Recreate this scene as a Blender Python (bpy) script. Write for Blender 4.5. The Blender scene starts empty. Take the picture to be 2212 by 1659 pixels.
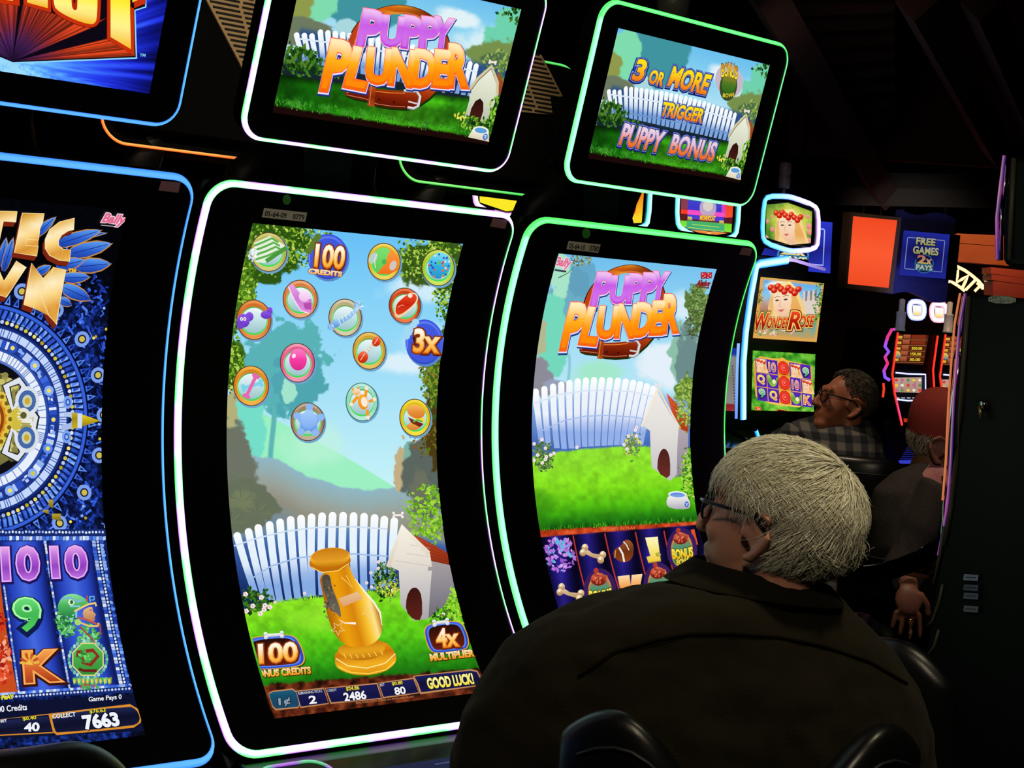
import bpy, bmesh, math, random
import numpy as np
from mathutils import Vector, Matrix, geometry
random.seed(7)
SC = bpy.context.scene
COL = SC.collection
PI = math.pi
# ---------------------------------------------------------------- camera
CAM = np.array([-1.5157, -2.6258, 1.6369]); FPX = 3582.05
PITCH, ROLL, YAW = -0.0472, 0.0702, 0.7087
_f0 = np.array([math.sin(YAW), math.cos(YAW), 0]); _r0 = np.array([math.cos(YAW), -math.sin(YAW), 0]); _u = np.array([0, 0, 1.])
FWD = _f0 * math.cos(PITCH) + _u * math.sin(PITCH)
_u1 = _u * math.cos(PITCH) - _f0 * math.sin(PITCH)
RGT = _r0 * math.cos(ROLL) + _u1 * math.sin(ROLL)
UPV = _u1 * math.cos(ROLL) - _r0 * math.sin(ROLL)
cd = bpy.data.cameras.new('camera'); cam = bpy.data.objects.new('camera', cd); COL.objects.link(cam)
cd.sensor_fit = 'HORIZONTAL'; cd.sensor_width = 36; cd.lens = FPX / 2212 * 36; cd.clip_start = .05; cd.clip_end = 100
cam.matrix_world = Matrix([[RGT[i], UPV[i], -FWD[i], CAM[i]] for i in range(3)] + [[0, 0, 0, 1]])
SC.camera = cam
vs = SC.view_settings; vs.view_transform = 'Standard'; vs.look = 'None'; vs.exposure = 0; vs.gamma = 1; vs.use_curve_mapping = False
# ---------------------------------------------------------------- world, the room's lamps and added fill spots
w = bpy.data.worlds.new('world'); SC.world = w; w.use_nodes = True
w.node_tree.nodes['Background'].inputs[0].default_value = (.9, .8, .6, 1); w.node_tree.nodes['Background'].inputs[1].default_value = .0022
def at(px, py, depth):
    """the point of the place seen at a pixel of the photograph, at a given depth in front of the camera"""
    d = FWD + RGT * ((px - 1106) / FPX) - UPV * ((py - 829.5) / FPX)
    return CAM + d * depth
def spot(loc, target, power, col, size=.12, angle=70, blend=.6):
    l = bpy.data.lights.new('ceiling_or_fill_spot', 'SPOT'); l.energy = power; l.color = col; l.shadow_soft_size = size
    l.spot_size = math.radians(angle); l.spot_blend = blend
    o = bpy.data.objects.new('ceiling_or_fill_spot', l); COL.objects.link(o); o.location = loc
    o.rotation_euler = (Vector(target) - Vector(loc)).to_track_quat('-Z', 'Y').to_euler(); return o
spot((.80, -1.7, 4.1), (.66, -.85, 1.42), 210, (1, .88, .56), .12, 20, .8)
spot((-2.2, -3.0, 4.2), (0.6, -.4, 1.4), 170, (1, .84, .58), .3, 50)
spot((2.5, 1.9, 4.0), (3.75, 1.5, 1.4), 130, (1, .78, .55), .15, 26)  # unseen lamp put in to brighten the plaid-shirt person
spot((2.0, -.15, 4.5), (2.68, .3, 1.3), 150, (1, .74, .55), .15, 22)  # narrow unseen lamp added for the red-cap person
spot(at(1740, 100, 8.6), at(1800, 300, 12), 9, (1, .5, .4), .4, 120)  # no source there; added to lift the dim maroon bulkhead and beams
def at_plane(px, py, p0, n):
    d = FWD + RGT * ((px - 1106) / FPX) - UPV * ((py - 829.5) / FPX); n = np.array(n, float)
    return CAM + d * (((np.array(p0) - CAM) @ n) / (d @ n))
def lin(c):
    """hex or sRGB 0-1 -> linear array"""
    if isinstance(c, str):
        c = c.lstrip('#'); c = [int(c[i:i + 2], 16) / 255 for i in (0, 2, 4)]
    c = np.asarray(c, float); return np.where(c <= .04045, c / 12.92, ((np.maximum(c, 0) + .055) / 1.055) ** 2.4)
spot((.3, -2.6, 4.8), (.62, .72, 2.4), 420, (1, .84, .58), .1, 22, .5)  # dedicated unseen spot added for the vent panels behind the toppers
spot(at(2130, 250, 14.5), at(2130, 570, 16.4), 170, (1, .62, .3), .2, 60)  # unseen orange spot added to light the wooden beam and pillar
spot(at(1960, 460, 12.3), at(1955, 545, 14.5), 40, (1, .85, .75), .2, 50)  # unseen fill in mid-air, added for the sign panel and brown frame
spot(at(2025, 700, 13.6), at(1990, 540, 14.6), 40, (.35, .38, 1), .2, 90)  # unseen blue fill from below, added to tint the sign panel
# ---------------------------------------------------------------- helpers
MATS = {}
def mat(name, col=(0, 0, 0), rough=.5, metal=0., spec=.5, emit=None, bump=None, noise=None, coat=0, alpha=1, sheen=0):
    if name in MATS: return MATS[name]
    m = bpy.data.materials.new(name); m.use_nodes = True; nt = m.node_tree; b = nt.nodes['Principled BSDF']
    c = list(lin(col)) + [1]
    b.inputs['Base Color'].default_value = c; b.inputs['Roughness'].default_value = rough; b.inputs['Metallic'].default_value = metal
    b.inputs['Specular IOR Level'].default_value = spec; b.inputs['Coat Weight'].default_value = coat; b.inputs['Alpha'].default_value = alpha
    b.inputs['Sheen Weight'].default_value = sheen
    if emit:
        b.inputs['Emission Color'].default_value = list(lin(emit[0])) + [1]; b.inputs['Emission Strength'].default_value = emit[1]
    tc = nt.nodes.new('ShaderNodeTexCoord')
    if noise:
        n = nt.nodes.new('ShaderNodeTexNoise'); n.inputs['Scale'].default_value = noise[0]; n.inputs['Detail'].default_value = 5
        r = nt.nodes.new('ShaderNodeMix'); r.data_type = 'RGBA'; r.inputs[6].default_value = c; r.inputs[7].default_value = list(lin(noise[1])) + [1]
        nt.links.new(tc.outputs['Object'], n.inputs['Vector']); nt.links.new(n.outputs['Fac'], r.inputs[0]); nt.links.new(r.outputs[2], b.inputs['Base Color'])
    if bump:
        n = nt.nodes.new('ShaderNodeTexNoise'); n.inputs['Scale'].default_value = bump[0]; n.inputs['Detail'].default_value = 6
        bp = nt.nodes.new('ShaderNodeBump'); bp.inputs['Strength'].default_value = bump[1]; bp.inputs['Distance'].default_value = bump[2] if len(bump) > 2 else .002
        nt.links.new(tc.outputs['Object'], n.inputs['Vector']); nt.links.new(n.outputs['Fac'], bp.inputs['Height']); nt.links.new(bp.outputs[0], b.inputs['Normal'])
    MATS[name] = m; return m
def vc_mat(name, strength, rough=.35, spec=.15):
    """a lit display or lamp: what it gives off is stored per corner"""
    m = bpy.data.materials.new(name); m.use_nodes = True; nt = m.node_tree; b = nt.nodes['Principled BSDF']
    a = nt.nodes.new('ShaderNodeAttribute'); a.attribute_name = 'col'
    b.inputs['Base Color'].default_value = (.004, .004, .005, 1); b.inputs['Roughness'].default_value = rough; b.inputs['Specular IOR Level'].default_value = spec
    nt.links.new(a.outputs['Color'], b.inputs['Emission Color']); b.inputs['Emission Strength'].default_value = strength
    MATS[name] = m; return m
def vd_mat(name, rough=.6, spec=.2, metal=0.):
    """an unlit printed or dyed surface coloured per corner"""
    m = bpy.data.materials.new(name); m.use_nodes = True; nt = m.node_tree; b = nt.nodes['Principled BSDF']
    a = nt.nodes.new('ShaderNodeAttribute'); a.attribute_name = 'col'
    b.inputs['Roughness'].default_value = rough; b.inputs['Specular IOR Level'].default_value = spec; b.inputs['Metallic'].default_value = metal
    nt.links.new(a.outputs['Color'], b.inputs['Base Color']); MATS[name] = m; return m
M_SCREEN = vc_mat('display_picture', 1.0); M_DIM = vc_mat('dim_display_picture', .5); M_LED = vc_mat('led_diffuser', 1.55, .5)
M_PRINT = vd_mat('printed_sticker')
M_BEZEL = mat('black_bezel_glass', '070708', .28, spec=.14)
M_BODY = mat('black_cabinet_plastic', '090909', .5, spec=.2, bump=(180, .15, .001))
M_GLOSS = mat('gloss_black_lacquer', '050506', .12, spec=.5)
M_CHROME = mat('chrome', 'd8d8dc', .12, 1.0)
M_TAN = mat('beige_vent_metal', 'a38a66', .55, .3, noise=(40, '8c744f'))
M_OLIVE = mat('olive_trim_strip', '4a4638', .5)
def link(name, me, m, parent=None):
    o = bpy.data.objects.new(name, me); COL.objects.link(o)
    if m is not None and not me.materials: me.materials.append(m)
    if parent is not None: o.parent = parent
    return o
def tag(o, label=None, cat=None, group=None, kind=None):
    for k, v in (('label', label), ('category', cat), ('group', group), ('kind', kind)):
        if v: o[k] = v
    return o
def thing(name, loc, label, cat, group=None, rz=0):
    o = bpy.data.objects.new(name, None); COL.objects.link(o); o.location = loc; o.rotation_euler = (0, 0, rz); o.empty_display_size = .1
    return tag(o, label, cat, group)
def mesh(name, v, f, m, parent=None, smooth=False, loc=None):
    me = bpy.data.meshes.new(name); v = [tuple(map(float, p)) for p in v]; me.from_pydata(v, [], [tuple(map(int, q)) for q in f]); me.update()
    bm = bmesh.new(); bm.from_mesh(me); bmesh.ops.recalc_face_normals(bm, faces=bm.faces); bm.to_mesh(me); bm.free()
    if smooth: me.polygons.foreach_set('use_smooth', [True] * len(me.polygons))
    o = link(name, me, m, parent)
    if loc is not None: o.location = loc
    return o
class MB:
    """collects shapes into one mesh"""
    def __init__(s): s.v = []; s.f = []
    def add(s, v, f):
        b = len(s.v); s.v += [tuple(map(float, p)) for p in v]; s.f += [tuple(int(i) + b for i in q) for q in f]; return s
    def box(s, c, d, R=None, bev=0):
        bm = bmesh.new(); bmesh.ops.create_cube(bm, size=1)
        for q in bm.verts: q.co = Vector((q.co.x * d[0], q.co.y * d[1], q.co.z * d[2]))
        if bev: bmesh.ops.bevel(bm, geom=bm.edges[:], offset=bev, segments=3, affect='EDGES', profile=.6)
        bm.verts.index_update()
        vv = [(R @ q.co if R else q.co) + Vector(c) for q in bm.verts]; ff = [[q.index for q in f.verts] for f in bm.faces]; bm.free(); return s.add(vv, ff)
    def tube(s, pts, rad, n=8, closed=False, flat=1.0, up=None):
        pts = [np.array(p, float) for p in pts]; k = len(pts); rad = [rad] * k if np.isscalar(rad) else rad; V = []; F = []
        ref = np.array(up if up is not None else (0, 0, 1.), float)
        for i, p in enumerate(pts):
            a = pts[(i - 1) % k] if (closed or i) else p; b = pts[(i + 1) % k] if (closed or i < k - 1) else p
            t = b - a; t /= np.linalg.norm(t) + 1e-12; x = np.cross(t, ref)
            if np.linalg.norm(x) < 1e-4: x = np.cross(t, (0, 1, .3))
            x /= np.linalg.norm(x); y = np.cross(x, t)
            for j in range(n):
                a_ = 2 * PI * j / n; V.append(p + rad[i] * (math.cos(a_) * x + math.sin(a_) * flat * y))
        for i in range(k if closed else k - 1):
            for j in range(n):
                F.append((i * n + j, i * n + (j + 1) % n, ((i + 1) % k) * n + (j + 1) % n, ((i + 1) % k) * n + j))
        if not closed: F += [tuple(range(n))[::-1], tuple((k - 1) * n + j for j in range(n))]
        return s.add(V, F)
    def lathe(s, prof, c, n=20, ax=(0, 0, 1)):
        V = []; F = []; k = len(prof); q = Vector(ax).to_track_quat('Z', 'Y')
        for r, z in prof:
            for j in range(n): a = 2 * PI * j / n; V.append(q @ Vector((r * math.cos(a), r * math.sin(a), z)) + Vector(c))
        for i in range(k - 1):
            for j in range(n): F.append((i * n + j, i * n + (j + 1) % n, (i + 1) * n + (j + 1) % n, (i + 1) * n + j))
        F += [tuple(range(n))[::-1], tuple((k - 1) * n + j for j in range(n))]
        return s.add(V, F)
    def prism(s, poly, ext, fn):
        """poly (a,b) extruded over ext=(c0,c1); fn(a,b,c)->xyz"""
        n = len(poly); V = [fn(a, b, c) for c in ext for a, b in poly]
        F = [tuple(range(n))[::-1], tuple(range(n, 2 * n))] + [(i, (i + 1) % n, n + (i + 1) % n, n + i) for i in range(n)]
        return s.add(V, F)
    def ell(s, c, r, n=16, m=10, R=None):
        V = []; F = []
        for i in range(m + 1):
            t = PI * i / m
            for j in range(n):
                a = 2 * PI * j / n; p = Vector((r[0] * math.sin(t) * math.cos(a), r[1] * math.sin(t) * math.sin(a), r[2] * math.cos(t)))
                V.append((R @ p if R else p) + Vector(c))
        for i in range(m):
            for j in range(n): F.append((i * n + j, (i + 1) * n + j, (i + 1) * n + (j + 1) % n, i * n + (j + 1) % n))
        bm = bmesh.new(); vs_ = [bm.verts.new(p) for p in V]
        for f in F: bm.faces.new([vs_[i] for i in f])
        bmesh.ops.remove_doubles(bm, verts=bm.verts, dist=1e-6); bm.verts.index_update()
        vv = [q.co.copy() for q in bm.verts]; ff = [[q.index for q in f.verts] for f in bm.faces if len(f.verts) > 2]; bm.free()
        return s.add(vv, ff)
    def build(s, name, m, parent=None, smooth=False, loc=None): return mesh(name, s.v, s.f, m, parent, smooth, loc)
def subsurf(o, n=1):
    md = o.modifiers.new('smooth', 'SUBSURF'); md.levels = md.render_levels = n; return o
def bevel(o, wd, seg=2, ang=40):
    md = o.modifiers.new('bevel', 'BEVEL'); md.width = wd; md.segments = seg; md.limit_method = 'ANGLE'; md.angle_limit = math.radians(ang); return o
# numpy value noise
def _hash(ix, iy, s):
    h = (ix.astype(np.int64) * 374761393 + iy.astype(np.int64) * 668265263 + s * 1442695041) & 0x7fffffff
    h = ((h ^ (h >> 13)) * 1274126177) & 0x7fffffff; return ((h ^ (h >> 16)) & 0xffff) / 65535.
def vnoise(x, y, s=0):
    ix = np.floor(x); iy = np.floor(y); fx = x - ix; fy = y - iy; fx = fx * fx * (3 - 2 * fx); fy = fy * fy * (3 - 2 * fy)
    a = _hash(ix, iy, s); b = _hash(ix + 1, iy, s); c = _hash(ix, iy + 1, s); d = _hash(ix + 1, iy + 1, s)
    return (a * (1 - fx) + b * fx) * (1 - fy) + (c * (1 - fx) + d * fx) * fy
def fbm(x, y, o=4, s=0):
    r = 0; a = .5; t = 0
    for i in range(o): r = r + a * vnoise(x * 2 ** i, y * 2 ** i, s + i * 17); t += a; a *= .5
    return r / t
def sst(a, b, x): t = np.clip((x - a) / (b - a + 1e-12), 0, 1); return t * t * (3 - 2 * t)
# ---------------------------------------------------------------- pictures on displays: flat shapes laid in thin layers on a display surface
class Surf:
    """(u, v) metres on a display -> local xyz of its thing; v runs down"""
    def __init__(s, obj_loc, rz=0): s.loc = np.array(obj_loc, float); c, k = math.cos(rz), math.sin(rz); s.R = np.array([[c, -k, 0], [k, c, 0], [0, 0, 1]])
    def ray(s, P):
        P = np.asarray(P, float); d = FWD + RGT * ((P[:, :1] - 1106) / FPX) - UPV * ((P[:, 1:] - 829.5) / FPX)
        return s.R.T @ (CAM - s.loc), d @ s.R
    def proj(s, L):
        d = np.asarray(L) @ s.R.T + s.loc - CAM; z = d @ FWD
        return 1106 + FPX * (d @ RGT) / z, 829.5 - FPX * (d @ UPV) / z
class Flat(Surf):
    def __init__(s, obj_loc, O, U, V, rz=0):
        super().__init__(obj_loc, rz); s.O, s.U, s.V = (np.array(q, float) for q in (O, U, V)); s.N = np.cross(s.V, s.U); s.N /= np.linalg.norm(s.N); s.curved = False
    def P(s, uv, off=0):
        uv = np.asarray(uv, float); return s.O + uv[:, :1] * s.U + uv[:, 1:2] * s.V + np.asarray(off).reshape(-1, 1) * s.N
    def inv(s, P):
        o, d = s.ray(P); t = ((s.O - o) @ s.N) / (d @ s.N); q = o + d * t[:, None] - s.O
        return np.stack([q @ s.U / (s.U @ s.U), q @ s.V / (s.V @ s.V)], -1)
A0, K1, K2, HH, WW, Z0 = .4175, -1.1051, -.0445, 1.0802, .7241, 1.82
_ss = np.linspace(-.02, HH + .02, 600); _a = A0 + K1 * _ss + K2 * _ss ** 2; _h = _ss[1] - _ss[0]
_py = np.concatenate([[0], np.cumsum((np.sin(_a)[1:] + np.sin(_a)[:-1]) / 2) * _h]); _pz = np.concatenate([[0], np.cumsum(-(np.cos(_a)[1:] + np.cos(_a)[:-1]) / 2) * _h])
_py -= np.interp(0, _ss, _py); _pz -= np.interp(0, _ss, _pz); _pz += Z0
class Curved(Surf):
    """the bowed front of the big cabinets; u is local x, v the way down the curve"""
    curved = True
    def P(s, uv, off=0):
        uv = np.asarray(uv, float); v = uv[:, 1]; a = A0 + K1 * v + K2 * v ** 2; off = np.zeros(len(uv)) + np.asarray(off).reshape(-1)
        return np.stack([uv[:, 0], np.interp(v, _ss, _py) - np.cos(a) * off, np.interp(v, _ss, _pz) - np.sin(a) * off], -1)
    def inv(s, P):
        o, d = s.ray(P); out = []
        for k in d:
            t = (_py - o[1]) / k[1]; g = o[2] + t * k[2] - _pz; i = np.where(np.sign(g[:-1]) != np.sign(g[1:]))[0]
            i = i[0] if len(i) else (0 if abs(g[0]) < abs(g[-1]) else len(g) - 2); q = g[i] / (g[i] - g[i + 1] + 1e-15); q = min(max(q, -.5), 1.5)
            v = _ss[i] + q * _h; t = t[i] + q * (t[i + 1] - t[i]); out.append((o[0] + t * k[0], v))
        return np.array(out)
_txt = {}
def text_mesh(s, off=0., shear=0.):
    k = (s, round(off, 4), round(shear, 3))
    if k not in _txt:
        c = bpy.data.curves.new('lettering', 'FONT'); c.body = s; c.offset = off; c.shear = shear; c.resolution_u = 3; c.fill_mode = 'BOTH'
        o = bpy.data.objects.new('lettering', c); COL.objects.link(o); bpy.context.view_layer.update()
        me = o.evaluated_get(bpy.context.evaluated_depsgraph_get()).to_mesh()
        v = np.array([q.co[:2] for q in me.vertices]).reshape(-1, 2); f = [tuple(p.vertices) for p in me.polygons]
        o.evaluated_get(bpy.context.evaluated_depsgraph_get()).to_mesh_clear(); bpy.data.objects.remove(o); bpy.data.curves.remove(c)
        _txt[k] = (v, f)
    return _txt[k]
class Art:
    LZ = 1.3e-4
    def __init__(s, surf, u0, u1, v0, v1, strips=40):
        s.S = surf; s.r = (u0, u1, v0, v1); s.strips = strips; s.sh = []; s.grid = None; s.clip = True
    def px(s, P): return s.S.inv(np.asarray(P, float))
    def uv01(s, P): u0, u1, v0, v1 = s.r; return [(u0 + a * (u1 - u0), v0 + b * (v1 - v0)) for a, b in P]
    def base(s, nu, nv, fn, px=False): s.grid = (nu, nv, fn, px)          # fn(a, b) over 0-1 (or picture x, y) -> sRGB rows
    def raw(s, v, f, col, z): s.sh.append((np.asarray(v, float), f, col, z)); return s
    def poly(s, P, col, z, holes=(), px=True):
        L = [np.asarray(q, float) for q in (P, *holes)]
        if px: L = [s.px(q) for q in L]
        tri = geometry.tessellate_polygon([[Vector((a, b, 0)) for a, b in q] for q in L])
        return s.raw(np.concatenate(L), tri, col, z)
    def fine(s, P, col, z, n=12, px=True):
        """a filled outline cut into n upright slices so that colour can change sideways"""
        P = s.px(P) if px else np.asarray(P, float); bm = bmesh.new(); bmesh.ops.triangulate(bm, faces=[bm.faces.new([bm.verts.new((a, b, 0)) for a, b in P])]); lo, hi = P[:, 0].min(), P[:, 0].max()
        for k in range(1, n): bmesh.ops.bisect_plane(bm, geom=bm.verts[:] + bm.edges[:] + bm.faces[:], plane_co=(lo + (hi - lo) * k / n, 0, 0), plane_no=(1, 0, 0))
        bm.verts.index_update(); v = [q.co[:2] for q in bm.verts]; f = [[q.index for q in g.verts] for g in bm.faces]; bm.free(); return s.raw(v, f, col, z)
    def ell(s, c, rx, ry, col, z, rot=0, n=28, hole=0, px=True):
        a = np.linspace(0, 2 * PI, n, endpoint=False); k, q = math.cos(rot), math.sin(rot)
        E = lambda g: [(c[0] + g * (rx * math.cos(t) * k - ry * math.sin(t) * q), c[1] + g * (rx * math.cos(t) * q + ry * math.sin(t) * k)) for t in a]
        return s.poly(E(1), col, z, [E(hole)[::-1]] if hole else (), px)
    def line(s, P, wd, col, z, px=True, closed=False):
        P = [np.array(p, float) for p in P]; n = len(P); wd = [wd] * n if np.isscalar(wd) else wd; L = []; R = []
        for i, p in enumerate(P):
            a = P[i - 1] if (i or closed) else p; b = P[(i + 1) % n] if (i < n - 1 or closed) else p; t = b - a; t /= np.linalg.norm(t) + 1e-9; q = np.array([-t[1], t[0]]) * wd[i] / 2
            L.append(p + q); R.append(p - q)
        V = np.array(L + R); V = s.px(V) if px else V
        return s.raw(V, [(i, (i + 1) % n, n + (i + 1) % n, n + i) for i in range(n if closed else n - 1)], col, z)
    def text(s, t, a, b, c, lay, shear=0., px=True, arc=0.):
        """text in the frame baseline-left a, baseline-right b, top-left c; lay = (outline, colour, layer[, dx, dy])"""
        a, b, c = s.px([a, b, c]) if px else (np.array(q, float) for q in (a, b, c))
        v0, _ = text_mesh(t, 0, shear); lo, hi = v0.min(0), v0.max(0)
        for L in lay:
            v, f = text_mesh(t, L[0], shear); q = (v - lo) / (hi - lo)
            if len(L) > 3: q = q + np.array([L[3], L[4]])
            if arc: q = np.stack([q[:, 0], q[:, 1] + arc * 4 * q[:, 0] * (1 - q[:, 0])], -1)
            s.raw(a + q[:, :1] * (b - a) + q[:, 1:] * (c - a), f, L[1], L[2])
        return s
    def build(s, name, m, parent):
        u0, u1, v0, v1 = s.r; bm = bmesh.new(); lay = bm.faces.layers.int.new('shape')
        for i, (v, f, col, z) in enumerate(s.sh):
            V = [bm.verts.new((a, b, z)) for a, b in v]
            for q in f:
                try: bm.faces.new([V[k] for k in q])[lay] = i
                except ValueError: pass
        def cut(co, no, out=False):
            if len(bm.faces): bmesh.ops.bisect_plane(bm, geom=bm.verts[:] + bm.edges[:] + bm.faces[:], plane_co=co, plane_no=no, clear_outer=out)
        if s.clip:
            cut((u0, 0, 0), (-1, 0, 0), True); cut((u1, 0, 0), (1, 0, 0), True); cut((0, v0, 0), (0, -1, 0), True); cut((0, v1, 0), (0, 1, 0), True)
        for k in range(1, s.strips): cut((0, v0 + (v1 - v0) * k / s.strips, 0), (0, 1, 0))
        bm.verts.index_update()
        co = np.array([q.co[:] for q in bm.verts]).reshape(-1, 3); faces = []; fi = []
        for f in bm.faces:
            vv = [q.index for q in f.verts]; p = co[vv, :2]; ar = 0
            for k in range(1, len(vv) - 1): ar += (p[k, 0] - p[0, 0]) * (p[k + 1, 1] - p[0, 1]) - (p[k, 1] - p[0, 1]) * (p[k + 1, 0] - p[0, 0])
            faces.append(vv[::-1] if ar > 0 else vv); fi.append(f[lay])
        bm.free()
        lc = np.zeros((sum(map(len, faces)), 3)); ids = np.repeat(fi, [len(f) for f in faces]).astype(int) if faces else np.zeros(0, int)
        lv = np.array([k for f in faces for k in f], int)
        order = np.argsort(ids, kind='stable'); cuts = np.searchsorted(ids[order], np.arange(len(s.sh) + 1))
        for i, (v, f, col, z) in enumerate(s.sh):
            sel = order[cuts[i]:cuts[i + 1]]
            if not len(sel): continue
            p = co[lv[sel], :2]
            if callable(col): lc[sel] = lin(col(p[:, 0], p[:, 1], v))
            elif isinstance(col, (list,)):
                lo, hi = v[:, 1].min(), v[:, 1].max(); t = np.clip((p[:, 1] - lo) / (hi - lo + 1e-9), 0, 1); st = np.array([lin(q) for q in col])
                x = np.linspace(0, 1, len(st)); lc[sel] = np.stack([np.interp(t, x, st[:, k]) for k in range(3)], -1)
            else: lc[sel] = lin(col)
        V = s.S.P(co[:, :2], .0006 + co[:, 2] * s.LZ) if len(co) else np.zeros((0, 3)); gcol = np.zeros((0, 3)); nb = len(V)
        if s.grid:
            nu, nv, fn, usepx = s.grid; nv = max(1, round(nv / s.strips)) * s.strips
            a, b = np.meshgrid(np.linspace(0, 1, nu + 1), np.linspace(0, 1, nv + 1)); G = np.stack([u0 + a.ravel() * (u1 - u0), v0 + b.ravel() * (v1 - v0)], -1)
            gc = lin(np.clip(fn(*s.S.proj(s.S.P(G))) if usepx else fn(a.ravel(), b.ravel()), 0, 1.2)); V = np.concatenate([V, s.S.P(G, .0004)])
            i, j = np.meshgrid(np.arange(nu), np.arange(nv)); q = nb + (j * (nu + 1) + i).ravel(); F = np.stack([q, q + nu + 1, q + nu + 2, q + 1], -1)
            lv = np.concatenate([lv, F.ravel()]); lc = np.concatenate([lc, gc[F.ravel() - nb]]); sz = np.concatenate([[len(f) for f in faces], np.full(len(F), 4)]).astype(int)
        else: sz = np.array([len(f) for f in faces], int)
        me = bpy.data.meshes.new(name); me.vertices.add(len(V)); me.vertices.foreach_set('co', V.astype(np.float32).ravel())
        me.loops.add(len(lv)); me.loops.foreach_set('vertex_index', lv.astype(np.int32)); me.polygons.add(len(sz))
        me.polygons.foreach_set('loop_start', np.concatenate([[0], np.cumsum(sz)[:-1]]).astype(np.int32)); me.update(calc_edges=True)
        at_ = me.attributes.new('col', 'FLOAT_COLOR', 'CORNER'); at_.data.foreach_set('color', np.concatenate([lc, np.ones((len(lc), 1))], 1).astype(np.float32).ravel())
        return link(name, me, m, parent)
def sm(P, it=2):
    """rounds the corners of a closed outline"""
    P = np.asarray(P, float)
    for _ in range(it): Q = np.roll(P, -1, 0); P = np.stack([.75 * P + .25 * Q, .25 * P + .75 * Q], 1).reshape(-1, 2)
    return [tuple(p) for p in P]
def rnd(P, q=.14):
    P = np.asarray(P, float); Q = np.roll(P, -1, 0); return sm(np.stack([(1 - q) * P + q * Q, q * P + (1 - q) * Q], 1).reshape(-1, 2), 1)
def rrect(u0, u1, v0, v1, r, n=8):
    """rounded rectangle, counter-clockwise seen with v down; r one radius or four (tl, tr, br, bl)"""
    r = [r] * 4 if np.isscalar(r) else r; P = []
    for (cu, cv, a0, q) in ((u0 + r[0], v0 + r[0], PI, r[0]), (u1 - r[1], v0 + r[1], 1.5 * PI, r[1]), (u1 - r[2], v1 - r[2], 0, r[2]), (u0 + r[3], v1 - r[3], .5 * PI, r[3])):
        for k in range(n + 1): a = a0 + PI / 2 * k / n; P.append((cu + q * math.cos(a), cv + q * math.sin(a)))
    return P
def dense(P, step=.02, closed=True):
    out = []; n = len(P)
    for i in range(n if closed else n - 1):
        a, b = np.array(P[i], float), np.array(P[(i + 1) % n], float); k = max(1, int(np.linalg.norm(b - a) / step))
        out += [a + (b - a) * j / k for j in range(k)]
    if not closed: out.append(np.array(P[-1], float))
    return np.array(out)
def slab(name, surf, P, m, parent, front=0., back=-.05, step=.02, strips=0):
    """a plate with outline P following a surface"""
    P = dense(P, step); bm = bmesh.new(); bm.faces.new([bm.verts.new((a, b, 0)) for a, b in P])
    bmesh.ops.triangulate(bm, faces=bm.faces[:]) if not strips else None
    lo, hi = P[:, 1].min(), P[:, 1].max()
    for k in range(1, strips): bmesh.ops.bisect_plane(bm, geom=bm.verts[:] + bm.edges[:] + bm.faces[:], plane_co=(0, lo + (hi - lo) * k / strips, 0), plane_no=(0, 1, 0))
    bm.verts.index_update(); co = np.array([q.co[:2] for q in bm.verts]); n = len(co); F = [[q.index for q in f.verts] for f in bm.faces]; E = [[q.index for q in e.verts] for e in bm.edges if len(e.link_faces) == 1]; bm.free()
    V = np.concatenate([surf.P(co, front), surf.P(co, back)])
    return mesh(name, V, F + [[k + n for k in f[::-1]] for f in F] + [(a, b, b + n, a + n) for a, b in E], m, parent)
def led(name, surf, P, wd, ht, colfn, parent, closed=True, step=.008, m=None, off=0., slope=0.):
    """a light diffuser of width wd proud by ht along outline P; colfn(t 0-1, cross -1..1) -> sRGB (may exceed 1)"""
    P = dense(P, step, closed); n = len(P); k = 7; X = np.linspace(-1, 1, k); V = []; C = []
    seg = np.linalg.norm(np.diff(np.vstack([P, P[:1]]), axis=0), axis=1); t = np.concatenate([[0], np.cumsum(seg)[:-1]]) / seg.sum()
    for i, p in enumerate(P):
        a = P[i - 1] if (i or closed) else p; b = P[(i + 1) % n] if (i < n - 1 or closed) else p; d = b - a; d /= np.linalg.norm(d) + 1e-12; q = np.array([-d[1], d[0]])
        V.append(surf.P(p + X[:, None] * q * wd / 2, off + slope * X + ht * np.sqrt(np.maximum(0, 1 - X ** 2)))); C.append([lin(colfn(t[i], x)) for x in X])
    V = np.concatenate(V); C = np.array(C).reshape(-1, 3); F = []
    for i in range(n if closed else n - 1):
        for j in range(k - 1): F.append((i * k + j, i * k + j + 1, ((i + 1) % n) * k + j + 1, ((i + 1) % n) * k + j))
    me = bpy.data.meshes.new(name); me.from_pydata(V.tolist(), [], F); me.update()
    me.polygons.foreach_set('use_smooth', [True] * len(F))
    a = me.attributes.new('col', 'FLOAT_COLOR', 'POINT'); a.data.foreach_set('color', np.concatenate([C, np.ones((len(C), 1))], 1).astype(np.float32).ravel())
    return link(name, me, m or M_LED, parent)
# ---------------------------------------------------------------- room shell
def struct(name, mb, m): return tag(mb.build(name, m), kind='structure')
M_CARPET = mat('dark_patterned_carpet', '1a1012', .95, spec=.1, noise=(9, '0a0d16'))
M_CEIL = mat('dark_red_ceiling', '5a3230', .9, spec=.1, noise=(3, '4a2826'))
M_WALL = mat('dark_wall', '2c2220', .9, spec=.1)
struct('floor', MB().box((5, 2.5, -.05), (24, 19, .1)), M_CARPET)
struct('ceiling', MB().box((5, 2.5, 5.25), (24, 19, .1)), M_CEIL)
struct('wall_back', MB().box((5, 11.9, 2.6), (24, .2, 5.2)), M_WALL)
struct('wall_right', MB().box((16.9, 2.5, 2.6), (.2, 19, 5.2)), M_WALL)
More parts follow.
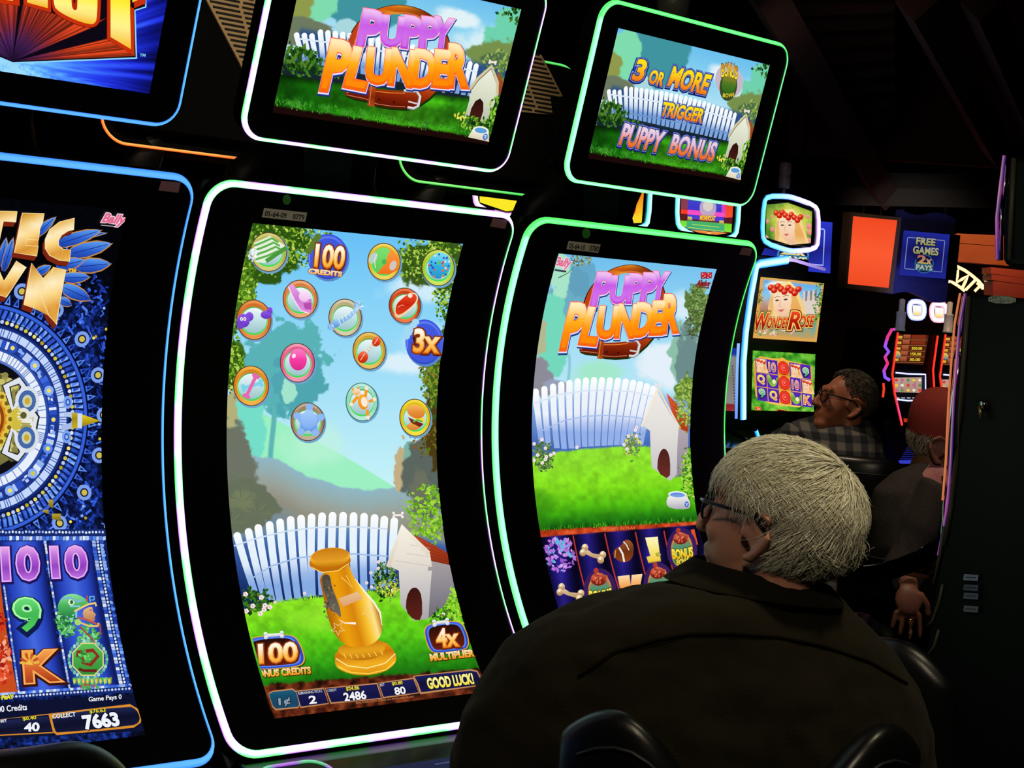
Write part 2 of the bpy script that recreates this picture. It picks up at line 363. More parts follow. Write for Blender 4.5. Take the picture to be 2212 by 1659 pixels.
# ---------------------------------------------------------------- the big bowed cabinets
def mixc(a, b, t): a, b = np.array(a), np.array(b); return a + (b - a) * t
def cabinet(loc, rz, label, group, led_col, top=None, pal=None, sticker=True, deck=True):
    """returns the thing and its surfaces; local x along the front, local -y towards the player"""
    T = thing('slot_machine', loc, label, 'slot machine', group, rz)
    S = Curved(loc, rz); h = WW / 2
    slab('bezel', S, rrect(-h + .004, h - .004, .003, HH - .003, .045), M_BEZEL, T, 0, -.045, .02, 44)
    led('led_strip', S, rrect(-h + .001, h - .001, 0, HH, .046), .0098, .0042, led_col, T, off=-.004, slope=.0055)
    side = [tuple(p[1:]) for p in S.P([(0, q) for q in np.linspace(.01, HH, 24)], -.045)]
    body = MB().prism(side + [(-.06, .66), (.36, .66), (.36, Z0 - .02), (.14, Z0 - .005)], (-h + .004, h - .004), lambda a, b, c: (c, a, b))
    bevel(body.build('cabinet_body', M_BODY, T), .008)
    MB().box((0, .14, .33), (WW - .06, .42, .66), bev=.02).build('pedestal', M_BODY, T)
    for k in (1, -1): MB().tube([(k * (h - .02), -.075, .66), (k * (h - .02), -.075, .1)], .012).build('chrome_trim', M_CHROME, T, True)
    return T, S
def topper(T, S0, O, U, V, size, side_cols, lit=True):
    w_, h_ = size; S = Flat(S0.loc, O, U, V, 0); S.R = S0.R
    slab('topper', S, rrect(.003, w_ - .003, .003, h_ - .003, .042), M_BEZEL, T, 0, -.05)
    tp = T.children[-1] if False else [c for c in T.children if c.name.startswith('topper')][-1]
    if lit: led('led_strip', S, rrect(0, w_, 0, h_, .043), .0082, .0038, side_cols, tp, off=-.003, slope=.0042)
    return tp, S
def stripes(base, edge, n, alt=None, k=1.15):
    """colour function for a strip: pale core, tinted rim, n alternations along the way"""
    def f(t, x):
        ph = .5 + .5 * math.sin(2 * PI * n * t) if n else 0
        ph = min(1, max(0, (ph - .3) / .4)); c = mixc(base[0], base[1], ph); e = mixc(edge[0], edge[1], ph); r = min(1, max(0, (abs(x) - .45) / .55)) ** 1.3
        return mixc(c, e, r) * k
    return f
C_BLUE = stripes(((.40, .76, 1), (.36, .68, 1)), ((.22, .55, .95), (.2, .5, .95)), 2, k=.9)
C_WHITE = stripes(((1.0, .96, 1.05), (.75, 1.05, .9)), ((.62, .35, .95), (.2, .85, .25)), 19)
def C_GREEN(t, x):
    g = np.array([.30, .92, .36]); m_ = np.array([.66, 1.05, .85]); r = min(1, abs(x) ** 2)
    return mixc(m_, g, min(1, r * .9 + (.55 if .0 < t < .34 else 0)))
CAB = {}
def local(loc, rz, p): c, k = math.cos(rz), math.sin(rz); d = np.array(p, float) - np.array(loc); return np.array([d[0] * c + d[1] * k, -d[0] * k + d[1] * c, d[2]])
TU0, TU1, TY, TZ, TA, TH = .041, .6639, -.0152, .0849, .2748, .3765
def front_topper(T, S, x0, colfn, dx=0, dy=0, dz=0, ta=TA, b=0):
    uc = (TU0 + TU1) / 2; wd = TU1 - TU0; U = np.array([math.cos(b), math.sin(b), 0]); up = np.array([0, -math.sin(ta), math.cos(ta)])
    org = np.array([dx + uc - WW / 2, dy + TY, dz + TZ + Z0]) - U * wd / 2 + up * TH
    tp, F = topper(T, S, org, U, -up, (wd, TH), colfn)
    # housing behind, tapering to the neck
    def q(u, v, d): return org + U * u + (-up) * v - np.cross(U, -up) * 0 + np.array([0, 1, 0]) * d
    V = [q(.03, .03, .05), q(wd - .03, .03, .05), q(wd - .03, TH - .03, .05), q(.03, TH - .03, .05), q(.12, .08, .13), q(wd - .12, .08, .13), q(wd - .16, TH - .02, .1), q(.16, TH - .02, .1)]
    mesh('rear_housing', V, [(0, 1, 5, 4), (1, 2, 6, 5), (2, 3, 7, 6), (3, 0, 4, 7), (4, 5, 6, 7), (0, 3, 2, 1)], M_BODY, tp)
    for sx in (-1, 1):
        MB().tube([(sx * .10, .13, Z0 + .26), (sx * .09, .17, Z0 + .16), (sx * .10, .22, Z0 + .09), (sx * .135, .27, Z0 + .04), (sx * .19, .27, Z0 - .08)], [.045, .04, .04, .04, .045], 12).build('topper_arm', M_BODY, T, True)
    MB().prism([(-.11, Z0 + .3), (-.06, Z0 + .12), (-.05, Z0 - .03), (.05, Z0 - .03), (.06, Z0 + .12), (.11, Z0 + .3)], (.18, .26), lambda a, b, c: (a, c, b)).build('topper_neck', M_BODY, T)
    return tp, F
for key, x0, lab, cf in (('A', -.7538, 'blue-lit slot machine with gold lettering and stone calendar screen, far left', C_BLUE),
                         ('B', 0., 'slot machine with white-violet light frame and toy tokens on its screen', C_WHITE),
                         ('C', .7613, 'green-lit slot machine played by the white-haired person', C_GREEN)):
    loc = (x0 + WW / 2, 0, 0)
    T, S = cabinet(loc, 0, lab, None, cf)
    if key == 'C': tp, F = front_topper(T, S, x0, C_GREEN, .002, -.0072, .0009, .236, .0538)
    else: tp, F = front_topper(T, S, x0, cf)
    CAB[key] = (T, S, tp, F)
    e = S.P([(0, HH)])[0]; ye, ze = e[1], e[2]
    dk = MB().prism([(ye + .02, ze - .012), (ye - .03, ze - .022), (ye - .22, ze - .07), (ye - .25, ze - .09), (ye - .25, ze - .13), (ye - .2, ze - .16), (ye + .12, ze - .16)], (-WW / 2 + .006, WW / 2 - .006), lambda a, b, c: (c, a, b)).build('button_deck', mat('satin_black_deck', '040405', .16, spec=.12), T); bevel(dk, .008, 3)
    n_ = np.array([0, -.048, .19]); n_ = np.cross([1, 0, 0], [0, -.19, -.048]); n_ = n_ / np.linalg.norm(n_) * (1 if n_[2] > 0 or True else 1); n_ = n_ if n_[2] > 0 else -n_
    DS = Flat(loc, (-WW / 2, ye - .03, ze - .022), (1, 0, 0), np.array([0, -.19, -.048]) / .196)
    violet = stripes(((.85, .62, 1), (.6, .95, .8)), ((.6, .25, .9), (.2, .7, .3)), 4, k=.75)
    rcol = {'A': C_BLUE, 'B': violet, 'C': C_GREEN}[key]
    pb = slab('bill_slot', DS, rrect(.012, .15, .006, .12, .035), M_BEZEL, T, .008, -.005); led('led_strip', DS, rrect(.012, .15, .006, .12, .035), .007, .004, rcol, pb, off=.008)
    dp = slab('deck_display', DS, rrect(.24, .44, .05, .13, .006), M_BEZEL, T, .004, -.005); A = Art(DS, .245, .435, .055, .125, 1); A.base(2, 1, lambda a, b: np.stack([a * 0 + .09, a * 0 + .08, .34 - .05 * b], -1))
    A.line([(.36, .071), (.42, .071)], .004, '5c64a0', 1, px=False); A.line([(.425, .07), (.431, .07)], .006, 'e8b040', 1, px=False); A.S.O = DS.O + DS.N * .004; A.build('screen', M_DIM, dp); DS.O = DS.O - DS.N * .004
    for i in range(5):
        c = DS.P([(.50 + .042 * i, .085)], .002)[0]; b_ = MB().lathe([(.0, .011), (.012, .011), (.0155, .008), (.0165, .0)], c, 18, DS.N); b_.build('button', mat('button_cap', '2a2a2c', .3, spec=.5), T, True)
    A = Art(DS, 0, 1, 0, 1, 1); A.clip = False
    for i in range(13): A.ell((.47 + .017 * i, .03), .0022, .0022, '5c7c2c', 1, px=False, n=8)
    A.build('indicator_lights', M_DIM, T)
# ---------------------------------------------------------------- what the displays show
H = lambda c: np.array([int(c[i:i + 2], 16) / 255 for i in (0, 2, 4)])
def ramp(x, *st):
    xs = [q[0] for q in st]; cs = np.array([H(q[1]) for q in st]); return np.stack([np.interp(x, xs, cs[:, k]) for k in range(3)], -1)
def over(img, col, m): m = np.clip(m, 0, 1)[:, None]; return img * (1 - m) + (H(col) if isinstance(col, str) else col) * m
def blob(x, y, cx, cy, rx, ry, amp=.35, f=.03, s=0, soft=.12, o=4):
    d = 1 - np.sqrt(((x - cx) / rx) ** 2 + ((y - cy) / ry) ** 2) + amp * (fbm(x * f, y * f, o, s) - .5) * 2; return sst(0, soft, d)
def crop(x0, y0, k): return lambda P: [(x0 + a / k, y0 + b / k) for a, b in P]
def leaves(A, n, where, size, pal, z, px=True, seed=1, elong=.55):
    """scattered leaf shapes; where(rng)->centre or None"""
    rg = random.Random(seed)
    for i in range(n):
        c = where(rg)
        if c is None: continue
        r = size * rg.uniform(.6, 1.4); t = rg.uniform(0, 2 * PI); k, q = math.cos(t) * r, math.sin(t) * r
        A.poly([(c[0] + k, c[1] + q), (c[0] - q * elong, c[1] + k * elong), (c[0] - k, c[1] - q), (c[0] + q * elong, c[1] - k * elong)], rg.choice(pal), z + rg.random() * .8, px=px)
def inblob(cx, cy, rx, ry, x0=-1e9, x1=1e9):
    def f(rg):
        t = rg.uniform(0, 2 * PI); r = math.sqrt(rg.random()) * (1 + rg.gauss(0, .12)); x, y = cx + rx * r * math.cos(t), cy + ry * r * math.sin(t)
        return (x, y) if x0 < x < x1 else None
    return f
GREENS = ['5a9a20', '7fb82a', '9fd040', '3d7a18', '2f6414', 'b8e060', '4a8a1c', '6fae2c']
DARKG = ['1c4a12', '2c6218', '153c10', '3d7a20', '0f2c0c', '527f2a']
def garden(a, b):
    """the fenced lawn on the upper displays"""
    n = fbm(a * 14, b * 9, 4, 3); n2 = fbm(a * 40, b * 24, 3, 8)
    im = ramp(b, (0, '6cc0ee'), (.25, '8ed4f2'), (.45, 'b8e4f4'))
    im = over(im, 'e2f3f8', blob(a, b, .72, .16, .18, .09, .5, 9, 5, .5)); im = over(im, 'd4eef6', blob(a, b, .9, .28, .2, .12, .5, 9, 6, .5))
    im = over(im, '3f94a0', blob(a, b, .27, .1, .2, .3, .35, 12, 11)); im = over(im, 'a9d8e0', blob(a, b, .23, .36, .05, .06, .4, 20, 12))
    im = over(im, '7fdcae', blob(a, b, .06, .2, .11, .22, .35, 14, 13)); im = over(im, '8f9a4c', blob(a, b, -.01, .32, .1, .16, .4, 14, 14)); im = over(im, '6d7a60', blob(a, b, .05, .45, .13, .1, .4, 14, 15))
    im = over(im, '6fd2ae', blob(a, b, 1.0, .2, .15, .22, .35, 14, 16)); im = over(im, '77904c', blob(a, b, .98, .36, .2, .13, .4, 14, 17)); im = over(im, '4d6b48', blob(a, b, 1.0, .42, .14, .1, .4, 14, 18))
    im = over(im, '2c4f86', sst(.40, .46, b) * sst(0, .02, a - .03)); im = over(im, '16242e', sst(.62, .68, b + .04 * (n - .5)))
    g = ramp(a + .15 * (n - .5), (0, '0d4508'), (.12, '14650a'), (.35, '2f9c10'), (.55, '4cc018'), (.75, '3fae14'), (.95, '1a6a0c'))
    top = .70 + .03 * np.cos(a * 3) + .015 * n
    g = g * (1 - .55 * sst(.06, 0, np.abs(b - top))[:, None]) * (.72 + .5 * n2)[:, None]
    g = g * (1 - .35 * blob(a, b, .5, .85, .5, .1, .3, 9, 4, .6))[:, None]
    g = over(g, '3f8f2a', sst(.55, .75, n2) * sst(.86, .93, b)); im = im * (1 - sst(top, top + .012, b))[:, None] + g * sst(top, top + .012, b)[:, None]
    return over(im, '1a0806', sst(.955, .97, b + .02 * n2))
def pickets(A, tops, bots, wd, z, px=True, top='ffffff', mid='eef6fc', low='7da4dc', ry=.5):
    for (x, y), (u, v), q in zip(tops, bots, wd):
        P = [(x + q / 2 * math.cos(t), y + ry * q * (1 - math.sin(t))) for t in np.linspace(0, PI, 9)]
        A.poly(P + [(u - q * .45, v), (u + q * .45, v)], [top, mid, mid, low, low], z, px=px)
def lawn_things(A, petals=True):
    U = A.uv01
    tops = []; bots = []; wd = []
    for i in range(27):
        a = .03 + i * .0315; t = (a - .42) / .45; y = .385 + .055 * t * t + (.03 if a < .1 else 0); s = .024
        tops.append(U([(a, y)])[0]); bots.append(U([(a + (.045 - .075 * (a - .1)) * (1 if a < .5 else -.2), .655 + .02 * t)])[0]); wd.append(s * (A.r[1] - A.r[0]))
    pickets(A, tops, bots, wd, 2, False)
    A.line(U([(.04 + .82 * t, .475 + .02 * (t - .5) ** 2 * 4) for t in np.linspace(0, 1, 12)]), .003, 'dfeaf6', 2.5, False)
    A.line(U([(.07 + .8 * t, .60 + .015 * (t - .5) ** 2 * 4) for t in np.linspace(0, 1, 12)]), .003, '6f93cc', 2.5, False)
    w_ = A.r[1] - A.r[0]; h_ = A.r[3] - A.r[2]; u0, v0 = A.r[0], A.r[2]
    def lf(cx, cy, rx, ry):
        f = inblob(u0 + cx * w_, v0 + cy * h_, rx * w_, ry * h_); return f
    leaves(A, 260, lf(.05, .63, .11, .09), .006, DARKG, 3, False, 5); leaves(A, 60, lf(.2, .68, .1, .03), .005, DARKG, 3, False, 6)
    leaves(A, 40, lf(1.0, .05, .1, .06), .006, DARKG, 3, False, 61)
    leaves(A, 120, lf(.97, .42, .08, .12), .005, ['6a8a3a', '8aa848', '50743a', 'a0b860'], 1, False, 9)
    # kennel
    A.poly(U([(.955, .46), (1.03, .58), (1.03, .66), (.985, .62)]), ['a8502a', '8a3a1c'], 4, px=False)
    A.poly(U([(.845, .63), (.87, .55), (.92, .45), (.965, .55), (.985, .66), (.965, .85), (.85, .86), (.855, .7)]), ['eef0e0', 'd8dcc4', 'b4bca4'], 5, px=False)
    A.line(U([(.842, .64), (.87, .54), (.922, .435), (.97, .54), (.988, .66)]), .007, 'd2c8a0', 6, False)
    A.line(U([(.848, .64), (.875, .55), (.922, .455)]), .002, '7a6a48', 7, False)
    A.poly(U([(.875, .86), (.873, .76), (.885, .70), (.905, .675), (.925, .70), (.935, .76), (.93, .86)]), ['2a0f0c', '4a1c14'], 6, px=False)
    A.line(U([(.91, .405), (.935, .405)]), .004, 'f6e6e0', 7, False)
    for dx in (.907, .938):
        for dy in (.398, .413): A.ell(U([(dx, dy)])[0], .0025, .0025, 'f6e6e0', 7, px=False, n=8)
    leaves(A, 110, lf(.93, .86, .1, .05), .0055, DARKG + GREENS[:3], 8, False, 15); leaves(A, 14, lf(.83, .82, .03, .03), .004, ['d8d83a', 'e8e860'], 9, False, 16)
    leaves(A, 60, lf(1.0, .72, .04, .1), .005, GREENS[:5], 7, False, 17)
    grass = ['2f8a1c', '46a428', '1c6a12', '5cba38', '145010']
    rg = random.Random(3)
    for i in range(420):
        a, b = rg.random(), rg.uniform(.9, .965); l = rg.uniform(.01, .022); d = rg.uniform(-.004, .004)
        A.poly(U([(a - .002, b), (a + .002, b), (a + d, b - l)]), rg.choice(grass), 3 + rg.random(), px=False)
    # water bowl
    A.poly(U([(.905, .90), (.985, .90), (1.0, .975), (.89, .965)]), ['f6f2e0', 'd8ceb0'], 10, px=False)
    A.ell(U([(.945, .90)])[0], .04 * w_, .028 * h_, 'f4f0e2', 11, px=False); A.ell(U([(.945, .903)])[0], .031 * w_, .02 * h_, '5aa0dc', 12, px=False)
    c = U([(.975, .943)])[0]; A.ell(c, .0065, .0065, '3a6ac8', 12, px=False, n=14)
    for k in range(3): A.ell((c[0] + .003 * (k - 1), c[1] - .002), .0012, .0016, 'dce8fa', 13, px=False, n=8)
    A.ell((c[0], c[1] + .0018), .0022, .0017, 'dce8fa', 13, px=False, n=8)
# the game's lettered title with its dog collar, drawn once in one set of measures and laid on two displays
def title(A, T):
    E = lambda cx, cy, rx, ry, a0, a1, n=40: [(cx + rx * math.cos(t), cy + ry * math.sin(t)) for t in np.linspace(math.radians(a0), math.radians(a1), n)]
    ring = E(1108, 335, 338, 300, 172, 372); inn = E(1108, 345, 292, 252, 172, 372)
    def rc(u, v, V): t = (u - V[:, 0].min()) / (np.ptp(V[:, 0])); return ramp(t, (0, 'b83a14'), (.25, 'd8640f'), (.42, 'f0a02a'), (.6, '8a3408'), (.8, '5a1c06'), (1, 'd8481c'))
    A.line(T(E(1108, 340, 342, 304, 170, 374)), 3.2, '4a1206', 2); A.poly(T(ring + inn[::-1]), rc, 3); A.line(T(E(1108, 343, 300, 262, 172, 372)), 1.2, 'e89048', 4)
    # belt
    up = [(750, 612), (800, 585), (900, 575), (960, 590), (1050, 598), (1150, 603), (1230, 600), (1310, 588), (1395, 555)]
    dn = [(750, 628), (800, 650), (890, 668), (960, 700), (1050, 715), (1150, 722), (1230, 705), (1310, 650), (1395, 565)]
    A.poly(T([(x + 8, y + 14) for x, y in up] + [(x + 8, y + 14) for x, y in dn[::-1]]), '123008', 2); A.poly(T(up + dn[::-1]), ['d0601c', 'b03a0c', '7a1c06', '5a1004'], 5)
    A.line(T([(760, 616), (810, 595), (900, 588), (960, 605), (1050, 615), (1150, 618)]), 1.6, 'f08a3a', 6); A.line(T([(760, 628), (890, 655), (960, 688), (1050, 702), (1150, 708)]), .9, 'e8a070', 6)
    A.poly(T([(915, 560), (955, 565), (945, 710), (900, 700)]), ['c85418', '7a2008', 'b04a18'], 7); A.line(T([(925, 570), (912, 695)]), 1, 'f0a060', 8)
    for q in ((978, 660), (1075, 678)): A.ell(T([q])[0], 2.4, 2.2, '2a0a04', 7)
    A.line(T([(1140, 600), (1225, 605), (1248, 640), (1235, 705), (1205, 720), (1165, 712)]), 6.5, '8a8a90', 8); A.line(T([(1140, 598), (1225, 602), (1250, 638), (1237, 700), (1205, 716), (1165, 708)]), 4, 'e4e0dc', 9)
    A.line(T([(1170, 672), (1240, 690)]), 3.5, 'd0ccc8', 10)
    rows = (('PUPPY', [((832, 302), (955, 318), (882, 70)), ((985, 290), (1112, 305), (1008, 108)), ((1130, 304), (1232, 318), (1153, 110)), ((1245, 318), (1347, 330), (1268, 118)), ((1330, 312), (1432, 328), (1356, 118))],
             ['f4c4f4', 'c858e8', 'd070ec', 'b838dc'], 'ff6a8c', .02),
            ('PLUNDER', [((594, 582), (722, 596), (664, 275)), ((750, 562), (872, 586), (815, 320)), ((886, 538), (1030, 552), (908, 322)), ((1040, 548), (1180, 566), (1068, 326)), ((1192, 560), (1322, 574), (1218, 334)), ((1332, 562), (1426, 570), (1354, 338)), ((1436, 562), (1548, 568), (1444, 302))],
             ['fff0c0', 'ffb81c', 'ff8a08', 'f8600c'], 'ff5a34', .03))
    for wi, (word, boxes, fill, rim, o) in enumerate(rows):
        for i, (ch, (a, b, c)) in enumerate(zip(word, boxes)):
            a, b, c = T([a, b, c]); z = 12 + wi * 8 + (i % 2) * .3
            A.text(ch, a, b, c, [(.085, '1c2a6a', z, .05, -.05), (.075, '3448b4', z + 1, .04, -.035), (.072, 'dfe6ff', z + 2, .014, -.022), (.064, rim, z + 3), (.05, fill, z + 4), (.008, [fill[0], fill[1], fill[2], fill[2]], z + 5, -.012, .014)])
K_TB = crop(500, 0, 3.072)
def solve_aff(src, dst):
    X = np.linalg.solve(np.array([[x, y, 1] for x, y in src], float), np.array(dst, float)); return lambda P: [tuple(np.array([x, y, 1]) @ X) for x, y in P]
K_C4 = crop(1050, 450, 3.626)
_t = solve_aff([(882, 70), (594, 582), (1548, 568)], [(876, 512), (583, 1090), (1482, 955)]); T_C = lambda P: K_C4(_t(P))
# upper display, white-lit machine
T, S, tp, F = CAB['B']; FR = (.0545, TU1 - TU0 - .0621, .0505, TH - .0519)
A = Art(F, *FR, 24); A.base(230, 130, garden); lawn_things(A); title(A, K_TB)
A.text('TM', *K_TB([(1390, 612), (1410, 614), (1390, 600)]), [(.02, 'e0e8e0', 12)]); A.build('screen', M_SCREEN, tp)
# upper display, green-lit machine
T, S, tp, F = CAB['C']; K = crop(1200, 0, 3.607)
A = Art(F, *FR, 24); A.base(230, 130, garden); lawn_things(A)
yel = ['ffe81c', 'ffd21c', 'f8a01c', 'f0701c']; pup = ['e8d8f0', 'e8c0d8', 'f0803c', 'e8641c']
def words(A, K, t, a, b, c, fill, z, shear=.12):
    A.text(t, *K([a, b, c]), [(.135, '141c58', z, .004, -.03), (.11, '2c3cb0', z + 1), (.085, '9fb4ff', z + 2), (.07, '1c1c50', z + 3), (.038, fill, z + 4)], shear)
words(A, K, '3', (585, 608), (665, 622), (622, 452), yel, 20); words(A, K, 'OR', (712, 632), (815, 658), (738, 532), yel, 20); words(A, K, 'MORE', (862, 652), (1165, 716), (905, 505), yel, 20)
words(A, K, 'TRIGGER', (808, 884), (1122, 934), (836, 782), yel, 20); words(A, K, 'PUPPY', (478, 1112), (800, 1172), (518, 955), pup, 20); words(A, K, 'BONUS', (870, 1172), (1215, 1232), (905, 1030), pup, 20)
A.ell(K([(1350, 610)])[0], 30, 36, 'c8b8c8', 8, -.2); A.ell(K([(1340, 650)])[0], 19, 32, '3a4a24', 20, .12); A.ell(K([(1345, 630)])[0], 15.5, 24, ['b08a2c', '4a7a24', '2c6418'], 21, .12)
for i, ch in enumerate('BONUS'):
    x = 1283 + i * 26; y = 575 - 8 * math.sin(i / 4 * PI) + i * 4; A.text(ch, *K([(x, y), (x + 24, y + 4), (x + 4, y - 95 - 12 * math.sin(i / 4 * PI))]), [(.06, '5a3208', 22), (.02, ['d87810', 'f0d020', 'f4ea4a'], 23)])
A.text('BOWL', *K([(1295, 735), (1390, 725), (1298, 705)]), [(.06, '3a3008', 22), (.02, 'f0dc3c', 23)], arc=-.2); A.build('screen', M_SCREEN, tp)
# ---- main display of the white-lit machine: a bonus round with toy tokens over a garden
T, S, tp, F = CAB['B']; MU = (-WW / 2 + .1018, WW / 2 - .1244, .07, 1.0179)
def bonus_bg(x, y):
    n = fbm(x * .02, y * .02, 4, 3); n2 = fbm(x * .08, y * .08, 3, 5)
    im = ramp(y, (480, '62bdf6'), (650, '86d2f8'), (850, 'a8e2f8'), (1050, 'c6f2f8'))
    im = over(im, 'e4f2fc', blob(x, y, 950, 750, 110, 62, .4, .02, 5, .5)); im = over(im, 'dcf0fb', blob(x, y, 860, 785, 70, 35, .5, .02, 6, .6)); im = over(im, 'd0ecfb', blob(x, y, 900, 620, 90, 40, .5, .02, 7, .7))
    im = over(im, '9cf0c2', sst(0, 3, y - (850 + .55 * (x - 500) + .0003 * (x - 700) ** 2)) * sst(8, 0, x - 960)); im = over(im, 'c2f4dc', .6 * blob(x, y, 690, 960, 90, 60, .3, .02, 8, .6))
    im = over(im, '58b2b6', blob(x, y, 615, 790, 92, 105, .45, .045, 11, .05)); im = over(im, '4fa6b0', blob(x, y, 640, 830, 60, 70, .5, .05, 12, .08)); im = over(im, 'a4e4cc', blob(x, y, 625, 842, 18, 30, .6, .06, 13, .1))
    tr = np.abs(x - (588 + 4 * np.sin(y * .03))) ; im = over(im, '5cb4b4', sst(7, 4, tr) * sst(860, 880, y) * sst(1010, 990, y))
    im = over(im, '74dec8', blob(x, y, 520, 930, 50, 95, .4, .03, 14)); im = over(im, 'b4b07c', blob(x, y, 500, 900, 18, 50, .6, .05, 15))
    lowl = np.interp(x, [480, 530, 600, 660, 740, 800, 860, 960, 1100], [930, 980, 990, 1025, 1050, 1056, 1048, 1062, 1075]) + 8 * (n2 - .5)
    g = ramp(y - lowl, (0, '8fb8c8'), (30, '94aeb0'), (60, '9aa096'), (90, '908f80'), (140, '6f8a9c'))
    m = sst(0, 4, y - lowl); im = im * (1 - m)[:, None] + g * m[:, None]
    im = over(im, '6d7466', blob(x, y, 500, 1010, 50, 110, .35, .05, 16)); im = over(im, '66705a', blob(x, y, 530, 1095, 75, 60, .4, .05, 17)); im = over(im, '7c8660', .6 * blob(x, y, 520, 1080, 40, 30, .5, .06, 18, .5))
    im = over(im, 'c4ae84', blob(x, y, 866, 1010, 16, 60, .5, .07, 19)); im = over(im, '7cb4a4', blob(x, y, 885, 1000, 18, 60, .5, .06, 20)); im = over(im, '5c6660', blob(x, y, 925, 1030, 55, 95, .35, .05, 21)); im = over(im, '7a7c5c', .5 * blob(x, y, 905, 1060, 25, 50, .5, .06, 22, .5))
    im = over(im, '3c5a1c', blob(x, y, 940, 570, 95, 60, .5, .04, 23)); im = over(im, '4a3a14', blob(x, y, 950, 900, 32, 130, .5, .04, 24)); im = over(im, '3c5c18', blob(x, y, 945, 800, 30, 90, .6, .05, 25))
    im = over(im, '2c5412', blob(x, y, 570, 510, 110, 100, .5, .04, 26)); im = over(im, '4c7c1c', blob(x, y, 510, 600, 45, 120, .6, .05, 27)); im = over(im, '3f6c18', blob(x, y, 502, 790, 30, 60, .6, .05, 28))
    # shade behind the fence and lawn
    b = ramp(y, (1120, '6c98c8'), (1200, '2f559c'), (1290, '10235c')); im = im * (1 - sst(1130, 1150, y - .0006 * (x - 720) ** 2))[:, None] + b * sst(1130, 1150, y - .0006 * (x - 720) ** 2)[:, None]
    edge = np.interp(x, [490, 560, 640, 720, 800, 1000], [1330, 1305, 1292, 1283, 1275, 1262])
    gr = ramp(y - edge, (0, '8ee022'), (40, '74d41c'), (100, '58c416'), (150, '2f9a12'), (190, '14680c')) * (.82 + .36 * n2)[:, None]
    gr = over(gr, 'a8ec3a', .45 * blob(x, y, 700, 1340, 130, 40, .4, .02, 30, .6)); m = sst(0, 6, y - edge + 6 * (n2 - .5)); im = im * (1 - m)[:, None] + gr * m[:, None]
    soil = 1478 - .075 * (x - 560) + 10 * (n2 - .5); m = sst(0, 5, y - soil); d = ramp(n2, (.2, '1c0804'), (.5, '5c2210'), (.8, '8a4020')); return im * (1 - m)[:, None] + d * m[:, None]
A = Art(S, *MU, 48); A.base(210, 432, bonus_bg, True)
K3 = crop(470, 1080, 2.865); K2_ = crop(470, 680, 3.687); K1_ = crop(370, 370, 2.8)
LG = ['8ab82c', 'a4c840', '4c7c18', '35600f', '7cac2c', '284a0c', 'c4dc68', '2f5410']
leaves(A, 620, inblob(560, 520, 110, 75), 4.2, LG, 3, seed=31); leaves(A, 420, inblob(512, 620, 40, 110), 4.2, LG, 3, seed=32); leaves(A, 260, inblob(650, 530, 70, 40), 4, LG, 3, seed=33)
leaves(A, 420, inblob(920, 560, 75, 45), 4.2, LG, 3, seed=34); leaves(A, 260, inblob(965, 630, 30, 60), 4.5, LG, 3, seed=35); leaves(A, 220, inblob(500, 790, 24, 50), 5, LG, 3, seed=36)
leaves(A, 300, inblob(935, 800, 28, 70), 4.5, ['5c7c1c', '7c9c2c', '3c5814', '8c7c2c'], 3, seed=37); leaves(A, 90, inblob(925, 950, 35, 40), 4, ['6c6c1c', '8c5c1c', '5c7c1c', '4c3c10'], 3, seed=38)
leaves(A, 330, inblob(925, 1110, 45, 60), 5, ['8cc82c', 'a4dc3c', '5c9c1c', '74b424'], 10, seed=39)
for x, y in ((520, 1085), (555, 1110), (500, 1130)):
    for k in range(11):
        t = PI + k * PI / 10; A.poly([(x, y), (x + 26 * math.cos(t - .06), y + 22 * math.sin(t - .06)), (x + 32 * math.cos(t), y + 27 * math.sin(t))], ['6c7458', '7c8660', '5c6450'][k % 3], 3)
tx = [120, 190, 250, 320, 385, 450, 515, 580, 645, 710, 775, 840, 905, 970, 1030, 1092]; ty = [200, 175, 150, 132, 115, 100, 92, 84, 77, 74, 74, 76, 80, 88, 98, 108]
bx = [235, 290, 335, 385, 440, 495, 550, 585, 645, 710, 775, 850, 905, 965, 1020, 1075]; by = [590, 610, 622, 630, 622, 612, 600, 595, 590, 585, 580, 575, 565, 555, 548, 540]
pickets(A, K3(list(zip(tx, ty))), K3(list(zip(bx, by))), [16.6] * 16, 4, low='86ace4', mid='e6f2fc')
A.line(K3([(100, 285), (250, 235), (420, 195), (600, 172), (800, 165), (1050, 180)]), 3.2, 'cfe0f4', 4.6); A.line(K3([(205, 490), (330, 410), (480, 362), (650, 340), (850, 335), (1050, 350)]), 3.2, '9fbfe8', 4.6)
for x, y in ((170, 585), (268, 605), (215, 658), (290, 655), (320, 665), (285, 680), (352, 635), (535, 580), (262, 705), (175, 690), (990, 425), (945, 452), (920, 515), (1080, 560), (950, 540), (992, 385), (1368, 722), (1396, 708)):
    c = K3([(x, y)])[0]; r = 5.2 if x < 340 else 3.4
    for k in range(5): A.ell((c[0] + r * .62 * math.cos(k * 1.257), c[1] + r * .62 * math.sin(k * 1.257)), r * .5, r * .5, ['fdeef0', 'f4d4dc'][k % 2], 9 + .1 * (k % 2), n=9)
    A.ell(c, r * .28, r * .28, 'd07888', 9.5, n=8)
leaves(A, 220, inblob(545, 1300, 38, 26), 5, DARKG, 8, seed=41); leaves(A, 220, inblob(832, 1255, 28, 40), 4.5, DARKG + ['7a9a50'], 8, seed=42); leaves(A, 60, inblob(835, 1272, 24, 18), 3, ['e8e050', 'd0d040', 'b8c840'], 8.9, seed=43)
rg = random.Random(4)
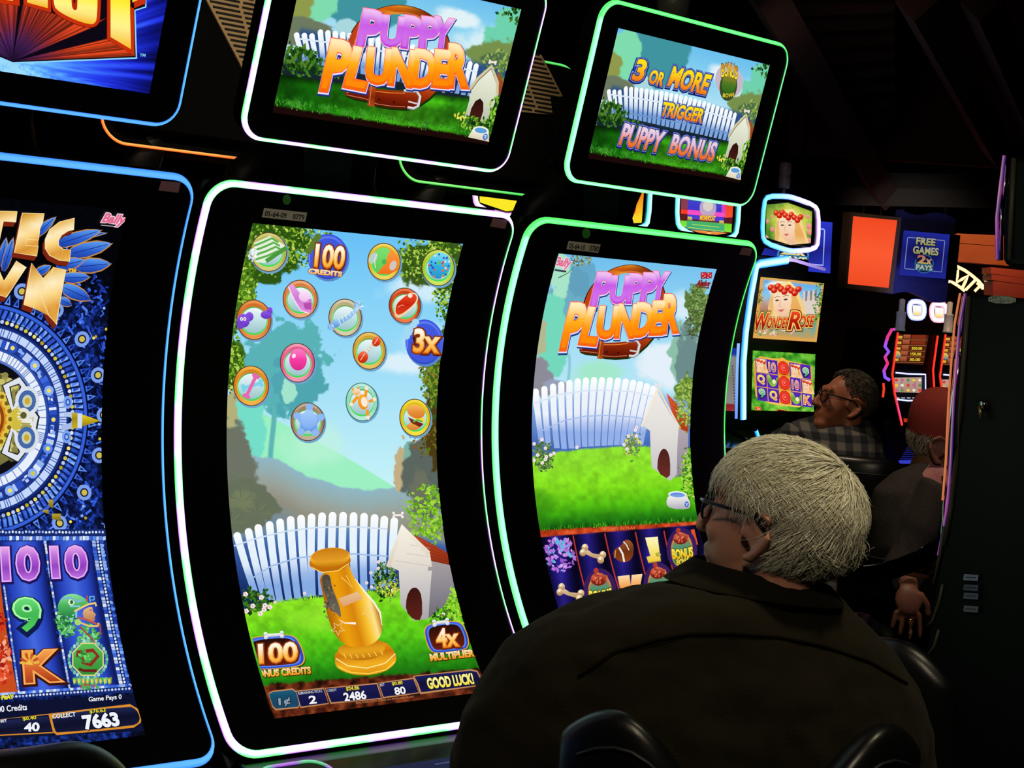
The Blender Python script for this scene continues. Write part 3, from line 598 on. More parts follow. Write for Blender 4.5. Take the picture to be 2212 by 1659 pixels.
for i in range(160):
    x = rg.uniform(560, 860); y = float(np.interp(x, [490, 560, 640, 720, 800, 1000], [1330, 1308, 1295, 1286, 1278, 1265])); A.poly([(x - 1, y + 3), (x + 1, y + 3), (x + rg.uniform(-3, 3), y - rg.uniform(3, 9))], rg.choice(['8ee022', '6cc41c', 'a8ec3a']), 5.2)
# kennel on the right
A.poly(K3([(1150, 200), (1255, 235), (1420, 330), (1430, 405), (1310, 380)]), ['c8502a', 'a83a1c', '8a2c14'], 11)
for k in range(6): A.line(K3([(1215 + 12 * k, 220 + 28 * k), (1425, 325 + 15 * k)]), .8, '70220e', 11.5)
A.poly(K3([(1300, 375), (1435, 405), (1475, 600), (1300, 735)]), ['a8a0a0', '8c8690', '6c6a74'], 12)
A.poly(K3([(1135, 165), (1058, 410), (1118, 440), (1130, 650), (1210, 750), (1302, 738), (1325, 420), (1310, 330)]), ['f8f0e0', 'e8e0d4', 'c8c4c4', 'a8a4a8'], 12.2)
for k in range(3): A.line(K3([(1105 - 16 * k, 265 + 55 * k), (1310, 300 + 55 * k)]), .8, 'b8ac9c', 12.4)
A.poly(K3([(1135, 150), (1150, 165), (1065, 420), (1038, 412)]), ['f8f4e8', 'd8cdb8'], 13); A.poly(K3([(1135, 150), (1310, 320), (1300, 350), (1125, 178)]), ['f8f4e8', 'e0d4c0'], 13.2)
A.line(K3([(1085, 95), (1140, 95)]), 4, 'fbeeee', 13)
for q in ((1085, 82), (1085, 106), (1140, 82), (1140, 106)): A.ell(K3([q])[0], 3, 3, 'fbeeee', 13.3, n=9)
A.poly(K3(sm([(1160, 690), (1165, 600), (1195, 545), (1235, 545), (1262, 600), (1262, 745), (1208, 745)], 1)), ['3a1410', '5c2018'], 13)
leaves(A, 150, inblob(985, 1310, 22, 40), 5, ['8cd02c', 'a8e03c', '5ca01c'], 14, seed=44); leaves(A, 60, inblob(955, 1330, 25, 18), 4, DARKG, 14, seed=45)
# golden vase
def vcol(u, v, V): t = (u - V[:, 0].min()) / np.ptp(V[:, 0]); return ramp(t, (0, 'a85c06'), (.25, 'f0a40a'), (.5, 'd8840c'), (.7, 'f8c02c'), (.86, 'ffe48c'), (1, 'b06408'))
A.ell(K3([(930, 1000)])[0], 62, 22, '2f8a10', 15, -.12)
A.poly(K3(sm([(730, 930), (718, 985), (730, 1045), (820, 1084), (930, 1092), (1045, 1064), (1105, 1005), (1098, 945), (1020, 862)])), ['e89a10', 'c87408', 'f4b020', 'd88a10'], 16); A.line(K3([(728, 985), (800, 1030), (920, 1045), (1030, 1015), (1096, 955)]), 2, 'fff0a0', 17)
A.line(K3([(740, 1035), (820, 1072), (930, 1080), (1035, 1055), (1094, 1005)]), 2.4, 'ffd850', 17)
A.poly(K3(sm([(745, 900), (740, 950), (800, 990), (900, 1000), (1000, 975), (1040, 920), (1010, 860)])), ['c07008', 'e8a41c', 'b86c08'], 18)
for k in range(7): A.line(K3([(775 + 38 * k, 955 + 14 * math.sin(k * .5) - 4 * k), (790 + 38 * k, 985 + 8 * math.sin(k * .5) - 4 * k)]), 1.6, 'ffd860', 18.6)
vb = [(620, 460), (640, 560), (660, 650), (680, 740), (715, 830), (770, 895), (850, 920), (940, 905), (1000, 860), (1018, 790), (1005, 710), (960, 640), (900, 570), (850, 500), (815, 430), (805, 375)]
A.fine(K3(sm(vb, 2)), vcol, 19, 14)
A.poly(K3(sm([(635, 470), (690, 460), (700, 540), (730, 610), (755, 680), (760, 740), (730, 700), (690, 690), (672, 620), (650, 560)])), ['4a4438', '5c564c', '6c665c'], 20); leaves(A, 40, inblob(710, 1295, 16, 40), 4, ['5c5448', '3c382e', '8a7a58'], 20.1, seed=46)
A.poly(K3([(745, 612), (860, 570), (895, 612), (770, 665)]), ['eac08c', 'dca070'], 20)
for cx, cy, r in ((930, 695, 42), (740, 800, 44)):
    st = [(cx + (r if k % 2 == 0 else r * .42) * math.cos(.3 + k * PI / 5), cy + (r if k % 2 == 0 else r * .42) * math.sin(.3 + k * PI / 5)) for k in range(10)]; A.line(K3(st), 2, 'ecd08c', 21, closed=True)
A.line(K3([(745, 745), (780, 765), (850, 768)]), [1, 2, 5], 'fff8f0', 22); A.line(K3([(845, 490), (900, 565), (960, 635), (1000, 700), (1012, 780)]), [1, 3.5, 4, 4, 1], 'fff4d8', 21)
A.ell(K3([(690, 385)])[0], 45, 22, ['d8820c', 'b86808'], 22, -.1); A.ell(K3([(690, 358)])[0], 43.5, 21, ['e09010', 'f4b428', 'c47408'], 23, -.1); A.ell(K3([(690, 346)])[0], 40, 15, ['c87c10', 'e8a028'], 24, -.1); A.line(K3([(575, 420), (640, 452), (740, 440), (808, 395)]), 2, 'ffd860', 24)
A.line(K3([(790, 470), (830, 545), (760, 480)]), 1.5, 'ffe070', 21)
# tokens
def token(c, rx, ry, rim, hi, inner='bfe0e4', z=26, rot=-.08):
    A.ell((c[0] + 2, c[1] + 3), rx + 2.5, ry + 2.5, '6fa4c8', z - 1, rot); A.ell(c, rx + 1, ry + 1, '5a3018' if rim != '8fd8b8' else '2f6a60', z, rot); A.ell(c, rx - .8, ry - .8, [hi, rim, rim, hi], z + 1, rot)
    A.ell(c, rx * .84, ry * .84, [rim, hi], z + 2, rot); A.ell((c[0], c[1] + ry * .05), rx * .8, ry * .72, ['4aa04c', '58e86c', '48d85c'], z + 3, rot); A.ell((c[0], c[1] + ry * .03), rx * .74, ry * .64, ['eef8fa', inner, '9cc4c8'], z + 4, rot); return z + 6
def bone(a, b, r, col, z, lump=1.7):
    a, b = np.array(a, float), np.array(b, float); t = (b - a) / np.linalg.norm(b - a); q = np.array([-t[1], t[0]]); A.line([a, b], r * 1.5, col, z)
    for p in (a, b):
        for k in (-1, 1): A.ell(p + q * k * r * .85, r * .95, r * .95, col, z + .2 + .1 * k, n=12)
z = token((578, 543), 39, 42, 'b0b04a', 'd8d080'); A.poly(K1_([(490, 430), (590, 385), (690, 450), (650, 480), (560, 550), (500, 545), (520, 480)]), 'e4f0dc', z)
for k in range(4): A.line(K1_([(495 + 3 * k, 445 + 28 * k), (545 + 10 * k, 425 + 27 * k), (600 + 12 * k, 400 + 26 * k), (640 + 8 * k, 425 + 22 * k)]), 4.5, '5cb048', z + 1)
A.line(K1_([(565, 540), (690, 455)]), 9, '4a9a3c', z + 2); leaves(A, 30, inblob(544, 547, 9, 14), 4, ['e8eefc', 'c8d8f0', 'ffffff'], z + 3, seed=51)
def disc(c, rx, ry, z=27):
    A.ell((c[0] + 2, c[1] + 4), rx + 1, ry + 1, '5a88c8', z - 1); A.ell(c, rx, ry, ['3a54d8', '4a66ec', '3048c0'], z); A.ell(c, rx - 4, ry - 4, ['5f7cf4', '4460e4', '3a52d4'], z + 1); A.ell((c[0], c[1] + 2), rx - 7, ry - 7, '4058dc', z + 2)
    for k in range(5): A.ell((c[0] - rx * .95 + k * 5, c[1] - ry * (.25 + .16 * k)), 8, 7, 'a4d8f4' if c[0] > 800 else '5c7c2c', z + 3, n=12)
    A.line([(c[0] - rx + 3, c[1] + ry * .3), (c[0] - rx * .93 + 1, c[1] - ry * .1)], 1.5, '7f98ff', z + 4)
GOLD = ['fff4d8', 'ffd890', 'f8a030', 'e87810']
def num(t, a, b, c, z, K): A.text(t, *K([a, b, c]), [(.1, '4a1206', z, .01, -.02), (.085, '8a3410', z + 1), (.04, GOLD, z + 2), (-.0, ['ffffff', 'ffeeb8', 'ffc860', 'f8a840'], z + 3, -.008, .01)])
disc((706, 553), 44, 49); num('100', (858, 570), (1030, 585), (872, 438), 34, K1_); A.text('CREDITS', *K1_([(822, 612), (1020, 632), (826, 584)]), [(.12, '5a1a06', 34), (.06, ['ffe8c0', 'f8a850'], 35)])
z = token((827, 564), 35, 40, 'd8b01c', 'f4dc60'); A.ell((825, 562), 25, 29, ['7ce070', '5cc854'], z); A.poly(K1_([(1320, 460), (1370, 520), (1365, 590), (1310, 620), (1235, 615), (1280, 560)]), ['ff9a3c', 'f0701c'], z + 1); A.ell((803, 556), 8, 13, 'b8d0cc', z + 1, .5); A.ell((846, 572), 7, 11, 'd0c8c0', z + 2, .4); A.ell((827, 564), 5, 6, '4ab84c', z + 2); A.line([(811, 547), (806, 560), (808, 578)], 1.4, 'f4f4e8', z + 2)
z = token((944, 577), 35, 39, 'a4c82c', 'd4e868'); A.ell((946, 572), 24, 29, ['7ce0f8', '30b4e4', '2890c8'], z, .3); rg = random.Random(9)
for k in range(34):
    t, r = rg.uniform(0, 6.3), math.sqrt(rg.random()); A.ell((946 + 23 * r * math.cos(t), 572 + 28 * r * math.sin(t)), 2.2, 2.4, rg.choice(['d84c50', '3c4cc8', '5cc84c', 'f0e8e0', '2c3cb0', 'e87830']), z + 1 + .01 * k, n=8)
z = token((646, 645), 37, 41, 'd87838', 'f0b080'); A.poly(K1_([(700, 690), (725, 678), (755, 715), (790, 755), (840, 770), (845, 840), (820, 852), (775, 835), (740, 775)]), ['e8a8e8', 'd078d0', 'e090dc'], z); A.line(K1_([(700, 695), (738, 780), (775, 840), (825, 856)]), 2.5, 'f8dcf8', z + 1); A.ell((655, 638), 12, 13, ['fce8fc', 'f0b8ec'], z + 1, .5); A.poly(K1_([(790, 795), (840, 790), (838, 835), (800, 830)]), 'b84cb0', z + 1.3)
z = token((872, 659), 34, 38, 'c83c14', 'f08050'); A.poly(K1_(sm([(1430, 735), (1470, 730), (1488, 760), (1470, 810), (1400, 870), (1365, 888), (1340, 870), (1345, 800), (1385, 760)])), ['f8ecd0', 'e8d0a0'], z); A.poly(K1_(sm([(1425, 738), (1465, 735), (1480, 762), (1462, 800), (1395, 855), (1362, 868), (1346, 850), (1352, 800), (1390, 765)])), ['f04c28', 'c8240c', 'e03c1c'], z + 1); A.ell((883, 637), 5, 5, 'f8e8d0', z + 2); A.line(K1_([(1360, 820), (1385, 805), (1400, 808)]), 1.2, 'f8b090', z + 2)
z = token((546, 690), 37, 43, 'd06c28', 'ec9850')
for c, rx, ry in (((523, 692), 14, 15), ((536, 683), 9, 10), ((572, 679), 12, 9), ((580, 670), 6, 8)): A.ell(c, rx, ry, ['9058e8', '6430c0'], z, n=16)
for q in ((519, 688), (526, 688)): A.ell(q, 3.2, 4, 'ffffff', z + 1, n=10); A.ell(q, 1.4, 1.8, '201840', z + 2, n=8)
A.ell((517, 702), 8, 8, '7440cc', z + 1, n=12)
z = token((743, 685), 35, 40, 'b8a878', 'dcd4b0'); A.line([(718, 704), (733, 694), (752, 683), (770, 664)], 9, ['b0d8f8', '5c9ce0'], z)
for k in range(6): A.line([(728 + 7 * k, 688 - 6 * k), (733 + 7 * k, 700 - 6 * k)], 1.5, 'e4f2fc', z + 1)
A.ell((723, 697), 11, 9, ['a4d4f8', '4c8cdc'], z + 1, -.5, n=14); leaves(A, 22, inblob(714, 705, 8, 7), 3.5, ['8cc0f0', 'c8e4fc', '5c98e0'], z + 2, seed=52); leaves(A, 26, inblob(771, 659, 8, 9), 3.5, ['b8d8f0', 'e0f0fc', '88b8e4'], z + 2, seed=53)
z = token((795, 757), 35, 40, 'd0a02c', 'ecc868'); A.line([(783, 762), (807, 737)], 7, 'e8e0d0', z)
for k in range(5): A.line([(785 + 5 * k, 758 - 5 * k), (790 + 5 * k, 764 - 5 * k)], 1, 'a89c80', z + .6)
for c, rx, ry in (((810, 737), 9, 11), ((781, 771), 11, 13)): A.ell(c, rx, ry, ['f87850', 'e03c18', 'b82808'], z + 1, .3); A.line([(c[0] - rx * .5, c[1] + ry * .5), (c[0] + rx * .4, c[1] - ry * .7)], 1.3, 'f8d8c8', z + 2)
z = token((640, 783), 37, 42, 'e05888', 'f4a0b8'); A.ell((641, 776), 19, 24, ['ff7cc8', 'f83ca4', 'd82888'], z); A.ell((632, 768), 4, 5, 'ffe0f4', z + 1, .4)
z = 30; disc((914, 738), 41, 49); num('3x', (1548, 292), (1740, 300), (1562, 112), 34, K2_)
z = token((540, 833), 38, 43, 'd8801c', 'f8b84c'); bone((523, 838), (561, 827), 5, '7cd4ec', z); bone((529, 856), (550, 812), 5, 'e868b0', z + 2)
z = token((779, 868), 34, 41, '8fd8b8', 'c0ece0'); A.ell((781, 868), 11, 17, ['f8b03c', 'f09018'], z, -.2)
for c, d in (((770, 856), (756, 873)), ((786, 857), (789, 838)), ((794, 868), (806, 862)), ((790, 885), (792, 902))): A.line([c, d], 6.5, 'f49c20', z + .5); A.ell(d, 4, 4.5, 'fce8d0', z + 1, n=10)
A.ell((784, 868), 7, 11, 'fcecd8', z + 1, -.2, n=16); A.ell((767, 846), 9, 8, ['f8ecdc', 'f0a838'], z + 2, n=14)
for q in ((759, 839), (771, 836)): A.poly([(q[0] - 3, q[1] + 4), (q[0] + 3, q[1] + 4), (q[0], q[1] - 4)], 'f4a030', z + 2.5)
z = token((662, 911), 36, 41, '9c7c5c', 'c8b49c'); st = [(664 + (33 if k % 2 == 0 else 19) * math.cos(-PI / 2 + .05 + k * PI / 5), 909 + (37 if k % 2 == 0 else 20) * math.sin(-PI / 2 + .05 + k * PI / 5)) for k in range(10)]
A.poly(st, ['c0dcfc', '84b4f4', '5c8cdc'], z)
for k in range(0, 10, 2): A.ell((st[k][0] * .82 + 664 * .18, st[k][1] * .82 + 909 * .18), 8, 8, '8cb8f4', z + .3, n=12)
A.ell((664, 908), 17, 19, ['a4ccfc', '7cacf0'], z + .6)
z = token((894, 902), 33, 40, 'e0bc14', 'f8e448'); A.ell((890, 921), 15, 8, ['f0a850', 'd87c28'], z); A.poly(K2_([(1505, 815), (1630, 870), (1600, 895), (1530, 860)]), ['8a3018', '6a2010'], z + 1); A.poly(K2_([(1495, 790), (1640, 825), (1640, 865), (1560, 830)]), 'f8d83c', z + 2); A.line(K2_([(1545, 850), (1580, 838), (1620, 850)]), 4, '5cb838', z + 3); A.ell((895, 889), 20, 14, ['f8b860', 'e8903c', 'd87828'], z + 4, .35)
# plaques
def plaque(K, P, hole, z, t, box, cap, cbox, bz):
    P = sm(P)
    A.poly(K([(x + 4, y + 8) for x, y in P]), '1c4c10', z - 1); A.poly(K(P), 'e8a820', z); g = np.mean(P, 0); sh = lambda k: [tuple(g + (np.array(q) - g) * k) for q in P]
    A.poly(K(sh(.955)), ['3c68e8', '2444b8', '2c54d0'], z + 1); A.poly(K(sh(.86)), '5a86f8', z + 2); A.poly(K(sh(.80)), ['1c0c08', '4c1408', '6c1c0c'], z + 3)
    num(t, *box, z + 5, K); A.text(cap, *K(cbox), [(.12, '3c1404', z + 10, .006, -.03), (.055, ['fff0c0', 'f8b840', 'e88818'], z + 11)]); bone(*K(bz), 4.6, ['ffffff', 'e0e0e4', 'b8b8c0'], z + 12)
plaque(K3, [(150, 880), (225, 852), (400, 838), (470, 848), (505, 900), (535, 985), (520, 1030), (460, 1046), (260, 1062), (160, 1050), (125, 980)], 0, 45, '100', [(250, 1022), (482, 1005), (244, 905)], 'BONUS CREDITS', [(212, 1112), (565, 1085), (208, 1070)], [(285, 850), (385, 842)])
plaque(K3, [(1262, 805), (1300, 770), (1460, 752), (1510, 775), (1545, 860), (1545, 920), (1510, 940), (1350, 958), (1305, 950), (1275, 880)], 0, 45, '4x', [(1350, 922), (1478, 912), (1338, 812)], 'MULTIPLIER', [(1308, 1008), (1575, 978), (1300, 966)], [(1328, 772), (1408, 762)])
# meter bar
def cell(P, z=40, fill=('1c1c5c', '0c0c34', '14144a')): A.poly(K3(P), 'c08858', z); g = np.mean(P, 0); A.poly(K3([tuple(g + (np.array(q) - g) * np.array([.965, .86])) for q in P]), list(fill), z + 1)
cell([(305, 1205), (330, 1190), (455, 1175), (480, 1195), (500, 1280), (490, 1298), (350, 1312), (330, 1290)], fill=('1c5c78', '0c3c58', '1c4c6c'))
cell([(475, 1190), (648, 1170), (680, 1272), (505, 1298)]); cell([(655, 1172), (980, 1140), (1010, 1240), (690, 1272)]); cell([(985, 1140), (1205, 1108), (1240, 1205), (1015, 1238)])
cell([(1200, 1098), (1560, 1056), (1600, 1065), (1625, 1120), (1610, 1160), (1245, 1212), (1225, 1150)])
tw = lambda t, a, b, c, col='f4f4f8', o=.03: A.text(t, *K3([a, b, c]), [(o + .05, '08081c', 43), (o, col, 44)])
tw('1¢', (372, 1290), (440, 1280), (368, 1240), '8a9aa8'); tw('2', (560, 1272), (602, 1268), (555, 1225)); tw('2486', (778, 1256), (912, 1240), (768, 1206)); tw('80', (1092, 1216), (1156, 1208), (1082, 1172)); YL = ['f8e84c', 'd0b81c']
tw('$24.86', (788, 1194), (868, 1186), (784, 1168), YL); tw('$0.80', (1072, 1160), (1136, 1152), (1068, 1138), YL); tw('GOOD LUCK!', (1296, 1178), (1578, 1145), (1282, 1116), ['fff8a0', 'f0dc3c'], .05)
tw('REMAINING PICKS', (490, 1216), (638, 1199), (486, 1200), 'c8ccd8', .01); tw('CREDIT', (672, 1198), (728, 1192), (669, 1183), 'c8ccd8', .01); tw('BET', (998, 1164), (1024, 1160), (995, 1148), 'c8ccd8', .01)
A.text('MALFUNCTION VOIDS ALL PAYS AND PLAYS', *K3([(850, 1272), (1205, 1232), (848, 1262)]), [(.02, 'b8784c', 43)])
A.build('screen', M_SCREEN, T)
# ---- main display of the green-lit machine: title over the garden, reels below
T, S, tp, F = CAB['C']
K5 = crop(1050, 800, 2.675)
def garden_tall(x, y):
    n2 = fbm(x * .08, y * .08, 3, 5)
    im = ramp(y, (545, '6cbcec'), (640, '8cd0f4'), (760, 'a8e0f6'), (860, 'bce8f6'))
    im = over(im, 'e4f0fa', blob(x, y, 1425, 790, 60, 50, .5, .02, 5, .4)); im = over(im, 'd4ecf8', blob(x, y, 1480, 660, 30, 40, .5, .02, 6, .6))
    im = over(im, '6cacc4', blob(x, y, 1235, 640, 50, 62, .5, .05, 11, .1)); im = over(im, '5c9cbc', .7 * blob(x, y, 1255, 610, 40, 40, .6, .05, 12, .1)); im = over(im, 'a8e4c8', blob(x, y, 1205, 590, 26, 50, .5, .05, 13)); im = over(im, '74d8bc', blob(x, y, 1192, 720, 36, 90, .4, .04, 14))
    im = over(im, 'a4e8cc', blob(x, y, 1290, 805, 80, 36, .3, .02, 15, .5)); im = over(im, '8cc8d8', sst(4, 2, np.abs(x - 1228 - 2 * np.sin(y * .05))) * sst(755, 770, y))
    im = over(im, 'b4b890', blob(x, y, 1165, 730, 16, 50, .6, .06, 16)); im = over(im, '8c8c98', blob(x, y, 1168, 820, 26, 40, .5, .05, 17)); im = over(im, '96a0b8', blob(x, y, 1200, 835, 30, 16, .5, .05, 18, .3))
    im = over(im, '8cc0a8', blob(x, y, 1480, 770, 36, 80, .4, .05, 19)); im = over(im, '6c8c8c', blob(x, y, 1492, 790, 32, 90, .4, .05, 20)); im = over(im, '5c7c3c', blob(x, y, 1508, 660, 26, 60, .5, .05, 21)); im = over(im, '5c8030', blob(x, y, 1490, 850, 32, 36, .5, .05, 22))
    b = ramp(y, (830, 'b8d0e8'), (880, '84a8dc'), (960, '4468b8')); m = sst(828, 850, y - .0012 * (x - 1330) ** 2); im = im * (1 - m)[:, None] + b * m[:, None]
    edge = np.interp(x, [1150, 1200, 1260, 1330, 1420, 1500], [985, 975, 968, 963, 962, 968]); bot = 1146 - .058 * (x - 1160)
    g = ramp((y - edge) / (bot - edge), (0, '8cd832'), (.2, '8ee02c'), (.5, '80dc1c'), (.75, '4cb410'), (.93, '1c7410'), (1, '0c4008'), (1.02, '301006')) * (.86 + .28 * n2)[:, None]
    g = over(g, '2c7c10', .5 * blob(x, y, 1165, 1100, 40, 60, .3, .04, 23, .6)); m = sst(0, 5, y - edge + 5 * (n2 - .5)); im = im * (1 - m)[:, None] + g * m[:, None]
    rust = ramp(n2, (.2, '8a2808'), (.5, 'c8401c'), (.8, 'e86030')); m = sst(-2, 2, y - bot); im = im * (1 - m)[:, None] + rust * m[:, None]
    # reel windows
    top = 1160 - .078 * (x - 1168); ph = (x - (1168 + .12 * (y - 1160))) / 67.5; c = np.abs((ph % 1) - .5) * 2
    r = ramp(c, (0, '2c2090'), (.35, '1c1468'), (.7, '0c0838'), (1, '050318')) * (.75 + .5 * fbm(x * .01, y * .03, 2, 9))[:, None]; m = sst(-1, 1, y - top); return im * (1 - m)[:, None] + r * m[:, None]
A = Art(S, *MU, 48); A.base(200, 432, garden_tall, True)
tx = [285, 335, 385, 433, 480, 528, 575, 622, 668, 714, 760, 805, 848, 888, 928, 965]; ty = [105, 90, 76, 64, 55, 45, 40, 38, 38, 39, 42, 47, 54, 62, 74, 88]
bx = [320, 360, 408, 450, 492, 530, 568, 605, 642, 680, 716, 752, 788, 822, 856, 890]; by = [420, 440, 450, 455, 452, 446, 442, 440, 438, 436, 434, 432, 430, 430, 430, 430]
pickets(A, K5(list(zip(tx, ty))), K5(list(zip(bx, by))), [13.4] * 16, 4, mid='eef2fb', low='94b0e8')
A.line(K5([(280, 190), (420, 140), (570, 118), (700, 115), (850, 125), (960, 150)]), 2.6, 'd8e4f6', 4.6); A.line(K5([(320, 350), (450, 290), (570, 265), (700, 260), (850, 270), (930, 285)]), 2.6, 'a8c0ec', 4.6)
leaves(A, 200, inblob(1172, 985, 22, 30), 3.6, ['4c6c3c', '5c8040', '3c5830', '7c9c54'], 6, seed=61); leaves(A, 150, inblob(1365, 962, 18, 26), 3.4, ['6c8c4c', '8ca45c', '5c7c44', 'e0dc6c'], 6, seed=62)
for x, y in ((275, 425), (320, 400), (340, 450), (295, 490), (345, 500), (370, 490), (340, 515), (275, 520), (322, 535), (820, 380), (865, 330), (860, 345), (795, 430), (812, 455), (865, 380), (390, 480), (522, 445)):
    c = K5([(x, y)])[0]
    for k in range(5): A.ell((c[0] + 2.2 * math.cos(k * 1.257), c[1] + 2.2 * math.sin(k * 1.257)), 1.9, 1.9, 'f8e8f0', 8, n=8)
    A.ell(c, 1.1, 1.1, 'd08c94', 9, n=7)
# kennel, shrubs, bowl
A.poly(K5([(1040, 130), (1165, 260), (1165, 360), (1100, 330)]), ['d8582c', 'b03c18'], 6); 
for k in range(5): A.line(K5([(1075 + 6 * k, 175 + 32 * k), (1165, 255 + 22 * k)]), .8, '802810', 6.5)
A.poly(K5([(985, 118), (905, 320), (945, 350), (955, 560), (1060, 640), (1100, 600), (1110, 330)]), ['f0ece4', 'e0dcd8', 'c0bcc4'], 7); A.poly(K5([(1100, 330), (1165, 360), (1172, 600), (1090, 620)]), ['b4a8b0', '8c8494'], 6.8)
A.line(K5([(990, 100), (895, 325)]), 4, 'f4ecd8', 8); A.line(K5([(990, 100), (1118, 335)]), 4, 'ece0c8', 8); A.poly(K5(sm([(985, 590), (990, 500), (1015, 450), (1045, 460), (1062, 520), (1060, 635)], 1)), ['4a201c', '6a2c24'], 8)
A.line(K5([(978, 85), (1008, 85)]), 3, 'f8e4e4', 9)
for q in ((976, 78), (976, 94), (1010, 78), (1010, 94)): A.ell(K5([q])[0], 2.3, 2.3, 'f8e4e4', 9.2, n=8)
leaves(A, 330, inblob(1485, 870, 26, 55), 4, ['7c9c3c', '98b850', '5c8030', 'b0c860'], 9, seed=63); leaves(A, 260, inblob(1487, 1030, 18, 60), 3.8, GREENS[:6], 9, seed=64)
leaves(A, 260, inblob(1512, 660, 24, 50), 3.4, ['5c7c3c', '7c9c54', '3c5c28', '94ac64'], 5, seed=65); leaves(A, 160, inblob(1500, 700, 22, 26), 3, ['4c5c3c', '6c7c44', '3c4c28'], 5, seed=66)
leaves(A, 70, inblob(1250, 560, 26, 14), 3, ['7c8c5c', 'a0a868', '5c6c48'], 5, seed=67)
for P in ([(1232, 561), (1250, 566), (1270, 560)], [(1205, 600), (1225, 590), (1240, 575)], [(1535, 665), (1505, 672), (1480, 660)], [(1520, 730), (1490, 722), (1470, 726)]): A.line(P, [2, 1.4, .6], '44483c', 6)
A.poly(K5(sm([(1050, 720), (1155, 720), (1180, 775), (1165, 805), (1060, 800), (1035, 770)], 1)), ['f4f2f0', 'd8d4d8', 'a8a8b0'], 12); A.ell(K5([(1102, 718)])[0], 20, 7, 'f0f0f4', 13, .05); A.ell(K5([(1102, 721)])[0], 16.5, 5.2, ['5c88d8', '80a8e8'], 14, .05)
c = K5([(1155, 775)])[0]; A.ell(c, 4.6, 6.4, '3c64c8', 14, n=16); A.ell((c[0], c[1] + 1.5), 1.8, 1.8, 'd8e4fa', 15, n=8)
for k in range(3): A.ell((c[0] + 2 * (k - 1), c[1] - 2), .9, 1.3, 'd8e4fa', 15, n=7)
rg = random.Random(8)
for i in range(260): x = rg.uniform(1152, 1506); y = 1146 - .058 * (x - 1160) + rg.uniform(-4, 2); A.poly([(x - 1, y), (x + 1, y), (x + rg.uniform(-3, 3), y - rg.uniform(5, 12))], rg.choice(['2c8c14', '1c6c10', '4cac20', '104c0a']), 5 + rg.random())
title(A, T_C)
# maker's script logo
def script(A, a, b, c, z): A.text('Bally', a, b, c, [(.1, 'fbe4ec', z), (.07, 'f8c8d8', z + 1), (.03, 'c84878', z + 2), (.008, 'e86890', z + 3)], .4)
script(A, (1196, 577), (1229, 582), (1200, 554), 14); A.line([(1198, 574), (1228, 580)], 1, 'f8c8d8', 13); A.poly([(1196, 580), (1222, 584), (1221, 588), (1195, 584)], '2c3848', 13)
A.text('TM', (1416, 734), (1423, 735), (1416, 729), [(.02, '5c7080', 14)])
D = crop(1050, 450, 3.626)
for P in ([(1675, 500), (1720, 495), (1722, 545), (1678, 552)], [(1718, 502), (1765, 497), (1762, 545), (1715, 550)]): A.poly(D(P), '6a1018', 14); A.poly(D([tuple(np.mean(P, 0) + (np.array(q) - np.mean(P, 0)) * .86) for q in P]), ['d83848', 'a01824'], 15)
for q in ((1690, 512), (1708, 528), (1692, 540), (1735, 510), (1750, 525), (1732, 538)): A.ell(D([q])[0], 1.3, 1.3, 'f8dce0', 16, n=8)
A.text('Akshar', *D([(1642, 602), (1752, 608), (1650, 562)]), [(.08, '200808', 14), (.03, 'a8202c', 15)], .2); A.line(D([(1640, 612), (1742, 622)]), 2, '701018', 14)
# reels
A.text('40 LINES IN PLAY', *K5([(665, 928), (862, 918), (664, 912)]), [(.03, '5c1404', 8), (.0, 'f88c50', 9)])
for (a, b) in (((500, 955), (600, 1370)), ((683, 942), (775, 1300)), ((860, 935), (950, 1290)), ((1025, 928), (1110, 1270))): A.line(K5([a, b]), 2.6, 'b8382c', 8)
A.line(K5([(1190, 920), (1212, 1010)]), 8, 'd8502c', 8)
def cbone(a, b, z=10):
    a, b = np.array(a), np.array(b); A.line([a, (a + b) / 2 + (-2, 3), b], [12, 8, 12], ['e8c89c', 'b08c64'], z); d = (b - a) / np.linalg.norm(b - a); q = np.array([-d[1], d[0]])
    for p in (a, b):
        for k in (-1, 1): A.ell(p + q * k * 6, 7.2, 8, ['f0dcb4', 'd0a878', '9c7850'], z + 1 + .2 * k, n=14); A.ell(p + q * k * 6 - (1.5, 3), 3, 3, 'f8ecd0', z + 2, n=8)
cbone(K5([(562, 1040)])[0], K5([(665, 1082)])[0]); cbone(K5([(428, 1268)])[0], K5([(540, 1305)])[0])
leaves(A, 90, inblob(*K5([(430, 1060)])[0], 32, 36), 6, ['b070d8', 'c88ce8', '9858c8', 'd8a4f0', '68b4e4'], 9, seed=71)
def heart(c, r, z, col): A.ell((c[0] - r * .5, c[1]), r * .6, r * .6, col, z, n=10); A.ell((c[0] + r * .5, c[1]), r * .6, r * .6, col, z + .1, n=10); A.poly([(c[0] - r, c[1] + r * .2), (c[0] + r, c[1] + r * .2), (c[0], c[1] + r * 1.4)], col, z + .2)
for q in ((362, 985), (345, 1015), (455, 975), (478, 1000), (385, 1145), (447, 1158)): heart(K5([q])[0], 3.4, 12, 'c878e0')
c = K5([(795, 1050)])[0]; A.poly(K5(sm([(730, 1075), (735, 1035), (780, 1015), (790, 985), (825, 978), (850, 1010), (848, 1075), (820, 1108), (775, 1112)])), ['9c5428', '6c3010', '8a4018'], 10)
A.line(K5([(765, 1025), (785, 1060), (795, 1108)]), 4, 'f0ece4', 11); A.line(K5([(790, 990), (808, 1010), (822, 1040)]), 2, 'f4f0e8', 11); A.line(K5([(745, 1040), (740, 1085)]), 2.5, 'c88858', 11)
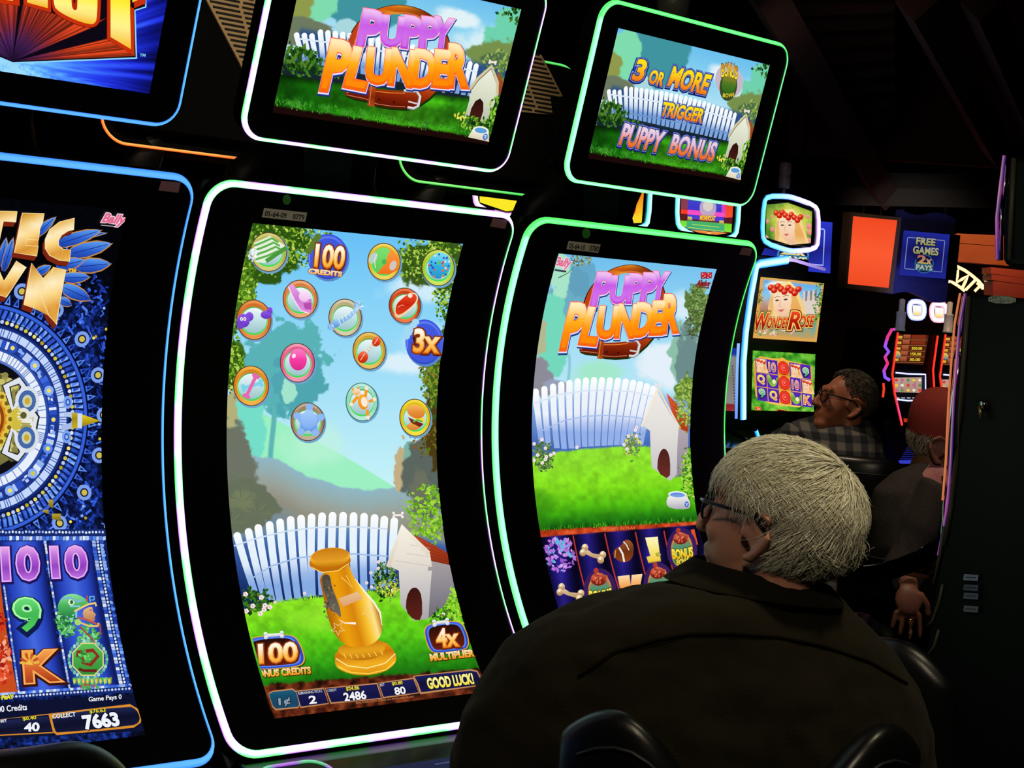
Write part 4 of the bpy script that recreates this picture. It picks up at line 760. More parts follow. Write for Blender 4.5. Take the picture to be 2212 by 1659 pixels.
JC = ['fcf8c0', 'f8e878', 'f0c838']; A.poly(K5([(918, 972), (990, 966), (1008, 1106), (935, 1116), (926, 1084), (948, 1079)]), 'b08c20', 10); A.poly(K5([(916, 968), (988, 962), (1005, 1100), (933, 1110), (924, 1079), (946, 1074)]), JC, 11)
for dx, dy in ((0, 0), (-8, -10), (4, -14), (14, -6)): A.ell(K5([(988 + dx, 1072 + dy)])[0], 2 if dx else 3.5, 2.4, 'a89c3c', 12, n=8)
VC = ['fcdcac', 'f8b868', 'f09438']; A.poly(K5([(757, 1192), (825, 1184), (835, 1260), (770, 1260)]), VC, 11); A.poly(K5([(838, 1184), (900, 1178), (885, 1260), (832, 1260)]), VC, 11.5)
def bowl(c, k, z=10):
    f = lambda P: [(c[0] + k * x, c[1] + k * y) for x, y in P]; A.ell(f([(0, 8)])[0], 33 * k, 46 * k, '3a1c5c', z - 1); A.ell(f([(0, 10)])[0], 24 * k, 38 * k, ['d88c50', 'c08844', '6c8c3c', 'a8a43c'], z); A.ell(f([(0, 12)])[0], 21 * k, 34 * k, ['b4542c', '4c9470', '3c7c54', '4a6a34'], z + 1)
    A.ell(f([(-3, -16)])[0], 16 * k, 13 * k, ['d86c4c', '8c2818', '6a1c10'], z + 2); leaves(A, 24, inblob(*f([(-3, -18)])[0], 15 * k, 12 * k), 4 * k, ['c85038', '9c3020', 'e87858', '6a1c14'], z + 2.2, seed=72); A.ell(f([(-8, -33)])[0], 5 * k, 6 * k, 'b03c28', z + 3, n=10)
    A.text('BONUS', *f([(-20, 28), (24, 22), (-22, 8)]), [(.11, '4a2a08', z + 4), (.05, ['fff060', 'f8d830', 'e8a81c'], z + 5)], arc=-.12); A.text('BOWL', *f([(-11, 42), (17, 37), (-12, 30)]), [(.1, '4a2a08', z + 4), (.04, ['fff060', 'e8b820'], z + 5)], arc=-.1)
bowl(K5([(1128, 1015)])[0], 1.0); bowl(K5([(655, 1255)])[0], 1.08); bowl(K5([(995, 1215)])[0], 1.0)
A.build('screen', M_SCREEN, T)
# ---- blue-lit machine: stone calendar disc over reels, gold lettering
T, S, tp, F = CAB['A']
K4 = crop(0, 320, 3.319); K6 = crop(0, 1200, 3.615); K7 = crop(0, 780, 3.606)
A = Art(S, *MU, 48); AX0 = -90
cu, cv = A.px([(-45, 905)])[0]; RU = A.px([(128, 905)])[0][0] - cu
A.r = (A.px([(AX0 - 60, 905)])[0][0], MU[1], .07, 1.0179)
def stone_bg(x, y):
    n = fbm(x * .06, y * .06, 4, 3); n2 = fbm(x * .15, y * .15, 3, 5)
    im = ramp(n2, (.15, '02030c'), (.45, '08123c'), (.7, '14308c'), (.9, '2c58d0')); im = im * (sst(560, 720, y) * .9 + .04)[:, None]
    return im * (1 - .75 * sst(0, 1, (x - (np.interp(y, [450, 650, 900, 1150, 1340, 1500], [262, 240, 222, 228, 262, 300]) - 26)) / 26))[:, None] + H('03050e') * .3
A.base(150, 432, stone_bg, True)
BL = ['5c8cf0', '3c68dc', '2c50c0', '88b0f8', '1c3ca0']; WH = ['dce8fc', 'b8ccf4', '98b4ec']; YW = ['d8c83c', 'b8a020', 'f0e060']
P0 = lambda r, t: (cu + r * RU * math.cos(t), cv + r * RU * math.sin(t))
rg = random.Random(11); TS = np.linspace(-1.75, 1.75, 90)
def arc(r0, r1, col, z, t0=-1.75, t1=1.75): 
    n = max(3, int((t1 - t0) * 26)); t = np.linspace(t0, t1, n); V = [P0(r0, q) for q in t] + [P0(r1, q) for q in t]; A.raw(V, [(i, i + 1, n + i + 1, n + i) for i in range(n - 1)], col, z)
A.ell((cu, cv), 1.42 * RU, 1.42 * RU, '050a2c', 1, px=False, n=70)
arc(1.0, 1.09, 'c4d8fc', 4); arc(.97, 1.0, '1c3484', 4); arc(1.09, 1.12, '142c7c', 4); arc(.73, .83, 'e8f0fc', 4); arc(.70, .73, '5878c8', 4); arc(.83, .86, '2c4ca8', 4); arc(1.32, 1.36, '3460d8', 4); arc(1.12, 1.32, '0a1850', 3); arc(.86, .97, '1c3488', 3)
for k in range(120): t = -1.75 + 3.5 * k / 120; A.line([P0(1.0, t), P0(1.09, t)], .0018, '4868b8', 5, px=False) if rg.random() < .5 else 0; A.line([P0(.73, t), P0(.83, t)], .0018, '7c94c8', 5, px=False) if rg.random() < .4 else 0
for k in range(27):       # carved blocks between the rings
    t = -1.75 + 3.5 * (k + .5) / 27; kind = k % 3
    for j in range(3 if kind == 0 else 5):
        d = (j - 1) * .036 if kind == 0 else rg.uniform(-.05, .05); r0 = .87 if kind == 0 else rg.uniform(.87, .93); r1 = .965 if kind == 0 else r0 + rg.uniform(.02, .05)
        A.line([P0(r0, t + d), P0(r1, t + d)], .0085 if kind == 0 else .006, rg.choice(WH + BL[:4]), 6 + rg.random(), px=False)
    if kind == 1: A.ell(P0(.92, t), .009, .009, rg.choice(BL), 7, px=False, n=10); A.ell(P0(.92, t), .004, .004, rg.choice(YW), 8, px=False, n=8)
for k in range(64):
    t = -1.75 + 3.5 * (k + .5) / 64; A.ell(P0(1.17, t), .0035, .0035, rg.choice(YW if k % 2 else WH), 6, px=False, n=8); A.line([P0(1.20, t), P0(1.31, t + .012)], .006, rg.choice(BL), 6, px=False)
    A.poly([P0(1.22, t - .02), P0(1.22, t + .02), P0(1.31, t)], rg.choice(BL[:3]), 6.5 + rg.random() * .5, px=False)
for k in range(44):
    t = -1.75 + 3.5 * (k + .5) / 44; A.poly([P0(1.38, t - .028), P0(1.38, t + .028), P0(1.5, t)], rg.choice(BL[:3]), 6, px=False); A.poly([P0(1.40, t - .012), P0(1.40, t + .012), P0(1.46, t)], '0a1c60', 7, px=False)
    if k % 4 == 1: A.ell(P0(1.58, t), .014, .014, '7ca0ec', 7, px=False, n=14); A.ell(P0(1.58, t), .008, .008, '0c1438', 8, px=False, n=12); A.ell(P0(1.58, t), .0055, .0055, 'd0bc4c', 9, px=False, n=10)
for i in range(420):      # loose carving out to the edge
    r, t = rg.uniform(1.5, 2.3), rg.uniform(-1.2, 1.15); p = P0(r, t); q = (p[0] + rg.uniform(-.012, .012), p[1] + rg.uniform(-.016, .016))
    A.line([p, ((p[0] + q[0]) / 2 + rg.uniform(-.005, .005), (p[1] + q[1]) / 2), q], rg.uniform(.002, .0045), rg.choice(['1c3cb0', '2c54d4', '3c6ce8', '142c8c', '5484f0']), 5 + rg.random(), px=False)
for i in range(60): r, t = rg.uniform(1.5, 2.2), rg.uniform(-1.2, 1.15); A.ell(P0(r, t), .0028, .0028, rg.choice(YW + BL), 6.5, px=False, n=7)
A.ell((cu, cv), .70 * RU, .70 * RU, '0c0c14', 5, px=False, n=60)
# inner face of the disc: a generic carved sun with arms, dots and a golden middle
for r, c1, z in ((.40, 'a89a3c', 7), (.37, '5c5420', 8), (.34, 'd88c20', 8.4), (.30, '8c4410', 9), (.26, 'e8b040', 9.4)): A.ell((cu, cv), r * RU, r * RU, c1, z, px=False, n=40)
for k in range(24): A.ell(P0(.375, k * PI / 12), .0085, .0085, 'e0c44c', 9.6, px=False, n=10); A.ell(P0(.375, k * PI / 12), .004, .004, '7c6010', 9.8, px=False, n=8)
def out(P, w_=.011, col='e8ecf4', z=10, closed=True): A.line(P, w_ * 1.5, '20242c', z - .5, px=False, closed=closed); A.line(P, w_, col, z, px=False, closed=closed)
for sg in (-1, 1):
    out([P0(.42, sg * .25), P0(.50, sg * .9), P0(.66, sg * .78), P0(.47, sg * .18)][:3] + [P0(.66, sg * .62)], col='dfe4ec'); pts = [P0(.42, sg * .28), P0(.66, sg * .62), P0(.60, sg * 1.15), P0(.42, sg * 1.3)]
    A.poly(pts, ['a09c50', '706c38'], 8, px=False)
    for i in range(26): r, t = rg.uniform(.4, .62), sg * rg.uniform(.5, 1.3); A.ell(P0(r, t), .006, .005, rg.choice(['c8c06c', '8c8848', 'd8d48c', '605c2c']), 8.5 + rg.random() * .4, px=False, n=9)
    A.ell(P0(.62, sg * .36), .022, .026, 'd8e0e8', 10, px=False, n=18); A.ell(P0(.62, sg * .36), .016, .019, '4468a8', 10.5, px=False, n=16); A.ell(P0(.62, sg * .36), .009, .011, 'c8d0b0', 11, px=False, n=12); A.ell(P0(.62, sg * .36), .005, .006, 'd0a830', 11.5, px=False, n=10)
out([P0(.43, -.2), P0(.52, -.2), P0(.62, -.16), P0(.675, -.03), P0(.66, .13), P0(.58, .21), P0(.50, .2), P0(.43, .2)], .014, 'e0e4ea', 10, False)
A.ell(P0(.53, -.04), .02, .03, ['c8c070', '989038'], 10, px=False, n=16); A.ell(P0(.54, -.09), .012, .013, 'e4e4d0', 11, px=False, n=14); A.ell(P0(.54, -.09), .006, .006, '5c5830', 11.5, px=False, n=10)
for k in range(5): A.line([P0(.56 + .018 * k, -.02), P0(.565 + .018 * k, .07)], .0055, 'e8e8e0', 11, px=False)
for k in range(5): A.ell(P0(.455, -.16 + .08 * k), .009, .009, 'd0bc40', 11, px=False, n=10)
# the pointer
A.poly(K7([(495, 400), (560, 395), (560, 440), (495, 430)]), 'b4c8ec', 10); A.poly(K7([(470, 500), (555, 480), (555, 525), (480, 545)]), 'a8bce8', 10); A.poly(K7([(555, 400), (600, 403), (600, 525), (555, 520)]), ['c8b028', '8c7c14', 'c8b028'], 11); A.poly(K7([(597, 405), (638, 410), (635, 522), (597, 518)]), 'd0dcf4', 11); A.poly(K7([(636, 415), (775, 465), (636, 510)]), ['e8d020', 'c0a414', '8c7810'], 12)
for c in ((525, 320), (515, 590)): A.ell(K7([c])[0], 10, 14, '7ca4f0', 10, n=18); A.ell(K7([c])[0], 5.5, 8, '2c50b8', 10.5, n=14); A.ell(K7([c])[0], 3, 4.4, '9cbcf8', 11, n=10)
for (x, y, x2, y2) in ((375, 1080, 410, 1150), (330, 1160, 375, 1195), (400, 1190, 470, 1250)): A.poly(K7([(x, y), (x2, y), (x2, y2), (x, y2 - 20)]), ['b8a030', '6c5c14'], 11)
# title: feathers and gold block lettering
def feather(a, b, wd, z):
    a, b = np.array(a, float), np.array(b, float); d = b - a; q = np.array([-d[1], d[0]]) / np.linalg.norm(d); f = [0, .15, .4, .7, .9, 1]; g = [.35, .8, 1, .8, .35, 0]
    for k, col in ((1.18, 'c88c3c'), (1.0, ['5c9cf0', '2c60d0', '1c3ca0'])): A.poly(K4([tuple(a + d * t * (1 + (k - 1) * .2) + q * wd * s_ * k) for t, s_ in zip(f, g)] + [tuple(a + d * t - q * wd * s_ * k) for t, s_ in list(zip(f, g))[::-1]]), col, z + (0 if k > 1 else .4))
    A.line(K4([tuple(a + d * .1), tuple(a + d * .9)]), 1.5, '14287c', z + .8)
for a, b, wd, z in (((230, 640), (395, 490), 30, 14), ((400, 690), (720, 585), 42, 15), ((480, 640), (760, 605), 20, 14), ((480, 760), (795, 680), 50, 16), ((400, 850), (600, 800), 40, 17), ((540, 850), (790, 825), 50, 15), ((440, 930), (640, 920), 38, 16), ((440, 990), (645, 1085), 48, 15), ((420, 1080), (510, 1125), 30, 14), ((250, 900), (360, 840), 30, 14), ((20, 880), (90, 640), 28, 14), ((0, 850), (40, 640), 28, 13)): feather(a, b, wd, z)
def gold(u, v, V): t = (v - V[:, 1].min()) / np.ptp(V[:, 1]) + .3 * (u - V[:, 0].min()) / np.ptp(V[:, 0]); return ramp(t, (0, 'b87c28'), (.25, 'e8b450'), (.5, 'fff0c8'), (.72, 'ffd884'), (1, 'd89030'), (1.3, 'f0c060'))
def block(P, z=22):
    P = np.array(P, float); A.poly(K4([tuple(p + (-20, 38)) for p in P]), '160402', z - 3); 
    for i in range(len(P)): a, b = P[i], P[(i + 1) % len(P)]; A.poly(K4([tuple(a), tuple(b), tuple(b + (-18, 34)), tuple(a + (-18, 34))]), '7c2410', z - 2)
    A.poly(K4([tuple(p) for p in P]), '3c1804', z - 1); g = np.mean(P, 0); A.line(K4([tuple(p) for p in P]), 1.6, 'fbe4a8', z + 1, closed=True); A.fine(K4([tuple(p) for p in P]), gold, z, 6)
block([(-120, 445), (118, 450), (108, 525), (18, 520), (-30, 760), (-90, 750), (-40, 520), (-128, 515)])
block([(155, 460), (312, 465), (300, 532), (212, 528), (198, 575), (280, 580), (270, 655), (185, 650), (175, 695), (268, 700), (258, 770), (97, 745)])
c_ = [(528, 497), (522, 580), (480, 590), (435, 620), (412, 660), (415, 695), (445, 720), (500, 728), (492, 808), (420, 800), (350, 765), (318, 715), (318, 650), (350, 580), (420, 525)]; block(c_)
block([(-290, 760), (-220, 765), (-150, 940), (-92, 800), (-40, 810), (22, 950), (112, 806), (182, 850), (38, 1068), (-12, 1048), (-66, 905), (-130, 1040), (-180, 1020)], 23)
block([(222, 822), (300, 930), (340, 1020), (375, 850), (466, 868), (398, 1262), (345, 1200), (260, 985), (235, 1145), (165, 1120)], 23)
A.text('TM', *K4([(482, 886), (532, 888), (486, 860)]), [(.06, 'f0b430', 26)]); script(A, *K4([(722, 545), (888, 562), (735, 462)]), 20); A.line(K4([(718, 548), (846, 560)]), 1.2, 'd8d0dc', 20)
# reels
def rl(u, v, V): t = (u - V[:, 0].min()) / np.ptp(V[:, 0]); return ramp(t, (0, '0c1450'), (.2, '2440b8'), (.5, '4468e0'), (.8, '2440b8'), (1, '0a1048'))
A.fine([(-70, 1172), (-8, 1172), (38, 1500), (-30, 1505)], 'c84c1c', 9, 3)
A.fine([(-5, 1170), (92, 1168), (148, 1492), (40, 1500)], rl, 10, 14); A.fine([(98, 1168), (196, 1165), (256, 1484), (150, 1492)], rl, 10, 14)
A.poly([(-70, 1145), (228, 1143), (230, 1166), (-70, 1172)], '14286c', 11); A.poly([(196, 1150), (230, 1150), (292, 1490), (256, 1492)], '10205c', 11); A.poly([(-70, 1504), (282, 1482), (290, 1496), (-70, 1516)], '14286c', 11)
for i in range(40): x = -60 + i * 7.2; A.poly([(x, 1159 + rg.uniform(-1, 1)), (x + 6.4, 1159), (x + 6.2, 1167), (x, 1168)], rg.choice(WH + BL[:2]), 12); A.ell((x, 1150 + rg.uniform(-1, 1)), 2.5, 3, rg.choice(WH), 12, n=9)
for i in range(44):
    t = i / 44; a = (197 + 61 * t ** 1.15, 1168 + 318 * t); A.poly([a, (a[0] + 8, a[1]), (a[0] + 9, a[1] + 6.4), (a[0] + 1.2, a[1] + 6.4)], rg.choice(WH + BL[:3]), 12); A.ell((a[0] + 13, a[1] + 3), 2.6, 3, rg.choice(WH), 12, n=9); A.poly([(a[0] + 17, a[1]), (a[0] + 24 + rg.uniform(-2, 3), a[1] + 1), (a[0] + 25, a[1] + 7), (a[0] + 18, a[1] + 7)], rg.choice(BL), 12)
    b = (94 + 54 * t ** 1.12, 1168 + 324 * t); A.poly([b, (b[0] + 4.6, b[1]), (b[0] + 5.4, b[1] + 6.6), (b[0] + 1, b[1] + 6.6)], rg.choice(WH + BL[:2]), 12); b = (-8 + 46 * t, 1170 + 330 * t); A.poly([b, (b[0] + 4, b[1]), (b[0] + 5, b[1] + 6.6), (b[0] + 1, b[1] + 6.6)], rg.choice(WH + BL[:2]), 12)
for i in range(44): x = -40 + i * 7.4; y = 1503 - .07 * x; A.ell((x, y + 5), 2.6, 2.6, rg.choice(WH), 12.2, n=9); A.poly([(x - 2, y - 5), (x + 5, y - 5.5), (x + 5, y), (x - 2, y + .5)], rg.choice(WH + BL[:2]), 12)
tenc = ['e8a8e8', 'b45cd8', '8c38b8', 'c070e0']
for t, a, b, c in (('10', (8, 1253), (82, 1250), (4, 1186)), ('10', (115, 1247), (186, 1245), (110, 1184))): A.text(t, a, b, c, [(.1, '1c1058', 14, .01, -.03), (.075, '3c1c80', 15), (.06, 'e8b4f8', 16), (.03, tenc, 17)])
A.text('9', *K6([(140, 595), (318, 585), (106, 350)]), [(.1, '0c1c4c', 14, .01, -.03), (.075, '0c4c24', 15), (.06, 'a8f8a8', 16), (.02, ['6cdc78', '3cb450', '54d05c'], 17)]); A.text('K', *K6([(205, 992), (445, 978), (188, 762)]), [(.1, '3c1008', 14, .01, -.03), (.06, 'f8b060', 15), (.025, ['f8a450', 'd8642c', 'a83814'], 16)])
for k in range(9): t = PI + .1 + k * .36; c = K6([(225, 850)])[0]; A.ell((c[0] + 15 * math.cos(t), c[1] + 18 * math.sin(t)), 3.4, 7, ['e8b840', 'c84c28'][k % 2], 18, t + PI / 2, n=12)
A.poly(K6([(190, 855), (225, 815), (255, 860)]), 'f0c048', 19)
leaves(A, 60, inblob(8, 1430, 14, 50), 7, ['e8482c', 'c8281c', 'f08058', 'a01c14', 'f8b090'], 11, seed=81); leaves(A, 20, inblob(4, 1345, 8, 20), 6, ['d8381c', '8c1410'], 11, seed=82)
# reel figure: a head in a green feathered serpent headdress over a carved shield
leaves(A, 120, inblob(*K6([(510, 520)])[0], 20, 34), 7, ['4cac54', '6ccc6c', '2c8440', 'a0e4a0', '1c6c38'], 13, seed=83, elong=.4); leaves(A, 90, inblob(*K6([(690, 640)])[0], 22, 24), 6, ['4cac54', '6ccc6c', '2c8440', '8cdca0'], 13, seed=84, elong=.4)
A.poly(K6(sm([(440, 400), (480, 320), (570, 295), (660, 335), (700, 390), (640, 400), (560, 470), (520, 470), (460, 450)])), ['8ce498', '4cb460', '2c8848'], 15); A.line(K6([(475, 345), (540, 330), (600, 365), (640, 350)]), 5, '78b8d0', 16); A.ell(K6([(552, 368)])[0], 7, 7, 'd8f0c0', 16, n=14); A.ell(K6([(554, 368)])[0], 3.5, 4.5, '1c6c3c', 17, n=10)
A.line(K6([(575, 440), (650, 400), (690, 382), (740, 375), (745, 400)]), 4.5, 'e8cc74', 17); A.line(K6([(675, 315), (675, 365)]), 3.5, 'b04c3c', 16); A.line(K6([(700, 365), (695, 325), (730, 322), (730, 350), (712, 350)]), 3, '68b4dc', 16)
A.poly(K6([(650, 425), (690, 405), (715, 405), (722, 440), (745, 465), (735, 480), (735, 510), (715, 525), (650, 490), (640, 455)]), ['e8b888', 'd09868', 'b87c50'], 16); A.line(K6([(693, 428), (715, 430)]), 1.4, '3c2010', 17); A.line(K6([(718, 496), (736, 494)]), 1.2, '8c4c38', 17)
A.line(K6([(540, 400), (620, 400), (590, 440), (590, 490)]), 4, '88c8e0', 17); A.line(K6([(605, 490), (660, 500), (720, 525), (760, 545)]), 4, 'c85848', 17); A.line(K6([(600, 520), (690, 555), (760, 555), (765, 530)]), 4, 'e0c86c', 17); A.ell(K6([(602, 525)])[0], 7, 7, 'a8d86c', 18, n=14); A.line(K6([(775, 540), (780, 590), (770, 620), (790, 612)]), 3, 'b0483c', 17)
A.line(K6([(620, 560), (700, 640), (740, 690)]), 3, 'a83c34', 15)
c = K6([(682, 815)])[0]
for k in range(32): t = k * PI / 16; A.ell((c[0] + 41 * math.cos(t), c[1] + 40 * math.sin(t)), 3.4, 4.5, ['78c4a8', '4c9c84', 'a4dcc0'][k % 3], 15, n=9)
oc = lambda r: [(c[0] + r * .95 * math.cos(.39 + k * PI / 4), c[1] + r * math.sin(.39 + k * PI / 4)) for k in range(8)]
A.poly(oc(39), 'e0d888', 16); A.poly(oc(36), ['58c058', '2c8c34'], 17); A.line(K6([(600, 800), (600, 760), (720, 745), (760, 790), (700, 860), (640, 840), (650, 800), (690, 790)]), 8, '8c2c20', 18); A.line(K6([(610, 890), (650, 905), (750, 905)]), 6, '6a1c18', 18); leaves(A, 22, inblob(c[0] - 8, c[1] - 5, 14, 12), 5, ['6cdc6c', '4cb44c', '2c8434'], 18.5, seed=85)
for k in range(9): x = 560 + k * 34; A.poly(K6([(x, 960), (x + 36, 955), (x + 34, 1000), (x + 12, 1015)]), ['4cac54', '6ccc6c', '8ca43c'][k % 3], 14); A.ell(K6([(x + 16, 985)])[0], 2.6, 5, 'e0d058', 15, n=9)
leaves(A, 26, inblob(*K6([(690, 1020)])[0], 22, 8), 6, ['4cac54', '2c8440', 'b04c3c'], 13, seed=86)
# meters
A.poly([(-90, 1524), (300, 1500), (312, 1580), (-90, 1600)], '0a1030', 8)
wt = lambda t, a, b, c, col='f0f4fc', o=.03: A.text(t, *K6([a, b, c]), [(o + .05, '04061c', 20), (o, col, 21)])
wt('PLAY', (8, 1132), (100, 1122), (6, 1102), 'f0e41c', .06); wt('Game Pays 0', (688, 1158), (944, 1136), (686, 1112), o=.02); wt('100 Credits', (-40, 1232), (206, 1212), (-44, 1186), o=.02)
A.poly(K6([(-60, 1290), (375, 1248), (410, 1385), (440, 1408), (1040, 1350), (1095, 1310), (1102, 1265), (1070, 1200), (1010, 1165), (380, 1240)]), 'd88c2c', 14)
A.poly(K6(sm([(395, 1252), (1005, 1180), (1060, 1208), (1088, 1265), (1080, 1310), (1030, 1335), (445, 1392), (425, 1375)], 1)), ['1c2450', '0a0c24', '141838'], 15); A.poly(K6([(-60, 1302), (370, 1260), (400, 1370), (-60, 1405)]), ['1c2450', '0a0c24', '141838'], 15); A.line(K6([(-60, 1412), (410, 1388)]), 2.5, 'd88c2c', 14.5)
wt('COLLECT', (405, 1280), (585, 1262), (402, 1246)); wt('$76.63', (696, 1244), (820, 1230), (692, 1212), 'e8dc2c', .02); wt('7663', (662, 1362), (928, 1332), (636, 1262), o=.05); wt('$0.40', (174, 1300), (278, 1288), (170, 1268), 'e8dc2c', .02); wt('40', (188, 1382), (300, 1376), (186, 1318), o=.04); wt('BET', (0, 1312), (48, 1306), (-2, 1290), o=.02)
A.build('screen', M_SCREEN, T)
# upper display: huge red and gold lettering flying over blue rays
KT = crop(0, 0, 3.95); A = Art(F, *FR, 24)
cu, cv = A.px(KT([(100, 530)]))[0]; AR = A.r
def rays(a, b):
    u = AR[0] + a * (AR[1] - AR[0]) - cu; v = AR[2] + b * (AR[3] - AR[2]) - cv; t = np.arctan2(v, u); r = np.hypot(u, v); n = vnoise(t * 26, r * 4, 3) * .6 + vnoise(t * 60, r * 9, 5) * .4
    k = np.clip(1.15 - r / .26 + .7 * (n - .5), 0, 1); return ramp(k, (0, '060a38'), (.15, '0c1484'), (.4, '2438f0'), (.62, '3c74fc'), (.85, '6cc0fc'), (1, '9cdcfc'))
A.base(200, 96, rays)
def streak(u, v, V): t = np.arctan2(v - cv, u - cu); r = np.hypot(u - cu, v - cv); k = np.clip(r / .16, 0, 1); n = vnoise(t * 40, r * 0, 4); return ramp(k, (0, '1c0c2c'), (.35, '5c2c6c'), (.7, 'a8321c'), (1, 'd8401c')) * (.45 + .75 * n)[:, None]
A.poly(KT([(-600, 250), (-600, 0), (-500, -600), (1240, -600), (1248, 62), (1155, 92), (1168, 500), (110, 542)]), '8cd4fc', 2); A.poly(KT([(-590, 240), (-590, 0), (-490, -590), (1230, -590), (1236, 54), (1143, 84), (1156, 488), (108, 530)]), '0c0614', 3)
def fan(a, b, z=4):
    a, b = np.array(a, float), np.array(b, float)
    for k in range(26):
        p, q = a + (b - a) * k / 26, a + (b - a) * (k + 1) / 26; m_ = .45 + .75 * rg.random(); c_ = lambda h: tuple(np.clip(H(h) * m_, 0, 1)); A.poly(KT([tuple(p), tuple(q), (104, 522)]), (lambda m_: lambda u, v, V: ramp(np.clip(np.hypot(u - cu, v - cv) / .12, 0, 1), (0, '1c0c2c'), (.3, '4c2460'), (.6, '9c2c24'), (1, 'd8441c')) * m_)(m_), z + .02 * k)
fan((-560, -100), (0, 40)); fan((0, 30), (155, 48)); fan((190, 35), (430, 115)); fan((440, 110), (760, 235)); fan((780, 235), (905, 150), 4.2); fan((905, 330), (1146, 478), 4.4); fan((-560, 200), (-560, -100), 4.3)
def redgold(P, hole=None, z=8):
    A.poly(KT(P), 'c8300c', z); A.line(KT(P), 1.2, '5c0c04', z + .5, closed=True); g = np.mean(P, 0); A.poly(KT(hole), ['f8e030', 'fff01c', 'fcd010', 'fff030', 'fff690', 'f8b818'], z + 1)
redgold([(910, -560), (1108, -560), (1112, 60), (1140, 68), (1146, 478), (908, 330)], [(938, -540), (1100, -540), (1106, 120), (1114, 418), (940, 314)])
redgold([(1110, -560), (1240, -560), (1236, 30), (1140, 68)], [(1120, -540), (1210, -540), (1210, -20), (1125, 20)], 8.5)
o_ = sm([(420, -350), (500, -420), (760, -420), (860, -330), (858, 150), (830, 220), (760, 240), (620, 200), (480, 130), (430, 60)]); i_ = sm([(450, -330), (510, -390), (750, -390), (830, -320), (828, 150), (800, 205), (750, 205), (640, 170), (500, 100), (448, 40)]); redgold(o_, i_)
A.poly(KT(sm([(600, -250), (655, -250), (658, 60), (645, 88), (620, 80), (605, 40)])), 'b8280c', 10); A.poly(KT(sm([(612, -240), (640, -240), (642, 30), (622, 30)])), '3c0804', 10.5)
redgold([(190, -560), (430, -560), (434, 110), (196, 40)], [(228, -540), (404, -540), (404, 68), (228, 20)]); redgold([(-420, -560), (170, -560), (165, 50), (-420, -20)], [(-400, -540), (110, -540), (106, 5), (-400, -60)], 8)
A.text('TM', *KT([(1188, 478), (1236, 482), (1192, 455)]), [(.03, '7cc8f0', 6)]); A.build('screen', M_SCREEN, tp)
# ---- stickers on the bezels
def sticker(T, S, name, P, col, txt=None, z=0):
    A = Art(S, -1, 1, -1, 2, 1); A.clip = False; A.poly(P, col, 2)
    for t in txt or (): A.text(*t)
    return A.build(name, M_PRINT, T)
for key, P, n1, n2_, dot, tag_ in (('B', [(570, 449), (663, 459), (659, 479), (565, 469)], ('05-64-09', (571, 466), (617, 471), (573, 455)), ('0779', (632, 473), (656, 475), (633, 462)), (619, 431), [(1064, 471), (1096, 475), (1091, 494), (1058, 489)]),
                                   ('C', [(1228, 520), (1297, 528), (1292, 546), (1223, 538)], ('05-64-10', (1228, 536), (1262, 540), (1230, 525)), ('0780', (1272, 541), (1292, 543), (1274, 530)), (1266, 504), [(1603, 534), (1625, 537), (1620, 553), (1596, 549)]),
                                   ('A', None, None, None, None, [(348, 390), (390, 394), (385, 416), (342, 411)])):
    T, S, tp, F = CAB[key]
    if P:
        sticker(T, S, 'number_sticker', P, 'e4dccc', [(t[0], t[1], t[2], t[3], [(.02, '141414', 3)]) for t in (n1, n2_)])
        A = Art(S, -1, 1, -1, 2, 1); A.clip = False; A.ell(dot, 9, 11, '4a9a44', 2); A.build('round_sticker', M_PRINT, T)
    g = np.mean(tag_, 0); sticker(T, S, 'maker_tag', tag_, 'a87880')
